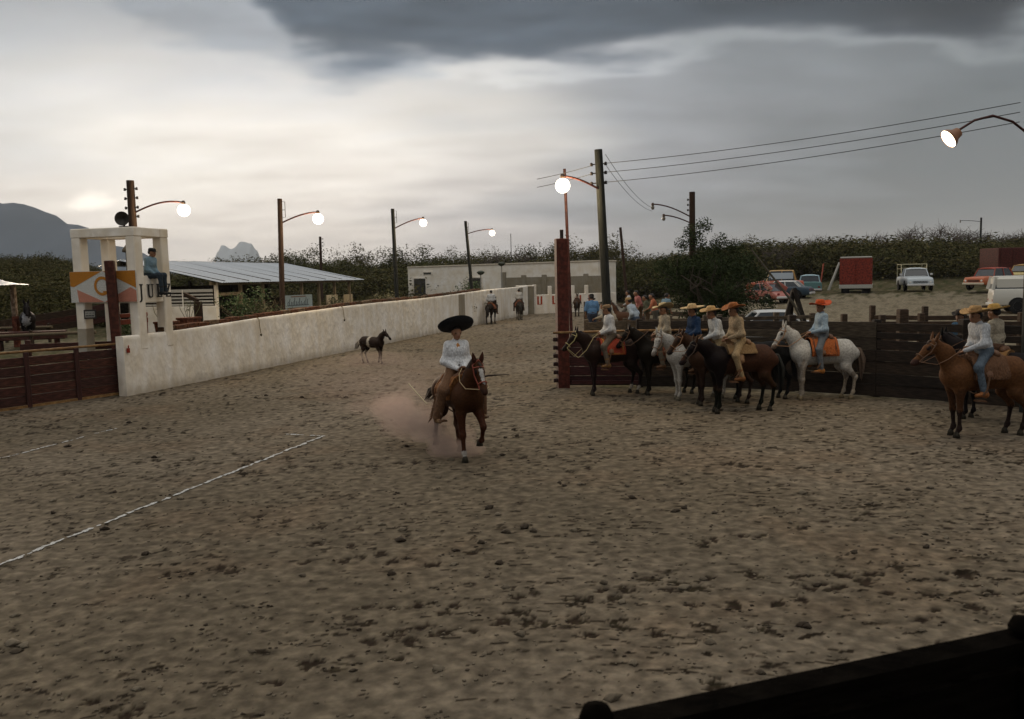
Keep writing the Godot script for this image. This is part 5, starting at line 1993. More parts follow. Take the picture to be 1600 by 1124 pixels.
	if o.get("reins", true):
		var rn := B.new()
		var hand: Vector3 = o.get("hand", Vector3(0.42, 1.72, 0.0))
		for s in [-1.0, 1.0]:
			var a: Vector3 = poll + hd * 0.46 + hs * s * 0.066 - hup * 0.03
			rn.tube([a, a.lerp(hand, 0.3) + Vector3(0, -0.10 if o.get("slack", 0.0) == 0.0 else -o.slack, s * 0.17), a.lerp(hand, 0.55) + Vector3(0, -0.06 if o.get("slack", 0.0) == 0.0 else -o.slack * 0.7, s * 0.20), a.lerp(hand, 0.8) + Vector3(0, -0.02, s * 0.14), hand + Vector3(0, 0, s * 0.03)], 0.008, 4)
		obj("reins", rn, shared("rn" + str(o.get("rein", bc)), o.get("rein", bc), 0.7), h)


# ------------------------------------------------------------------ people: +X forward, y up, +Z their right; the origin is the seat (or the soles when standing)
func person(label: String, at: Vector3, turn: float, o: Dictionary) -> Node3D:
	var p := thing("person", label, "person", at, turn, o.get("group", ""))
	var sc: float = o.get("scale", 1.0)
	p.scale = Vector3.ONE * sc
	var pose: String = o.get("pose", "ride")
	var cell: float = o.get("cell", 0.019)
	var skin: Color = o.get("skin", Color(0.23, 0.115, 0.065))
	var lean: float = o.get("lean", 0.05)
	var bend: float = o.get("side", 0.0)
	var one := Color(1, 1, 1)
	var hip := Vector3(0, 0.11, 0)
	if pose == "stand":
		hip = Vector3(0, 0.94, 0)
	var up := Vector3(sin(lean), cos(lean) * cos(bend), sin(bend)).normalized()
	var fw := Vector3(cos(lean), -sin(lean), 0)
	var nk := hip + up * 0.50
	var chest := hip + up * 0.33 + fw * 0.01
	var sh: float = 0.197 * o.get("broad", 1.0)
	var head: Vector3 = nk + up * 0.155 + fw * 0.035
	# limbs
	var L := {}
	for s in [-1.0, 1.0]:
		var k := "L" if s < 0.0 else "R"
		var arm: Array = o.get("arm" + k, [Vector3(0.06, 0.24, 0.25), Vector3(0.30, 0.14, 0.07)])
		var base := Vector3(0, hip.y - 0.11, 0)
		L["sh" + k] = nk - up * 0.05 + Vector3(0, 0, s * sh)
		L["el" + k] = base + Vector3(arm[0].x, arm[0].y + 0.02, s * arm[0].z)
		L["wr" + k] = base + Vector3(arm[1].x, arm[1].y, s * arm[1].z)
		L["hp" + k] = hip + Vector3(0, -0.03, s * 0.10)
		if pose == "ride":
			var lg: Array = o.get("leg" + k, [Vector3(0.30, -0.19, 0.33), Vector3(0.20, -0.64, 0.37)])
			L["kn" + k] = Vector3(lg[0].x, lg[0].y, s * lg[0].z)
			L["an" + k] = Vector3(lg[1].x, lg[1].y, s * lg[1].z)
		elif pose == "sit":
			L["kn" + k] = Vector3(0.40, 0.08, s * 0.11)
			L["an" + k] = Vector3(0.42, -0.40, s * 0.11)
		else:
			var st: float = o.get("stride", 0.04) * s
			L["kn" + k] = Vector3(0.02 + st * 0.6, 0.50, s * 0.105)
			L["an" + k] = Vector3(st - 0.02, 0.09, s * 0.11)
	# body: one continuous skin
	var f := Field.new()
	f.add(hip + Vector3(0, -0.01, -0.07), hip + Vector3(0, -0.01, 0.07), 0.10, 0.10, skin)
	f.add(hip + up * 0.12, chest, 0.105, 0.115, skin)
	f.add(chest + up * 0.09 + Vector3(0, 0, -sh * 0.7), chest + up * 0.09 + Vector3(0, 0, sh * 0.7), 0.075, 0.075, skin)
	f.add(nk - up * 0.05, nk + up * 0.07, 0.056, 0.052, skin)
	for k in ["L", "R"]:
		f.add(L["sh" + k], L["el" + k], 0.045, 0.036, skin)
		f.add(L["el" + k], L["wr" + k], 0.037, 0.026, skin)
		f.add(L["hp" + k], L["kn" + k], 0.075, 0.052, skin)
		f.add(L["kn" + k], L["an" + k], 0.05, 0.034, skin)
		f.add(L["an" + k] + Vector3(-0.02, -0.04, 0), L["an" + k] + Vector3(0.14, -0.055, 0), 0.035, 0.03, skin)
	var b := B.new()
	f.build(b, maxf(cell, 0.022), 50.0)
	# head, on its own finer grid
	var hc: float = o.get("head_cell", 0.0125)
	var look := Basis(Vector3.UP, deg_to_rad(o.get("look", 0.0))) * Basis(Vector3(0, 0, 1), deg_to_rad(o.get("nod", -6.0)))
	var hv := func(x: float, y: float, z: float) -> Vector3:
		return head + look * Vector3(x, y, z)
	var hf := Field.new()
	var lx := look * Vector3(1, 0, 0)
	var lz := look * Vector3(0, 0, 1)
	hf.add(hv.call(-0.015, 0.035, 0), hv.call(0.01, 0.03, 0), 0.088, 0.085, skin, lz, 1.12)
	hf.add(hv.call(0.035, -0.02, 0), hv.call(0.045, -0.055, 0), 0.062, 0.050, skin)
	hf.add(hv.call(0.062, -0.085, 0), hv.call(0.064, -0.088, 0), 0.026, 0.024, skin)
	hf.add(hv.call(0.082, 0.018, 0), hv.call(0.107, -0.022, 0), 0.010, 0.016, skin.lightened(0.03))
	hf.add(hv.call(0.083, 0.028, -0.03), hv.call(0.083, 0.028, 0.03), 0.011, 0.011, skin.darkened(0.15))
	hf.add(hv.call(0.086, -0.052, -0.016), hv.call(0.086, -0.052, 0.016), 0.009, 0.009, Color(0.24, 0.08, 0.06))
	for s in [-1.0, 1.0]:
		hf.add(hv.call(0.078, 0.008, s * 0.032), hv.call(0.079, 0.008, s * 0.034), 0.009, 0.009, Color(0.02, 0.015, 0.012))
		hf.add(hv.call(-0.005, 0.015, s * 0.083), hv.call(-0.012, -0.022, s * 0.08), 0.016, 0.011, skin.darkened(0.1))
	hf.add(hv.call(-0.01, -0.07, 0), nk + up * 0.02, 0.052, 0.054, skin)
	if o.get("moustache", false):
		hf.add(hv.call(0.092, -0.04, -0.028), hv.call(0.092, -0.04, 0.028), 0.010, 0.010, Color(0.02, 0.014, 0.01))
	hf.build(b, hc, 70.0)
	# hands: palm and five fingers
	b.col = skin
	for k in ["L", "R"]:
		var s := -1.0 if k == "L" else 1.0
		var w: Vector3 = L["wr" + k]
		var d: Vector3 = (w - L["el" + k]).normalized()
		var acr := d.cross(Vector3.UP).normalized()
		var dn := acr.cross(d).normalized() * -1.0
		b.tube([w - d * 0.02, w + d * 0.03, w + d * 0.085], [0.026, 0.040, 0.036], 7, 0.55)
		for i in 4:
			var r0: Vector3 = w + d * 0.08 + acr * (0.026 - 0.0175 * i)
			var ln: float = [0.030, 0.036, 0.034, 0.026][i]
			b.tube([r0, r0 + d * ln + dn * 0.012, r0 + d * ln * 1.1 + dn * 0.042, r0 + d * ln * 0.3 + dn * 0.056], [0.0095, 0.009, 0.0085, 0.007], 5)
		var t0: Vector3 = w + d * 0.03 - acr * s * 0.036
		b.tube([t0, t0 + d * 0.035 - acr * s * 0.018 + dn * 0.012, t0 + d * 0.06 - acr * s * 0.008 + dn * 0.026], [0.012, 0.0105, 0.008], 5)
	obj("body", b, shared("skin", Color(1, 1, 1), 0.55), p).material_override.vertex_color_use_as_albedo = true
	# shirt
	var shirt: Color = o.get("shirt", Color(0.6, 0.58, 0.54))
	var sf := Field.new()
	var tight: float = o.get("tight", 1.0)
	sf.add(hip + up * 0.04 + Vector3(0, 0, -0.06), hip + up * 0.04 + Vector3(0, 0, 0.06), 0.130, 0.130, one)
	sf.add(hip + up * 0.15 + Vector3(0, 0, -0.06), hip + up * 0.15 + Vector3(0, 0, 0.06), 0.130, 0.130, one)
	sf.add(chest + Vector3(0, 0, -0.07), chest + Vector3(0, 0, 0.07), 0.134, 0.134, one)
	sf.add(chest + up * 0.10 + Vector3(0, 0, -sh * 0.72), chest + up * 0.10 + Vector3(0, 0, sh * 0.72), 0.082, 0.082, one)
	sf.add(nk - up * 0.045, nk + up * 0.012, 0.080, 0.066, one)
	var short_sleeve: bool = o.get("short", false)
	for k in ["L", "R"]:
		sf.add(L["sh" + k], L["el" + k], 0.074 * tight, 0.062 * tight, one)
		if not short_sleeve:
			sf.add(L["el" + k], L["wr" + k].lerp(L["el" + k], 0.08), 0.062 * tight, 0.042, one)
			sf.add(L["el" + k], L["el" + k], 0.058, 0.058, one)
	var sb := B.new()
	sf.build(sb, cell, 42.0)
	obj("shirt", sb, shared("sh" + str(shirt), shirt, 0.9, "cloth"), p)
	# trousers
	var pants: Color = o.get("pants", Color(0.10, 0.06, 0.03))
	var tf := Field.new()
	tf.add(hip + Vector3(0, -0.02, -0.07), hip + Vector3(0, -0.02, 0.07), 0.125, 0.125, one)
	tf.add(hip + up * 0.04 + Vector3(0, 0, -0.05), hip + up * 0.04 + Vector3(0, 0, 0.05), 0.112, 0.112, one)
	var wide: float = o.get("flare", 1.0)
	for k in ["L", "R"]:
		tf.add(L["hp" + k], L["kn" + k], 0.100, 0.074 * wide, one)
		tf.add(L["kn" + k], L["an" + k], 0.072 * wide, 0.060 * wide, one)
	var tb := B.new()
	tf.build(tb, cell, 40.0)
	var tro := obj("trousers", tb, shared("pa" + str(pants), pants, 0.9, "cloth"), p)
	if o.get("fringe", false):
		var fr := B.new()
		for k in ["L", "R"]:
			var s := -1.0 if k == "L" else 1.0
			for i in 26:
				var t := i / 25.0
				var q: Vector3 = L["kn" + k].lerp(L["an" + k], t * 1.5 - 0.5) if t > 0.33 else L["hp" + k].lerp(L["kn" + k], t * 3.0)
				q += Vector3(-0.09, -0.02, s * 0.07)
				fr.tube([q, q + Vector3(-0.07, -0.04 - rng.randf() * 0.04, s * 0.02), q + Vector3(-0.15 - rng.randf() * 0.05, -0.10 - rng.randf() * 0.06, s * 0.03)], [0.012, 0.010, 0.003], 4)
		obj("fringe", fr, shared("fringe", pants.darkened(0.15), 0.9), tro)
	# belt and boots
	var belt := B.new()
	var bp := []
	for i in 17:
		var a := TAU * i / 16.0
		bp.append(hip + up * 0.075 + Vector3(cos(a) * 0.128, 0, sin(a) * 0.178))
	belt.tube(bp, 0.020, 5)
	obj("belt", belt, shared("belt", Color(0.05, 0.028, 0.016), 0.6), p)
	var boots: Color = o.get("boots", Color(0.16, 0.075, 0.03))
	for k in ["L", "R"]:
		var bf := Field.new()
		var an: Vector3 = L["an" + k]
		var kn: Vector3 = L["kn" + k]
		bf.add(an.lerp(kn, o.get("boot_high", 0.30)), an, 0.066, 0.050, one)
		bf.add(an + Vector3(-0.03, -0.05, 0), an + Vector3(0.15, -0.065, 0), 0.046, 0.036, one)
		bf.add(an + Vector3(-0.04, -0.075, 0), an + Vector3(-0.035, -0.08, 0), 0.034, 0.03, one)
		var bb := B.new()
		bf.build(bb, 0.02, 45.0)
		obj("boot", bb, shared("bt" + str(boots), boots, 0.6, "grain"), p)
	# hair
	var hair: Color = o.get("hair", Color(0.014, 0.011, 0.010))
	var hh := Field.new()
	hh.add(hv.call(-0.035, 0.05, 0), hv.call(0.0, 0.065, 0), 0.088, 0.078, one, lz, 1.1)
	hh.add(hv.call(-0.07, 0.0, -0.03), hv.call(-0.07, 0.0, 0.03), 0.042, 0.042, one)
	for s in [-1.0, 1.0]:
		hh.add(hv.call(-0.03, 0.03, s * 0.062), hv.call(-0.01, 0.0, s * 0.074), 0.03, 0.014, one)
	var hb := B.new()
	hh.build(hb, 0.014, 60.0)
	obj("hair", hb, shared("ha" + str(hair), hair, 0.6), p)
	if o.has("scarf"):
		var sc2 := B.new()
		var n0: Vector3 = nk + fw * 0.072 - up * 0.005
		sc2.tube([nk + Vector3(-0.06, 0.02, 0), nk + Vector3(0.0, 0.015, 0.075), n0, nk + Vector3(0.0, 0.015, -0.075), nk + Vector3(-0.06, 0.02, 0)], 0.018, 6)
		sc2.tube([n0, n0 + fw * 0.04 - up * 0.05 + Vector3(0, 0, 0.02), n0 + fw * 0.05 - up * 0.13 + Vector3(0, 0, 0.05)], [0.018, 0.028, 0.02], 6, 0.5)
		sc2.tube([n0, n0 + fw * 0.04 - up * 0.06 + Vector3(0, 0, -0.015), n0 + fw * 0.05 - up * 0.15 + Vector3(0, 0, -0.02)], [0.018, 0.026, 0.02], 6, 0.5)
		obj("neckerchief", sc2, shared("sc" + str(o.scarf), o.scarf, 0.9), p)
	if o.has("hat"):
		hat(p, o.hat, hv.call(-0.005, 0.085 if o.hat[0] != "cap" else 0.06, 0), look * Basis(Vector3(0, 0, 1), deg_to_rad(o.get("hat_tilt", 0.0))) * Basis(Vector3(1, 0, 0), deg_to_rad(o.get("hat_roll", 0.0))))
	return p


func hat(p: Node3D, h: Array, at: Vector3, turn: Basis) -> void:  # [kind, colour, band colour, brim radius]
	var b := B.new()
	var kind: String = h[0]
	var brim: float = (h[3] if h.size() > 3 else 0.23) * 1.1
	var prof := []
	if kind == "cap":
		prof = [[0.105, 0.0], [0.108, 0.03], [0.10, 0.065], [0.07, 0.09], [0.0, 0.095]]
	elif kind == "sombrero":
		prof = [[brim, 0.085], [brim * 1.01, 0.10], [brim * 0.93, 0.050], [brim * 0.72, 0.018], [0.115, 0.0], [0.108, 0.03], [0.10, 0.09], [0.085, 0.145], [0.06, 0.165], [0.0, 0.158]]
	else:
		prof = [[brim, 0.022], [brim * 1.01, 0.032], [brim * 0.8, 0.012], [0.122, 0.0], [0.112, 0.03], [0.106, 0.085], [0.088, 0.118], [0.05, 0.122], [0.0, 0.108]]
	var rings := []
	var curl: float = h[4] if h.size() > 4 else 0.035
	for under in [true, false]:
		var list := prof.duplicate()
		if under:
			list.reverse()
		for q in list:
			var ring := []
			for j in 24:
				var a := TAU * j / 24.0
				var r: float = q[0] - (0.006 if under and q[0] < 0.13 else 0.0)
				var k := clampf((q[0] - 0.12) / maxf(brim - 0.12, 0.01), 0.0, 1.0) if kind != "cap" else 0.0
				var y: float = q[1] - (0.008 if under else 0.0) - k * k * curl * cos(2.0 * a)
				var sx := 1.08 if q[0] < 0.13 else 1.03
				if kind != "cap" and q[1] > 0.08 and q[0] < 0.11:
					y -= 0.02 * (1.0 - absf(sin(a)))
				ring.append(at + turn * Vector3(cos(a) * maxf(r, 0.001) * sx, y, -sin(a) * maxf(r, 0.001) * (0.92 if q[0] < 0.13 else 1.0)))
			rings.append(ring)
	b.loft(rings, true, false)
	if kind == "cap":
		var vis := []
		for j in 7:
			var a := deg_to_rad(-60.0 + 20.0 * j)
			vis.append([at + turn * Vector3(cos(a) * 0.10, 0.004, -sin(a) * 0.095), at + turn * Vector3(cos(a) * 0.10 + 0.07 * cos(a), -0.012, -sin(a) * 0.10), at + turn * Vector3(cos(a) * 0.10 + 0.07 * cos(a), -0.018, -sin(a) * 0.10), at + turn * Vector3(cos(a) * 0.10, -0.006, -sin(a) * 0.095)])
		b.loft(vis)
	var o := obj("hat", b, shared("hat" + str(h[1]), h[1], 0.85, "grain"), p)
	if kind != "cap":
		var bd := B.new()
		var pts := []
		for j in 25:
			var a := TAU * j / 24.0
			pts.append(at + turn * Vector3(cos(a) * 0.1125 * 1.08, 0.018, -sin(a) * 0.1125 * 0.92))
		bd.tube(pts, 0.011, 5)
		obj("hat_band", bd, shared("hb" + str(h[2]), h[2], 0.8), o)


# a mounted rider sits on the saddle of his horse
func mounted(o: Dictionary, hs: Dictionary, at: Vector3, turn: float) -> void:
	var sc: float = hs.get("scale", 1.0)
	horse(hs.label, at, turn, hs)
	var seat := at + Vector3(0, 1.475 * sc, 0) + Basis(Vector3.UP, deg_to_rad(turn)) * Vector3(-0.04 * sc, 0, 0)
	person(o.label, seat, turn, o)


func riders() -> void:
	var straw := Color(0.42, 0.29, 0.13)
	var tan := Color(0.20, 0.105, 0.045)
	var white := Color(0.66, 0.66, 0.66)
	# the man at the gallop
	var chest := Color(0.066, 0.024, 0.010)
	mounted({"label": "charro in a wide black sombrero and white shirt galloping towards the viewer", "shirt": Color(0.86, 0.86, 0.86), "pants": Color(0.17, 0.085, 0.042), "hat": ["sombrero", Color(0.012, 0.012, 0.015), Color(0.02, 0.02, 0.02), 0.30, -0.01], "scarf": Color(0.42, 0.19, 0.06), "boots": Color(0.24, 0.14, 0.06), "scale": 0.98, "broad": 0.88, "cell": 0.016, "head_cell": 0.009, "fringe": true, "flare": 1.42, "look": -2.0, "nod": -4.0, "hat_tilt": 30.0, "lean": 0.0, "skin": Color(0.25, 0.12, 0.065),
		"armR": [Vector3(-0.03, 0.23, 0.235), Vector3(0.23, 0.12, 0.05)], "armL": [Vector3(-0.03, 0.23, 0.235), Vector3(0.25, 0.14, 0.04)], "tight": 0.84, "legR": [Vector3(0.27, -0.24, 0.36), Vector3(0.10, -0.74, 0.44)], "legL": [Vector3(0.27, -0.24, 0.36), Vector3(0.16, -0.72, 0.42)]},
		{"label": "chestnut horse with a white blaze at the gallop under the charro", "body": chest, "point": Color(0.065, 0.022, 0.010), "mane": Color(0.028, 0.012, 0.006), "muzzle": Color(0.05, 0.022, 0.014), "blaze": true, "cell": 0.02, "socks": {"FR": Color(0.42, 0.38, 0.33)}, "poll": Vector3(0.88, 1.74, -0.02), "nose": Vector3(1.16, 1.28, -0.05), "scale": 1.0, "blanket": Color(0.30, 0.12, 0.035), "border": Color(0.10, 0.04, 0.02), "bridle": Color(0.22, 0.05, 0.03), "rein": Color(0.30, 0.22, 0.12), "hand": Vector3(0.30, 1.62, 0.0), "slack": 0.09,
		"tail": Vector3(-0.55, -0.35, 0.12),
		"legs": {"FR": [[0.50, 0.84], [0.55, 0.48], [0.56, 0.16], [0.60, 0.055]], "FL": [[0.56, 0.86, 0.02], [0.72, 0.62, 0.04], [0.60, 0.36, 0.06], [0.50, 0.30, 0.06]], "HR": [[-0.50, 0.78], [-0.78, 0.55, 0.02], [-0.86, 0.24, 0.04], [-0.84, 0.12, 0.04]], "HL": [[-0.40, 0.78], [-0.52, 0.50], [-0.40, 0.17], [-0.34, 0.06]]}}, Vector3(-0.98, 0, -14.85), -66.0)
	# the pinto pony, loose, behind him
	horse("small dark and white pinto pony trotting loose along the wall", Vector3(-5.35, 0, -31.9), -34.0, {"body": Color(0.030, 0.018, 0.012), "point": Color(0.035, 0.022, 0.016), "mane": Color(0.03, 0.02, 0.014), "scale": 0.72, "tack": false, "cell": 0.03, "tail_colour": Color(0.4, 0.36, 0.3), "tail": Vector3(-0.32, -0.5, 0), "poll": Vector3(0.95, 1.66, 0.05), "nose": Vector3(1.33, 1.38, 0.08), "socks": {"FL": Color(0.3, 0.27, 0.22), "FR": Color(0.3, 0.27, 0.22)},
		"paint": [[Vector3(-0.12, 1.15, 0), Vector3(0.10, 0.7, 0.6), Color(0.48, 0.43, 0.36), 0.18], [Vector3(-0.92, 0.95, 0), Vector3(0.24, 0.5, 0.5), Color(0.50, 0.45, 0.38), 0.2], [Vector3(-0.7, 0.45, 0), Vector3(0.2, 0.35, 0.5), Color(0.40, 0.35, 0.29), 0.2]],
		"legs": {"FR": [[0.50, 0.84], [0.62, 0.56], [0.55, 0.25], [0.52, 0.14]], "HL": [[-0.52, 0.80], [-0.70, 0.54], [-0.58, 0.19], [-0.52, 0.06]]}})
	# two riders by the far end of the wall, seen from behind, and one by the lettered wall
	mounted({"label": "rider in a white shirt seen from behind, nearer of two along the far wall", "shirt": white, "pants": Color(0.05, 0.03, 0.02), "cell": 0.026, "armL": [Vector3(0.0, 0.24, 0.27), Vector3(0.25, 0.12, 0.1)], "scale": 1.0},
		{"label": "dark brown horse seen from behind walking along the far wall", "body": Color(0.022, 0.013, 0.009), "scale": 0.97, "cell": 0.032, "blanket": Color(0.32, 0.10, 0.04), "legs": {"HL": [[-0.56, 0.80], [-0.85, 0.54], [-0.84, 0.18], [-0.80, 0.06]]}}, Vector3(-1.35, 0, -57.6), 76.0)
	mounted({"label": "rider in a white shirt and dark hair before the grey end wall", "shirt": Color(0.55, 0.53, 0.5), "pants": Color(0.05, 0.035, 0.025), "cell": 0.028},
		{"label": "dark horse standing before the grey end wall, seen from behind", "body": Color(0.035, 0.024, 0.018), "scale": 0.95, "cell": 0.034}, Vector3(0.62, 0, -62.5), 96.0)
	horse("riderless brown horse seen from behind at the lettered wall, beside the mast", Vector3(5.25, 0, -66.0), 84.0, {"body": Color(0.065, 0.032, 0.018), "point": Color(0.03, 0.018, 0.012), "scale": 0.95, "cell": 0.034, "blanket": Color(0.08, 0.04, 0.025)})

	# the waiting line along the fence, left to right
	var g1 := "horses waiting along the ring fence"
	var tanhat := ["straw", straw, Color(0.20, 0.11, 0.05), 0.225, 0.03]
	mounted({"label": "man in a flat tan cap and white shirt on the first horse by the gate", "shirt": Color(0.64, 0.62, 0.59), "pants": Color(0.13, 0.10, 0.07), "hat": ["cap", Color(0.26, 0.16, 0.08), Color.BLACK], "lean": 0.10, "boots": Color(0.22, 0.11, 0.03), "look": -20.0, "hair": Color(0.012, 0.012, 0.014)},
		{"label": "dark brown horse with a pale rope halter and a white hind sock, nearest the gate", "group": g1, "body": Color(0.024, 0.013, 0.010), "point": Color(0.016, 0.010, 0.008), "bridle": Color(0.34, 0.28, 0.12), "rein": Color(0.33, 0.26, 0.12), "socks": {"HL": Color(0.42, 0.36, 0.28), "HR": Color(0.42, 0.36, 0.28)}, "poll": Vector3(0.88, 1.62, -0.04), "nose": Vector3(1.25, 1.24, -0.06), "blanket": Color(0.36, 0.05, 0.02), "border": Color(0.34, 0.17, 0.03), "scale": 1.02, "slack": 0.35, "hand": Vector3(0.3, 1.62, 0)}, Vector3(2.62, 0, -22.2), 190.0)
	mounted({"label": "man in a broad cream straw hat and beige shirt behind the white-faced horse", "shirt": Color(0.40, 0.33, 0.23), "pants": Color(0.15, 0.12, 0.08), "hat": ["straw", Color(0.62, 0.47, 0.25), Color(0.4, 0.25, 0.08), 0.25, 0.05], "hat_roll": 12.0, "hat_tilt": 8.0, "look": 20.0},
		{"label": "very dark horse with pricked ears, second along the fence", "group": g1, "body": Color(0.013, 0.008, 0.007), "poll": Vector3(0.93, 1.72, -0.02), "nose": Vector3(1.24, 1.34, 0.02), "scale": 1.0}, Vector3(4.05, 0, -22.0), 188.0)
	mounted({"label": "man in a dark blue shirt and wide straw hat", "shirt": Color(0.016, 0.045, 0.11), "pants": Color(0.12, 0.09, 0.06), "hat": ["straw", Color(0.60, 0.42, 0.21), Color(0.25, 0.15, 0.07), 0.265, 0.0], "lean": 0.08, "hair": Color(0.012, 0.012, 0.012)},
		{"label": "horse with a white head and neck and a dark body", "group": g1, "body": Color(0.55, 0.51, 0.45), "point": Color(0.5, 0.45, 0.38), "mane": Color(0.36, 0.32, 0.26), "muzzle": Color(0.24, 0.2, 0.17), "hoof": Color(0.2, 0.17, 0.12), "bridle": Color(0.16, 0.09, 0.05), "paint": [[Vector3(-0.55, 1.1, 0), Vector3(0.75, 0.62, 0.8), Color(0.045, 0.028, 0.02), 0.06]], "poll": Vector3(0.95, 1.68, -0.08), "nose": Vector3(1.18, 1.22, -0.16), "scale": 1.0}, Vector3(4.62, 0, -21.0), 194.0)
	mounted({"label": "man in a clean white shirt and straw hat, left of the man in tan", "shirt": Color(0.60, 0.60, 0.58), "pants": Color(0.2, 0.15, 0.08), "hat": ["straw", Color(0.55, 0.34, 0.14), Color(0.25, 0.14, 0.06), 0.24, 0.02], "lean": 0.28, "armL": [Vector3(0.18, 0.24, 0.24), Vector3(0.44, 0.14, 0.08)], "look": 10.0},
		{"label": "brown horse with a plain halter, its head beside the black one", "group": g1, "body": Color(0.052, 0.024, 0.012), "point": Color(0.03, 0.018, 0.012), "muzzle": Color(0.03, 0.02, 0.016), "mane": Color(0.02, 0.014, 0.01), "bridle": Color(0.2, 0.1, 0.05), "poll": Vector3(0.94, 1.70, -0.05), "nose": Vector3(1.26, 1.36, -0.10), "scale": 1.0}, Vector3(5.0, 0, -20.1), 191.0)
	mounted({"label": "man in a tan shirt, tan chaps and brown felt hat on the dark bay", "shirt": Color(0.40, 0.29, 0.17), "pants": Color(0.36, 0.25, 0.13), "hat": ["straw", Color(0.34, 0.115, 0.03), Color(0.12, 0.05, 0.02), 0.24, 0.04], "lean": 0.14, "boots": Color(0.26, 0.10, 0.03), "hat_tilt": -4.0, "armL": [Vector3(0.05, 0.22, 0.28), Vector3(0.30, 0.15, 0.12)], "legL": [Vector3(0.24, -0.23, 0.36), Vector3(0.10, -0.70, 0.38)]},
		{"label": "dark bay horse with black legs and a brown rump, head low, foremost in the line", "group": g1, "body": Color(0.060, 0.025, 0.012), "point": Color(0.010, 0.008, 0.007), "mane": Color(0.010, 0.008, 0.007), "muzzle": Color(0.02, 0.014, 0.012), "paint": [[Vector3(0.75, 1.25, 0), Vector3(0.52, 0.8, 0.6), Color(0.009, 0.007, 0.006), 0.05]], "poll": Vector3(0.97, 1.52, -0.1), "nose": Vector3(1.30, 1.16, -0.15), "scale": 1.06, "drop": 62.0, "blanket": Color(0.22, 0.13, 0.055), "saddle_colour": Color(0.22, 0.11, 0.045), "reins": false, "bridle": Color(0.05, 0.03, 0.02)}, Vector3(5.15, 0, -18.95), 190.0)
	horse("black horse mostly hidden between the dark bay and the grey", Vector3(6.15, 0, -20.9), 172.0, {"group": g1, "body": Color(0.010, 0.009, 0.009), "scale": 1.0, "saddle": false, "reins": false, "poll": Vector3(0.86, 1.45, 0), "nose": Vector3(1.22, 1.15, 0), "cell": 0.03})
	mounted({"label": "man in a pale blue shirt and flame red hat on the grey horse", "shirt": Color(0.34, 0.44, 0.52), "pants": Color(0.14, 0.15, 0.16), "hat": ["straw", Color(0.52, 0.075, 0.012), Color(0.2, 0.03, 0.01), 0.235, -0.04], "boots": Color(0.42, 0.16, 0.03), "boot_high": 0.95, "lean": 0.02, "look": 22.0, "armL": [Vector3(0.02, 0.22, 0.27), Vector3(0.30, 0.16, 0.10)], "legL": [Vector3(0.20, -0.25, 0.36), Vector3(0.14, -0.72, 0.38)], "hair": Color(0.012, 0.01, 0.01)},
		{"label": "light grey horse with an orange-red saddle blanket and brown tail, in profile", "group": g1, "body": Color(0.56, 0.53, 0.48), "point": Color(0.40, 0.33, 0.25), "mane": Color(0.15, 0.10, 0.07), "muzzle": Color(0.22, 0.16, 0.12), "blanket": Color(0.42, 0.11, 0.025), "border": Color(0.09, 0.03, 0.015), "bridle": Color(0.25, 0.13, 0.06), "hoof": Color(0.26, 0.2, 0.12), "poll": Vector3(0.84, 1.72, -0.04), "nose": Vector3(1.13, 1.32, -0.06), "hand": Vector3(0.30, 1.63, 0), "scale": 1.03,
		"paint": [[Vector3(0.45, 0.75, 0), Vector3(0.13, 0.3, 0.3), Color(0.36, 0.30, 0.24), 0.25], [Vector3(-0.72, 0.62, 0), Vector3(0.14, 0.14, 0.3), Color(0.24, 0.2, 0.16), 0.3]]}, Vector3(7.65, 0, -20.55), 180.0)
	mounted({"label": "man in a white shirt and tan straw hat leaning forward on the sorrel", "shirt": Color(0.56, 0.57, 0.58), "pants": Color(0.10, 0.13, 0.16), "hat": ["straw", Color(0.42, 0.25, 0.10), Color(0.2, 0.1, 0.04), 0.235, 0.03], "boots": Color(0.34, 0.12, 0.03), "boot_high": 0.98, "lean": 0.22, "look": 8.0, "armL": [Vector3(0.16, 0.22, 0.26), Vector3(0.46, 0.10, 0.10)], "hair": Color(0.012, 0.01, 0.01)},
		{"label": "sorrel horse with dark legs standing at the right edge of the picture", "group": g1, "body": Color(0.135, 0.056, 0.021), "point": Color(0.030, 0.018, 0.012), "mane": Color(0.05, 0.025, 0.014), "muzzle": Color(0.06, 0.03, 0.02), "blanket": Color(0.14, 0.065, 0.03), "poll": Vector3(0.90, 1.72, -0.04), "nose": Vector3(1.26, 1.42, -0.06), "hand": Vector3(0.40, 1.60, 0), "scale": 1.04}, Vector3(8.85, 0, -15.6), 184.0)
	mounted({"label": "man in cream shirt and yellow straw hat, his back turned, at the right edge", "shirt": Color(0.42, 0.36, 0.26), "pants": Color(0.14, 0.07, 0.04), "hat": ["straw", Color(0.56, 0.34, 0.09), Color(0.2, 0.12, 0.05), 0.25, -0.02], "lean": 0.02, "armR": [Vector3(0.02, 0.24, 0.31), Vector3(0.3, 0.18, 0.14)]},
		{"label": "black horse behind the sorrel, facing the fence", "group": g1, "body": Color(0.014, 0.011, 0.010), "blanket": Color(0.30, 0.15, 0.05), "scale": 1.0, "cell": 0.03}, Vector3(9.95, 0, -17.1), 128.0)


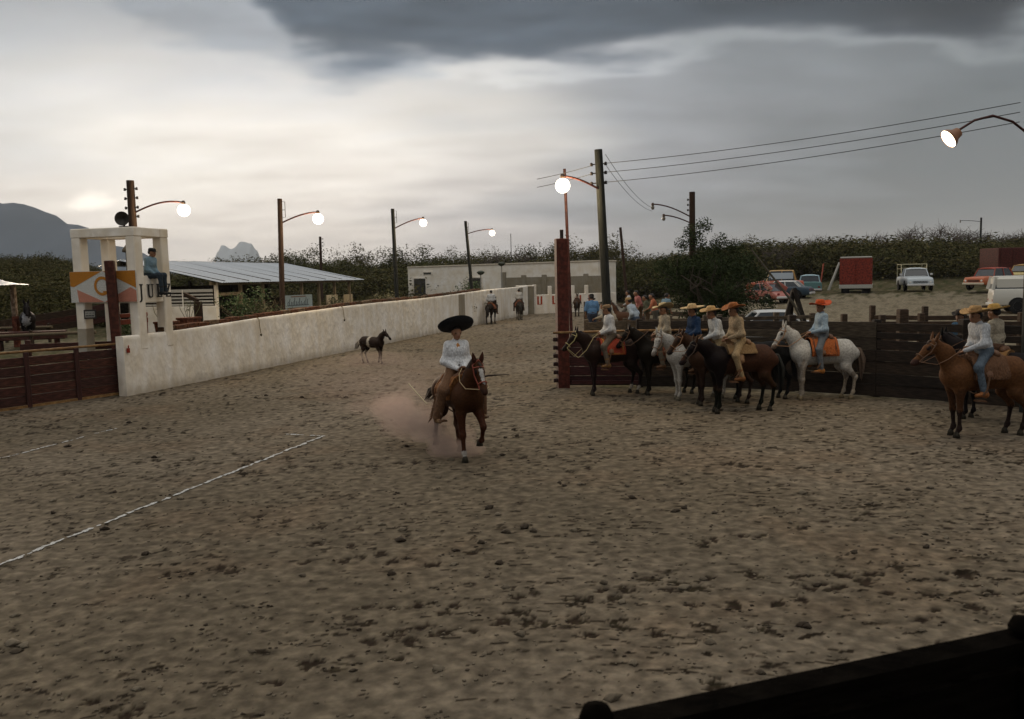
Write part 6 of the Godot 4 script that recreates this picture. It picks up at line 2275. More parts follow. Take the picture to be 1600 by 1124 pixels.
func people() -> void:
	var none := {}
	# on the tower
	person("man in a pale blue shirt sitting on the tower's parapet, legs hanging outside", wp(1.42, -0.10, 3.40), -15.0 + 8.0, {"pose": "sit", "shirt": Color(0.22, 0.34, 0.42), "pants": Color(0.035, 0.05, 0.065), "boots": Color(0.012, 0.012, 0.012), "lean": 0.14, "hat": ["cap", Color(0.02, 0.02, 0.02), Color.BLACK], "armL": [Vector3(0.05, 0.24, 0.22), Vector3(0.25, 0.14, 0.12)], "armR": [Vector3(0.05, 0.24, 0.22), Vector3(0.25, 0.14, 0.12)]})
	person("dark-haired person half hidden inside the tower behind the sitting man", wp(1.62, -0.85, 2.82), 40.0, {"pose": "stand", "shirt": Color(0.05, 0.05, 0.06), "pants": Color(0.03, 0.03, 0.03), "scale": 0.84, "cell": 0.026})
	# men at the pens
	var st := func(label: String, at: Vector3, turn: float, d: Dictionary) -> void:
		d["pose"] = "stand"
		d["cell"] = 0.024
		d["armL"] = d.get("armL", [Vector3(0.02, 0.26, 0.27), Vector3(0.16, 0.08, 0.22)])
		d["armR"] = d.get("armR", [Vector3(0.02, 0.26, 0.27), Vector3(0.16, 0.08, 0.22)])
		person(label, at, turn, d)
	st.call("man in a bright blue T-shirt with dark hair left of the lamp pole", Vector3(3.22, 0.72, -33.0), 100.0, {"shirt": Color(0.14, 0.28, 0.48), "short": true, "hat": ["cap", Color(0.02, 0.018, 0.016), Color.BLACK], "pants": Color(0.05, 0.06, 0.09)})
	st.call("small figure in a dark hat left of the man in blue", Vector3(3.85, 0.45, -40.0), 60.0, {"shirt": Color(0.05, 0.05, 0.045), "hat": ["straw", Color(0.03, 0.025, 0.02), Color.BLACK, 0.18], "scale": 0.95})
	st.call("man in a loose white shirt just right of the lamp pole", Vector3(3.78, 0.55, -33.0), 110.0, {"shirt": Color(0.58, 0.54, 0.46), "pants": Color(0.3, 0.28, 0.24)})
	st.call("man in a beige shirt and dark green hat leaning on the pen fence", Vector3(3.65, 0.62, -29.4), 172.0, {"shirt": Color(0.38, 0.32, 0.23), "hat": ["straw", Color(0.03, 0.038, 0.03), Color(0.01, 0.01, 0.01), 0.19, 0.03], "lean": 0.55, "armL": [Vector3(0.42, 0.26, 0.22), Vector3(0.66, 0.22, 0.14)], "pants": Color(0.13, 0.11, 0.08), "nod": 14.0})
	st.call("man in a pale blue-white shirt and straw cap beside the man leaning in beige", Vector3(4.48, 0.68, -30.0), 150.0, {"shirt": Color(0.44, 0.50, 0.56), "hat": ["cap", Color(0.42, 0.28, 0.13), Color.BLACK], "lean": 0.35, "pants": Color(0.05, 0.07, 0.11)})
	st.call("man in an orange shirt reaching out his arm by the big bush", Vector3(6.25, 0.65, -36.0), 176.0, {"shirt": Color(0.48, 0.15, 0.07), "lean": 0.2, "short": true, "armL": [Vector3(0.24, 0.26, 0.24), Vector3(0.46, 0.16, 0.14)], "pants": Color(0.10, 0.09, 0.07)})
	st.call("person in a pink shirt behind the man in orange", Vector3(5.88, 0.75, -38.0), 190.0, {"shirt": Color(0.46, 0.16, 0.14), "short": true, "lean": 0.2})
	st.call("dark clothed person between the pink and orange shirts", Vector3(6.12, 0.55, -37.2), 170.0, {"shirt": Color(0.10, 0.10, 0.06), "lean": 0.15})
	st.call("man in a light blue and grey shirt with his back turned by the bush", Vector3(6.85, 0.62, -37.0), 30.0, {"shirt": Color(0.20, 0.30, 0.36), "lean": 0.15, "short": true})
	st.call("person in a brown hat looking over the lettered wall", Vector3(3.25, 0.9, -76.0), -70.0, {"shirt": Color(0.45, 0.38, 0.28), "hat": ["straw", Color(0.10, 0.06, 0.04), Color.BLACK, 0.22]})
	mounted({"label": "young man in an open white shirt riding bareheaded above the men at the pens", "shirt": Color(0.60, 0.58, 0.57), "pants": Color(0.12, 0.1, 0.08), "cell": 0.024, "look": -15.0},
		{"label": "pale horse under the bareheaded young man, behind the leaning men", "body": Color(0.36, 0.32, 0.26), "mane": Color(0.3, 0.26, 0.2), "scale": 0.98, "cell": 0.034, "blanket": Color(0.3, 0.28, 0.2)}, Vector3(6.25, 0, -44.2), 170.0)
	horse("brown horse with raised head right of the lamp pole, behind the men", Vector3(5.45, 0, -39.5), 140.0, {"body": Color(0.10, 0.045, 0.02), "mane": Color(0.05, 0.022, 0.012), "scale": 1.0, "cell": 0.034, "saddle": false, "reins": false, "poll": Vector3(0.86, 1.80, 0), "nose": Vector3(1.24, 1.52, 0)})
	st.call("man in a dark hat and blue shirt standing beyond the fence at the right edge", Vector3(11.35, 0.35, -20.9), 200.0, {"shirt": Color(0.05, 0.13, 0.22), "hat": ["straw", Color(0.035, 0.025, 0.02), Color.BLACK, 0.17, 0.03], "pants": Color(0.05, 0.05, 0.06)})
	# far left: a saddled dark horse by the shelter
	horse("dark horse with a white chest standing by the small tin shelter", on(-18.0, -31.0), -60.0, {"body": Color(0.018, 0.014, 0.012), "scale": 0.92, "cell": 0.034, "tack": false, "paint": [[Vector3(0.62, 1.15, 0.05), Vector3(0.16, 0.34, 0.16), Color(0.48, 0.48, 0.5), 0.15]], "socks": {"FR": Color(0.4, 0.4, 0.4)}})


# ------------------------------------------------------------------ vehicles: +X forward
func wheel(o: Node3D, at: Vector3, r: float, w: float) -> void:
	var t := B.new()
	var bs := Basis(Vector3.RIGHT, PI / 2)
	t.lathe([Vector2(r * 0.62, -w * 0.5), Vector2(r * 0.95, -w * 0.5), Vector2(r, -w * 0.3), Vector2(r, w * 0.3), Vector2(r * 0.95, w * 0.5), Vector2(r * 0.62, w * 0.5)], Transform3D(bs, at), 18)
	var wh := obj("wheel", t, shared("tyre", Color(0.012, 0.012, 0.012), 0.9), o)
	t = B.new()
	t.lathe([Vector2(0.0, -w * 0.42), Vector2(r * 0.22, -w * 0.46), Vector2(r * 0.5, -w * 0.36), Vector2(r * 0.63, -w * 0.48), Vector2(r * 0.63, w * 0.48), Vector2(r * 0.5, w * 0.36), Vector2(r * 0.22, w * 0.46), Vector2(0.0, w * 0.42)], Transform3D(bs, at), 14)
	obj("rim", t, shared("rim", Color(0.28, 0.27, 0.25), 0.4), wh)


func car(label: String, cat: String, called: String, at: Vector3, turn: float, o: Dictionary) -> Node3D:
	var p := thing(called, label, cat, at, turn, o.get("group", "cars and trucks parked beyond the corral"))
	var ln: float = o.get("len", 4.5)
	var wd: float = o.get("wid", 1.75)
	var paint: Color = o.paint
	var body_m := mat(paint, 0.35, "plain")
	body_m.clearcoat_enabled = true
	body_m.clearcoat = 0.4
	body_m.clearcoat_roughness = 0.3
	var roof_m: StandardMaterial3D = mat(o.roof, 0.4) if o.has("roof") else body_m
	var glass := shared("carglass", Color(0.018, 0.022, 0.025), 0.08, "glass")
	var trim := shared("chrome", Color(0.50, 0.49, 0.47), 0.3)
	var h := ln * 0.5
	var w := wd * 0.5
	# lower body: stations from front to back [x, bottom, shoulder, half width]
	var st: Array = o.get("body", [[1.0, 0.42, 0.62, 0.84], [0.985, 0.36, 0.74, 0.93], [0.93, 0.30, 0.84, 0.97], [0.55, 0.28, 0.91, 1.0], [0.30, 0.27, 0.95, 1.0], [-0.30, 0.27, 0.96, 1.0], [-0.62, 0.28, 0.95, 0.99], [-0.93, 0.32, 0.90, 0.96], [-0.985, 0.38, 0.80, 0.92], [-1.0, 0.44, 0.66, 0.85]])
	var b := B.new()
	var rings := []
	for s in st:
		var x: float = s[0] * h
		var y0: float = s[1]
		var y1: float = s[2]
		var hw: float = s[3] * w
		var prof := [[0.90, y0], [0.985, y0 + 0.06], [1.0, lerpf(y0, y1, 0.45)], [0.99, lerpf(y0, y1, 0.68)], [0.975, lerpf(y0, y1, 0.72)], [0.955, y1 - 0.06], [0.90, y1 - 0.01], [0.5, y1 + 0.02]]
		var ring := []
		for q in prof:
			ring.append(Vector3(x, q[1], q[0] * hw))
		for i in range(prof.size() - 1, -1, -1):
			ring.append(Vector3(x, prof[i][1], -prof[i][0] * hw))
		ring.reverse()
		rings.append(ring)
	rings.reverse()
	b.loft(rings)
	obj("body", b, body_m, p)
	# cabin: glasshouse, roof, pillars
	var cb: Array = o.get("cabin", [0.34, 0.14, -0.42, -0.62, 1.40])
	var sh: float = o.get("belt", 0.93)
	var ct := [[cb[0] * h, sh, 0.90], [cb[1] * h, cb[4] - 0.05, 0.74], [cb[2] * h, cb[4] - 0.05, 0.74], [cb[3] * h, sh, 0.88]]
	var c8 := []
	for yy in [0, 1]:
		for q in [[3 - yy, 1.0], [0 + yy, 1.0], [0 + yy, -1.0], [3 - yy, -1.0]]:
			var s: Array = ct[q[0]]
			c8.append(Vector3(s[0], s[1] - (0.02 if yy == 0 else 0.0), s[2] * w * q[1]))
	b = B.new()
	b.hexa(c8)
	obj("windows", b, glass, p)
	b = B.new()
	var rr := []
	for q in [[cb[1] * h + 0.06, 0.70, -0.045], [cb[1] * h, 0.76, -0.01], [lerpf(cb[1], cb[2], 0.5) * h, 0.77, 0.01], [cb[2] * h, 0.76, -0.01], [cb[2] * h - 0.06, 0.70, -0.045]]:
		var ring := []
		for z in [-1.0, -0.92, -0.5, 0.0, 0.5, 0.92, 1.0]:
			ring.append(Vector3(q[0], cb[4] + q[2] - (0.0 if absf(z) < 0.9 else 0.05) + 0.03 * (1.0 - z * z), z * w * q[1]))
		ring.append(Vector3(q[0], cb[4] - 0.07, w * q[1] * 0.9))
		ring.append(Vector3(q[0], cb[4] - 0.07, -w * q[1] * 0.9))
		rr.append(ring)
	b.loft(rr)
	obj("roof", b, roof_m, p)
	b = B.new()
	for s in [-1.0, 1.0]:
		var e := Vector3(0, 0, s * 0.006)
		b.beam(Vector3(ct[0][0], sh - 0.02, s * w * 0.90) + e, Vector3(ct[1][0], cb[4] - 0.05, s * w * 0.745) + e, 0.05, 0.06)
		b.beam(Vector3(ct[3][0], sh - 0.02, s * w * 0.88) + e, Vector3(ct[2][0], cb[4] - 0.05, s * w * 0.745) + e, 0.05, o.get("rear_pillar", 0.12))
		for t in o.get("pillars", [0.52]):
			b.beam(Vector3(lerpf(ct[0][0], ct[3][0], t), sh - 0.02, s * w * 0.89) + e, Vector3(lerpf(ct[1][0], ct[2][0], t), cb[4] - 0.05, s * w * 0.745) + e, 0.05, 0.06)
	obj("pillars", b, roof_m, p)
	# wheels in dark arches
	var wr: float = o.get("wheel", 0.33)
	for x in o.get("axles", [0.60, -0.58]):
		for s in [-1.0, 1.0]:
			b = B.new()
			b.lathe([Vector2(0.0, 0.0), Vector2(wr * 1.18, 0.0), Vector2(wr * 1.18, 0.02), Vector2(0.0, 0.02)], Transform3D(Basis(Vector3.RIGHT, s * PI / 2), Vector3(x * h, wr + 0.02, s * (w + 0.002))), 18)
			obj("wheel_arch", b, shared("arch", Color(0.008, 0.008, 0.008), 0.9), p)
			wheel(p, Vector3(x * h, wr, s * (w - 0.07)), wr, 0.2)
	# bumpers, lights, grille
	for e in [1.0, -1.0]:
		b = B.new()
		b.cbox(Vector3(e * (h + 0.04), 0.47, 0), Vector3(0.12, 0.15, wd * 0.98), 0.03)
		obj("bumper", b, mat(o.bumper, 0.4) if o.has("bumper") else trim, p)
	for s in [-1.0, 1.0]:
		b = B.new()
		b.lathe([Vector2(0.0, -0.02), Vector2(0.085, -0.02), Vector2(0.09, 0.0), Vector2(0.07, 0.025), Vector2(0.0, 0.035)], Transform3D(Basis(Vector3(0, 0, 1), -PI / 2), Vector3(h * 0.995, 0.68, s * w * 0.72)), 12)
		obj("headlight", b, shared("lens", Color(0.62, 0.60, 0.55), 0.15), p)
		b = B.new()
		b.cbox(Vector3(-h * 0.995, 0.70, s * w * 0.74), Vector3(0.05, 0.13, 0.2), 0.01)
		obj("tail_light", b, shared("tail", Color(0.22, 0.015, 0.01), 0.3), p)
	b = B.new()
	for i in 4:
		b.box(Vector3(h * 0.995 + 0.008, 0.605 + i * 0.05, 0), Vector3(0.03, 0.025, w * 1.05))
	obj("grille", b, shared("grille", Color(0.03, 0.03, 0.03), 0.5), p)
	return p


func vehicles() -> void:
	var red := mat(Color(0.33, 0.045, 0.022), 0.55, "rust")
	var white := mat(Color(0.55, 0.53, 0.47), 0.6, "grain")
	var black := mat(Color(0.012, 0.012, 0.013), 0.8)
	# red box lorry seen from behind
	var t := thing("box_lorry", "red box lorry with a white roof edge and white rear bumper band, seen from behind", "lorry", Vector3(26.9, 1.27, -65.0), 66.5, "cars and trucks parked beyond the corral")
	var b := B.new()
	b.cbox(Vector3(2.6, 1.77, 0), Vector3(5.2, 2.05, 2.36), 0.03)
	obj("box_body", b, red, t)
	b = B.new()
	b.cbox(Vector3(2.6, 2.86, 0), Vector3(5.26, 0.13, 2.3), 0.05)
	obj("roof", b, white, t)
	b = B.new()
	b.cbox(Vector3(2.58, 0.60, 0), Vector3(5.28, 0.30, 2.42), 0.02)
	obj("white_band", b, white, t)
	for z in [-0.6, 0.6]:
		b = B.new()
		b.box(Vector3(-0.012, 1.77, z), Vector3(0.02, 1.96, 1.15))
		var d := obj("rear_door", b, mat(Color(0.30, 0.04, 0.02), 0.55, "rust"), t)
		b = B.new()
		b.tube([Vector3(-0.035, 0.9, z * 0.12), Vector3(-0.035, 2.6, z * 0.12)], 0.018, 5)
		obj("bar", b, red, d)
	b = B.new()
	b.box(Vector3(3.0, 0.40, 0), Vector3(5.8, 0.12, 0.9))
	obj("chassis", b, black, t)
	b = B.new()
	b.cbox(Vector3(6.2, 1.15, 0), Vector3(1.7, 1.5, 2.0), 0.12)
	obj("cab", b, white, t)
	for x in [1.2, 6.0]:
		for z in [-0.92, 0.92]:
			wheel(t, Vector3(x, 0.42, z), 0.42, 0.3)
	for z in [-0.7, 0.7]:
		b = B.new()
		b.box(Vector3(0.3, 0.28, z), Vector3(0.02, 0.42, 0.5))
		obj("mud_flap", b, black, t)
	# pickup with a rack, facing the ring
	var pk := car("grey-white pickup with a pale pipe rack, facing the ring", "pickup", "pickup", Vector3(32.7, 1.42, -67.5), -106.0, {"len": 4.9, "wid": 1.98, "paint": Color(0.40, 0.44, 0.46), "roof": Color(0.5, 0.54, 0.56), "wheel": 0.37, "belt": 1.12, "cabin": [0.30, 0.16, -0.10, -0.16, 1.78], "pillars": [], "body": [[1.0, 0.5, 0.75, 0.9], [0.985, 0.44, 0.92, 0.96], [0.93, 0.42, 1.02, 0.98], [0.30, 0.42, 1.13, 1.0], [-0.15, 0.42, 1.14, 1.0], [-0.16, 0.42, 1.10, 1.0], [-0.98, 0.44, 1.10, 1.0], [-1.0, 0.5, 1.08, 0.98]]})
	b = B.new()
	for s in [-1.0, 1.0]:
		b.tube([Vector3(-0.45, 1.0, s * 0.92), Vector3(-0.40, 2.1, s * 0.95), Vector3(-2.35, 2.1, s * 0.95), Vector3(-2.35, 1.0, s * 0.92)], 0.032, 6)
		b.tube([Vector3(-0.42, 1.75, s * 0.94), Vector3(-2.35, 1.75, s * 0.94)], 0.022, 6)
	for x in [-0.40, -2.35]:
		b.tube([Vector3(x, 2.1, -0.95), Vector3(x, 2.1, 0.95)], 0.032, 6)
	b.tube([Vector3(-0.41, 1.8, -0.94), Vector3(-0.41, 1.8, 0.94)], 0.022, 6)
	obj("pipe_rack", b, mat(Color(0.42, 0.38, 0.24), 0.6), pk)
	for s in [-1.0, 1.0]:
		b = B.new()
		b.cbox(Vector3(0.55, 1.28, s * 1.12), Vector3(0.06, 0.16, 0.18), 0.01)
		obj("mirror", b, shared("chrome", Color(0.5, 0.49, 0.47), 0.3), pk)
	car("orange-red two-door car with a pale lower flank, seen three-quarter from the front", "car", "parked_car", Vector3(36.3, 1.48, -63.0), 208.0, {"paint": Color(0.40, 0.10, 0.03), "roof": Color(0.30, 0.05, 0.025), "len": 4.3, "wid": 1.7, "belt": 1.0, "cabin": [0.42, 0.26, -0.55, -0.72, 1.62], "wheel": 0.36, "bumper": Color(0.55, 0.48, 0.36), "body": [[1.0, 0.5, 0.72, 0.84], [0.985, 0.42, 0.86, 0.93], [0.93, 0.36, 0.94, 0.97], [0.4, 0.34, 1.0, 1.0], [-0.4, 0.34, 1.02, 1.0], [-0.93, 0.38, 0.98, 0.96], [-0.985, 0.46, 0.88, 0.92], [-1.0, 0.5, 0.72, 0.85]]})
	car("yellow car with a tan roof at the right edge, behind the white van", "car", "parked_car", Vector3(41.0, 1.75, -66.5), 225.0, {"paint": Color(0.40, 0.31, 0.10), "roof": Color(0.36, 0.22, 0.07), "len": 4.5, "wid": 1.75, "belt": 1.05, "cabin": [0.34, 0.18, -0.42, -0.62, 1.55]})
	car("white panel van with a rounded rear at the right edge of the picture", "van", "panel_van", Vector3(29.35, 0.62, -46.0), -22.0, {"paint": Color(0.52, 0.50, 0.44), "len": 5.0, "wid": 2.0, "belt": 1.30, "wheel": 0.39, "cabin": [0.45, 0.30, -0.93, -0.985, 2.02], "rear_pillar": 0.35, "pillars": [], "axles": [0.62, -0.52], "body": [[1.0, 0.5, 0.8, 0.84], [0.985, 0.42, 1.0, 0.93], [0.85, 0.40, 1.16, 0.98], [0.45, 0.40, 1.32, 1.0], [-0.4, 0.40, 1.34, 1.0], [-0.95, 0.42, 1.34, 0.99], [-0.985, 0.46, 1.30, 0.97], [-1.0, 0.5, 1.1, 0.94]]})
	var van := get_child(get_child_count() - 1)
	b = B.new()
	b.cbox(Vector3(-1.15, 1.64, 0), Vector3(2.5, 0.66, 1.74), 0.10)
	obj("side_panel", b, mat(Color(0.52, 0.50, 0.44), 0.4), van)
	var tr := thing("trailer", "long dark red trailer box under the trees at the right edge", "trailer", Vector3(47.5, 1.9, -75.0), 8.0, "cars and trucks parked beyond the corral")
	b = B.new()
	b.cbox(Vector3(0, 1.85, 0), Vector3(10.0, 2.1, 2.4), 0.03)
	obj("box_body", b, mat(Color(0.12, 0.022, 0.016), 0.7, "rust"), tr)
	b = B.new()
	for i in 9:
		b.box(Vector3(-4.8 + i * 1.2, 1.85, 1.215), Vector3(0.08, 2.0, 0.03))
	obj("stake", b, mat(Color(0.10, 0.018, 0.014), 0.7, "rust"), tr)
	b = B.new()
	b.box(Vector3(0, 0.7, 0), Vector3(9.6, 0.16, 1.0))
	obj("chassis", b, black, tr)
	for x in [-3.6, -2.6, 3.2]:
		for z in [-1.0, 1.0]:
			wheel(tr, Vector3(x, 0.46, z), 0.46, 0.3)
	car("teal pickup with a pale blue cab seen from behind, beside a leaning white pole", "pickup", "pickup", Vector3(26.9, 1.05, -75.0), 72.0, {"paint": Color(0.10, 0.22, 0.22), "roof": Color(0.34, 0.46, 0.5), "len": 4.8, "wid": 1.9, "wheel": 0.37, "belt": 1.10, "cabin": [0.32, 0.20, -0.08, -0.16, 1.75], "pillars": [], "body": [[1.0, 0.5, 0.75, 0.9], [0.985, 0.44, 0.92, 0.96], [0.30, 0.42, 1.12, 1.0], [-0.15, 0.42, 1.13, 1.0], [-0.16, 0.42, 1.12, 1.0], [-0.98, 0.44, 1.12, 1.0], [-1.0, 0.5, 1.10, 0.98]]})
	car("rounded reddish pink beetle-backed car in the row by the bush", "car", "parked_car", Vector3(17.6, 0.95, -58.0), 118.0, {"paint": Color(0.30, 0.085, 0.06), "len": 3.9, "wid": 1.55, "belt": 0.92, "cabin": [0.32, 0.10, -0.30, -0.72, 1.45], "rear_pillar": 0.5, "body": [[1.0, 0.45, 0.55, 0.7], [0.95, 0.36, 0.74, 0.85], [0.7, 0.3, 0.90, 0.95], [0.3, 0.28, 0.95, 1.0], [-0.4, 0.28, 0.98, 1.0], [-0.75, 0.3, 0.85, 0.92], [-0.95, 0.36, 0.65, 0.8], [-1.0, 0.42, 0.52, 0.7]]})
	car("white car with its long flat roof showing over the pen boards", "car", "parked_car", Vector3(10.9, 0.12, -35.9), 176.0, {"paint": Color(0.55, 0.55, 0.54), "len": 4.6, "wid": 1.8})
	car("dark blue car with a white roof behind the trestle", "car", "parked_car", Vector3(20.1, 1.1, -62.0), 150.0, {"paint": Color(0.018, 0.04, 0.06), "roof": Color(0.52, 0.52, 0.5), "len": 4.4, "wid": 1.75, "cabin": [0.30, 0.16, -0.50, -0.7, 1.36]})
	var oc := car("orange-red car with a pale camper top, behind the dark blue car", "car", "parked_car", Vector3(22.2, 1.25, -70.0), 160.0, {"paint": Color(0.42, 0.075, 0.025), "roof": Color(0.40, 0.24, 0.08), "len": 4.6, "wid": 1.85, "belt": 1.15, "cabin": [0.28, 0.16, -0.62, -0.72, 2.0], "body": [[1.0, 0.45, 0.8, 0.84], [0.95, 0.36, 0.98, 0.95], [0.4, 0.3, 1.16, 1.0], [-0.6, 0.3, 1.18, 1.0], [-0.97, 0.36, 1.1, 0.95], [-1.0, 0.44, 0.85, 0.88]]})
	b = B.new()
	b.box(Vector3(-0.5, 1.55, 0), Vector3(1.9, 0.5, 1.72))
	obj("camper_side", b, mat(Color(0.45, 0.50, 0.55), 0.6), oc)
	var wp2 := thing("white_spar", "leaning white spar beside the teal pickup", "pole", Vector3(29.0, 1.1, -75.0), 0.0)
	b = B.new()
	b.tube([Vector3(-0.5, 0.0, 0), Vector3(0.55, 2.75, 0)], [0.13, 0.09], 7)
	obj("shaft", b, white, wp2)
	var rp := thing("red_stake", "short red stake left of the leaning white spar", "post", Vector3(28.2, 1.1, -75.6), 0.0)
	b = B.new()
	b.tube([Vector3(-0.2, 0, 0), Vector3(0.15, 2.7, 0)], 0.06, 6)
	obj("shaft", b, mat(Color(0.3, 0.07, 0.04), 0.8), rp)
	for q in [[Vector3(-7.9, 0.45, -58.0), "white car behind the lane wall, nearer the tin shed", 95.0], [Vector3(-5.2, 0.45, -63.5), "white car behind the lane wall beside the leaning lamp pole", 80.0]]:
		car(q[1], "car", "parked_car", q[0], q[2], {"paint": Color(0.62, 0.62, 0.60), "len": 4.4, "wid": 1.8, "cabin": [0.36, 0.18, -0.46, -0.64, 1.46], "group": "white cars behind the lane wall"})


# ------------------------------------------------------------------ small things, dust
func small_things() -> void:
	var clay := mat(Color(0.20, 0.075, 0.04), 0.85, "rust")
	var leaf := mat(Color(0.10, 0.10, 0.05), 0.8, "leaf")
	for q in [[wp(4.05, -0.75, 1.42), "red clay planter beside the dark wooden post on the wall", 0.75], [wp(2.9, -0.75, 1.35), "red clay planter right behind the white tower", 0.7]]:
		var o := thing("planter", q[1], "planter", q[0], rad_to_deg(Vector2(DW.x, -DW.z).angle()))
		var b := B.new()
		var w: float = q[2]
		b.hexa([Vector3(-w * 0.36, -0.42, 0.13), Vector3(w * 0.36, -0.42, 0.13), Vector3(w * 0.36, -0.42, -0.13), Vector3(-w * 0.36, -0.42, -0.13), Vector3(-w * 0.5, 0.62, 0.2), Vector3(w * 0.5, 0.62, 0.2), Vector3(w * 0.5, 0.62, -0.2), Vector3(-w * 0.5, 0.62, -0.2)])
		obj("trough", b, clay, o)
		b = B.new()
		b.cbox(Vector3(0, 0.64, 0), Vector3(w * 1.06, 0.07, 0.46), 0.01)
		obj("rim", b, clay, o)
		b = B.new()
		for i in 7:
			var d := Vector3(rng.randf_range(-0.3, 0.3), 0, rng.randf_range(-0.12, 0.12))
			b.tube([Vector3(d.x * 0.5, 0.65, d.z), Vector3(d.x * 1.2, 0.95, d.z * 2.0), Vector3(d.x * 1.5 + 0.05, 1.15 + rng.randf() * 0.15, d.z * 2.5)], [0.012, 0.01, 0.005], 4)
		leaf_mass(b, [[Vector3(0, 1.05, 0), 0.3]], 40, 0.035, [Color(1, 1, 1)])
		obj("plant", b, leaf, o)
	var dk := mat(Color(0.06, 0.035, 0.02), 0.9, "wood")
	var po := thing("timber_post", "dark timber post standing by the planter behind the wall", "post", wp(4.65, -0.8, 0.9))
	var pb := B.new()
	pb.cbox(Vector3(0, 0.85, 0), Vector3(0.27, 1.7, 0.25), 0.02, Basis(Vector3.UP, 0.25))
	pb.beam(Vector3(0, 1.72, 0), Vector3(-0.5, 1.95, -0.2), 0.12, 0.12)
	obj("shaft", pb, dk, po)
	var rb := thing("red_bench", "red painted bench behind the tower's lower opening", "bench", wp(2.4, -1.5, 1.0), 75.0)
	for q in [[Vector3(0, 1.05, -0.2), Vector3(1.6, 0.16, 0.05), "back_slat"], [Vector3(0, 1.25, -0.2), Vector3(1.6, 0.12, 0.05), "back_slat"], [Vector3(0, 0.55, 0.05), Vector3(1.6, 0.06, 0.42), "seat"], [Vector3(-0.7, 0.6, -0.18), Vector3(0.07, 1.3, 0.07), "leg"], [Vector3(0.7, 0.6, -0.18), Vector3(0.07, 1.3, 0.07), "leg"], [Vector3(-0.7, 0.27, 0.2), Vector3(0.07, 0.54, 0.07), "leg"], [Vector3(0.7, 0.27, 0.2), Vector3(0.07, 0.54, 0.07), "leg"]]:
		var b := B.new()
		b.cbox(q[0], q[1], 0.008)
		obj(q[2], b, mat(Color(0.26, 0.055, 0.025), 0.7, "grain"), rb)
	var ns := thing("notice_board", "small dark framed notice hanging under the tower floor", "sign", wp(0.75, -1.75, 2.36), 15.0)
	var nb := B.new()
	nb.cbox(Vector3.ZERO, Vector3(0.34, 0.28, 0.04), 0.006)
	obj("frame", nb, mat(Color(0.04, 0.035, 0.03), 0.8), ns)
	nb = B.new()
	nb.box(Vector3(0, 0, 0.024), Vector3(0.26, 0.18, 0.006))
	obj("panel", nb, mat(Color(0.35, 0.34, 0.30), 0.8), ns)
	nb = B.new()
	for i in 6:
		nb.box(Vector3(-0.10 + i * 0.04, 0.035, 0.029), Vector3(0.014, 0.05, 0.004))
		nb.box(Vector3(-0.10 + i * 0.04, -0.04, 0.029), Vector3(0.028, 0.05, 0.004))
	obj("lettering", nb, mat(Color(0.03, 0.03, 0.03), 0.8), ns)

	# the yard at the far left: boards, troughs, fence posts
	var maroon := mat(Color(0.085, 0.028, 0.018), 0.85, "wood")
	var yl := thing("yard_rail", "dark red board rail behind the left gate", "rail", Vector3(-13.4, 0.75, -25.6), 12.0)
	for q in [[Vector3(0, 0.62, 0), Vector3(3.2, 0.24, 0.06), "rail"], [Vector3(0, 0.25, 0), Vector3(3.2, 0.2, 0.06), "rail"], [Vector3(-1.4, 0.25, -0.08), Vector3(0.14, 1.2, 0.14), "post"], [Vector3(1.3, 0.25, -0.08), Vector3(0.14, 1.2, 0.14), "post"]]:
		var b := B.new()
		b.cbox(q[0], q[1], 0.01)
		obj(q[2], b, maroon, yl)
	var tg := thing("trough", "long dark red feed trough by the small dark horse", "trough", on(-17.2, -29.6), 18.0)
	for q in [[Vector3(0, 0.5, 0), Vector3(2.4, 0.3, 0.5), "basin"], [Vector3(-0.9, 0.2, 0), Vector3(0.12, 0.5, 0.4), "leg"], [Vector3(0.9, 0.2, 0), Vector3(0.12, 0.5, 0.4), "leg"]]:
		var b := B.new()
		b.cbox(q[0], q[1], 0.02)
		obj(q[2], b, maroon, tg)
	var rm := thing("loading_ramp", "dark sloping board wall climbing the slope left of the tower", "ramp")
	planks(rm, on(-23.5, -38.0) + Vector3(0, -0.2, 0), on(-19.0, -42.0) + Vector3(0, 0.6, 0), 0.0, [0.3, 0.3, 0.3], 0.01, 0.06, [dk, maroon])
	planks(rm, on(-20.5, -40.7) + Vector3(0, 0.3, 0), on(-16.5, -40.0) + Vector3(0, 1.2, 0), 0.0, [0.3, 0.3, 0.3], 0.01, 0.06, [dk, maroon])
	for q in [[-18.6, -36.5, 2.0, "pale leaning fence post on the slope, nearer the tower"], [-22.0, -37.0, 1.6, "second pale fence post on the slope by the shelter"]]:
		var fp := thing("fence_post", q[3], "post", on(q[0], q[1]))
		var b := B.new()
		b.tube([Vector3(0, -0.2, 0), Vector3(-0.1, q[2], 0)], [0.1, 0.085], 7)
		obj("shaft", b, mat(Color(0.34, 0.29, 0.21), 0.9, "grain"), fp)
	for q in [[Vector3(-20.5, 0, -33.5), -8.0, "low pole rail fence under the small tin shelter"], [Vector3(-16.5, 0, -28.3), 10.0, "low pole rail behind the board gate"]]:
		var o := thing("pole_rail", q[2], "rail", on(q[0].x, q[0].z), q[1])
		var b := B.new()
		b.tube([Vector3(-2.2, 0.55, 0), Vector3(0, 0.6, 0), Vector3(2.2, 0.62, 0)], 0.06, 6)
		obj("rail", b, mat(Color(0.17, 0.13, 0.08), 0.9, "grain"), o)
		for x in [-2.0, 0.1, 2.0]:
			b = B.new()
			b.tube([Vector3(x, -0.1, -0.08), Vector3(x, 0.75, -0.08)], 0.06, 6)
			obj("post", b, dk, o)

	# the charro's rope and the rod at his saddle
	var rope := B.new()
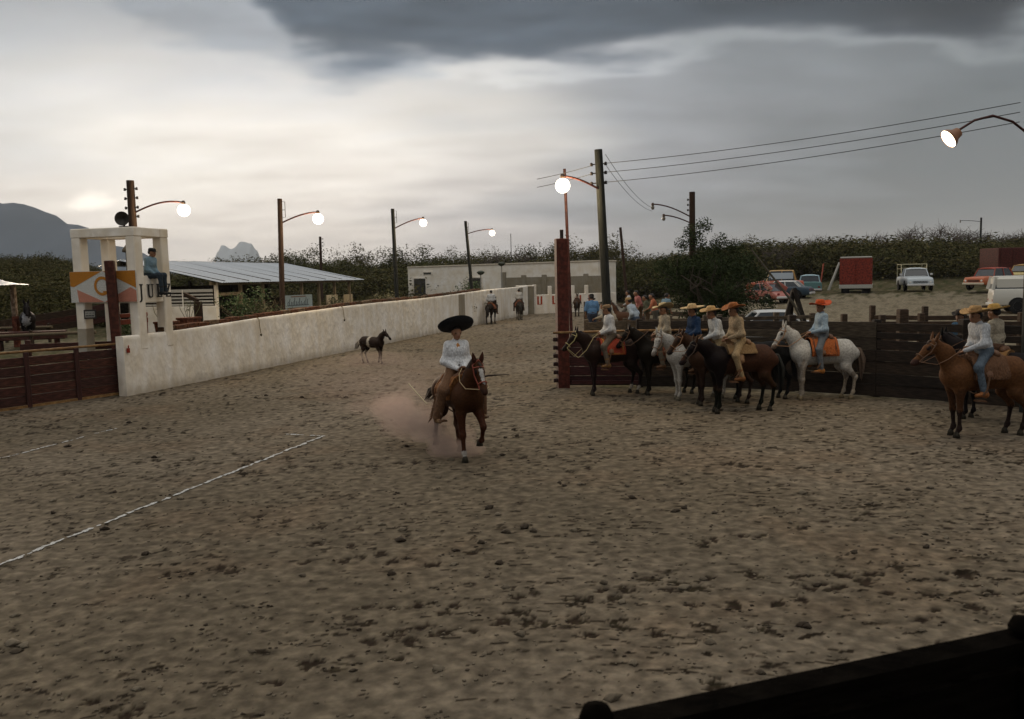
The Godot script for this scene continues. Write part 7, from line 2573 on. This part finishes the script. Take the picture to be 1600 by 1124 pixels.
	rope.tube([Vector3(-1.55, 0.95, -14.85), Vector3(-1.72, 1.08, -15.1), Vector3(-1.95, 1.25, -15.5)], 0.012, 5)
	solid("rope", rope, mat(Color(0.42, 0.34, 0.22), 0.8), "pale rope end trailing in the dust behind the charro", "rope")
	var rod := B.new()
	rod.tube([Vector3(-0.62, 1.42, -14.72), Vector3(-0.42, 1.47, -14.66), Vector3(-0.05, 1.49, -14.58)], [0.022, 0.018, 0.006], 6)
	solid("riding_stick", rod, mat(Color(0.03, 0.02, 0.015), 0.7), "thin dark stick sticking out sideways from the charro's saddle", "stick")

	# the stand's own dark parapet in the near right corner
	var st := thing("stand_parapet", "dark painted timber parapet of the stand in the near right corner", "parapet")
	var dark := mat(Color(0.005, 0.004, 0.003), 1.0, "wood")
	dark.metallic_specular = 0.08
	var a := Vector3(-0.55, 1.63, -2.42)
	var e := Vector3(2.75, 1.63, -3.55)
	var b2 := B.new()
	b2.beam(a, e, 0.12, 0.09)
	obj("top_board", b2, dark, st)
	for k in 2:
		b2 = B.new()
		b2.beam(a + Vector3(0.02, -0.20 - k * 0.25, 0.02), e + Vector3(0.02, -0.20 - k * 0.25, 0.02), 0.04, 0.24)
		obj("board", b2, dark, st)
	for t in [0.245, 0.80]:
		b2 = B.new()
		var c := a.lerp(e, t)
		b2.cbox(c + Vector3(0.01, -0.52, 0.08), Vector3(0.1, 1.1, 0.1), 0.012)
		b2.lathe([Vector2(0.03, 0.0), Vector2(0.055, 0.015), Vector2(0.06, 0.045), Vector2(0.045, 0.08), Vector2(0, 0.09)], Transform3D(Basis(), c + Vector3(0.0, 0.04, 0.02)), 12)
		obj("post", b2, dark, st)
	var gr := thing("hand_rail", "worn pale handrail below the parapet in the near right corner", "rail")
	b2 = B.new()
	b2.tube([Vector3(0.75, 1.18, -2.45), Vector3(2.4, 1.18, -3.1)], 0.022, 7)
	obj("pipe", b2, mat(Color(0.10, 0.075, 0.04), 0.6, "rust"), gr)

	# dust kicked up by the gallop
	var puff := func(at: Vector3, size: Vector3, dens: float, c: Color) -> void:
		var fv := FogVolume.new()
		fv.name = numbered("dust_cloud")
		fv.shape = RenderingServer.FOG_VOLUME_SHAPE_ELLIPSOID
		fv.size = size
		fv.position = at
		var fm := FogMaterial.new()
		fm.albedo = c
		fm.density = dens * 1.25
		fv.material = fm
		tag(fv, "cloud of pinkish tan dust kicked up behind the galloping horse", "dust", "dust behind the galloping horse", "stuff")
		add_child(fv)
	var dc := Color(0.96, 0.83, 0.76)
	var list := [[Vector3(-2.9, 0.7, -18.5), Vector3(3.0, 1.0, 3.4), 0.02], [Vector3(-3.6, 0.5, -24.0), Vector3(6.0, 1.1, 7.0), 0.016], [Vector3(-5.2, 0.2, -31.2), Vector3(2.6, 0.7, 1.6), 0.10], [Vector3(-1.05, 0.10, -14.85), Vector3(1.1, 0.32, 0.8), 0.7]]
	for i in 48:  # many small ragged puffs along the track, higher and thinner as they drift back
		var t := i / 47.0
		var cpos := Vector3(-1.15, 0.14, -15.0).lerp(Vector3(-2.55, 0.72, -16.3), pow(t, 1.15))
		var sp := lerpf(0.14, 0.30, t)
		var sz := rng.randf_range(0.22, 0.58) * lerpf(0.8, 1.5, t)
		list.append([cpos + Vector3(rng.randfn() * sp, absf(rng.randfn()) * sp * 0.7 - 0.05, rng.randfn() * sp), Vector3(sz * 1.3, sz * rng.randf_range(0.6, 1.0), sz * 1.1), lerpf(0.75, 0.16, t) * rng.randf_range(0.5, 1.1)])
	for q in list:
		puff.call(q[0], q[1], q[2], dc)
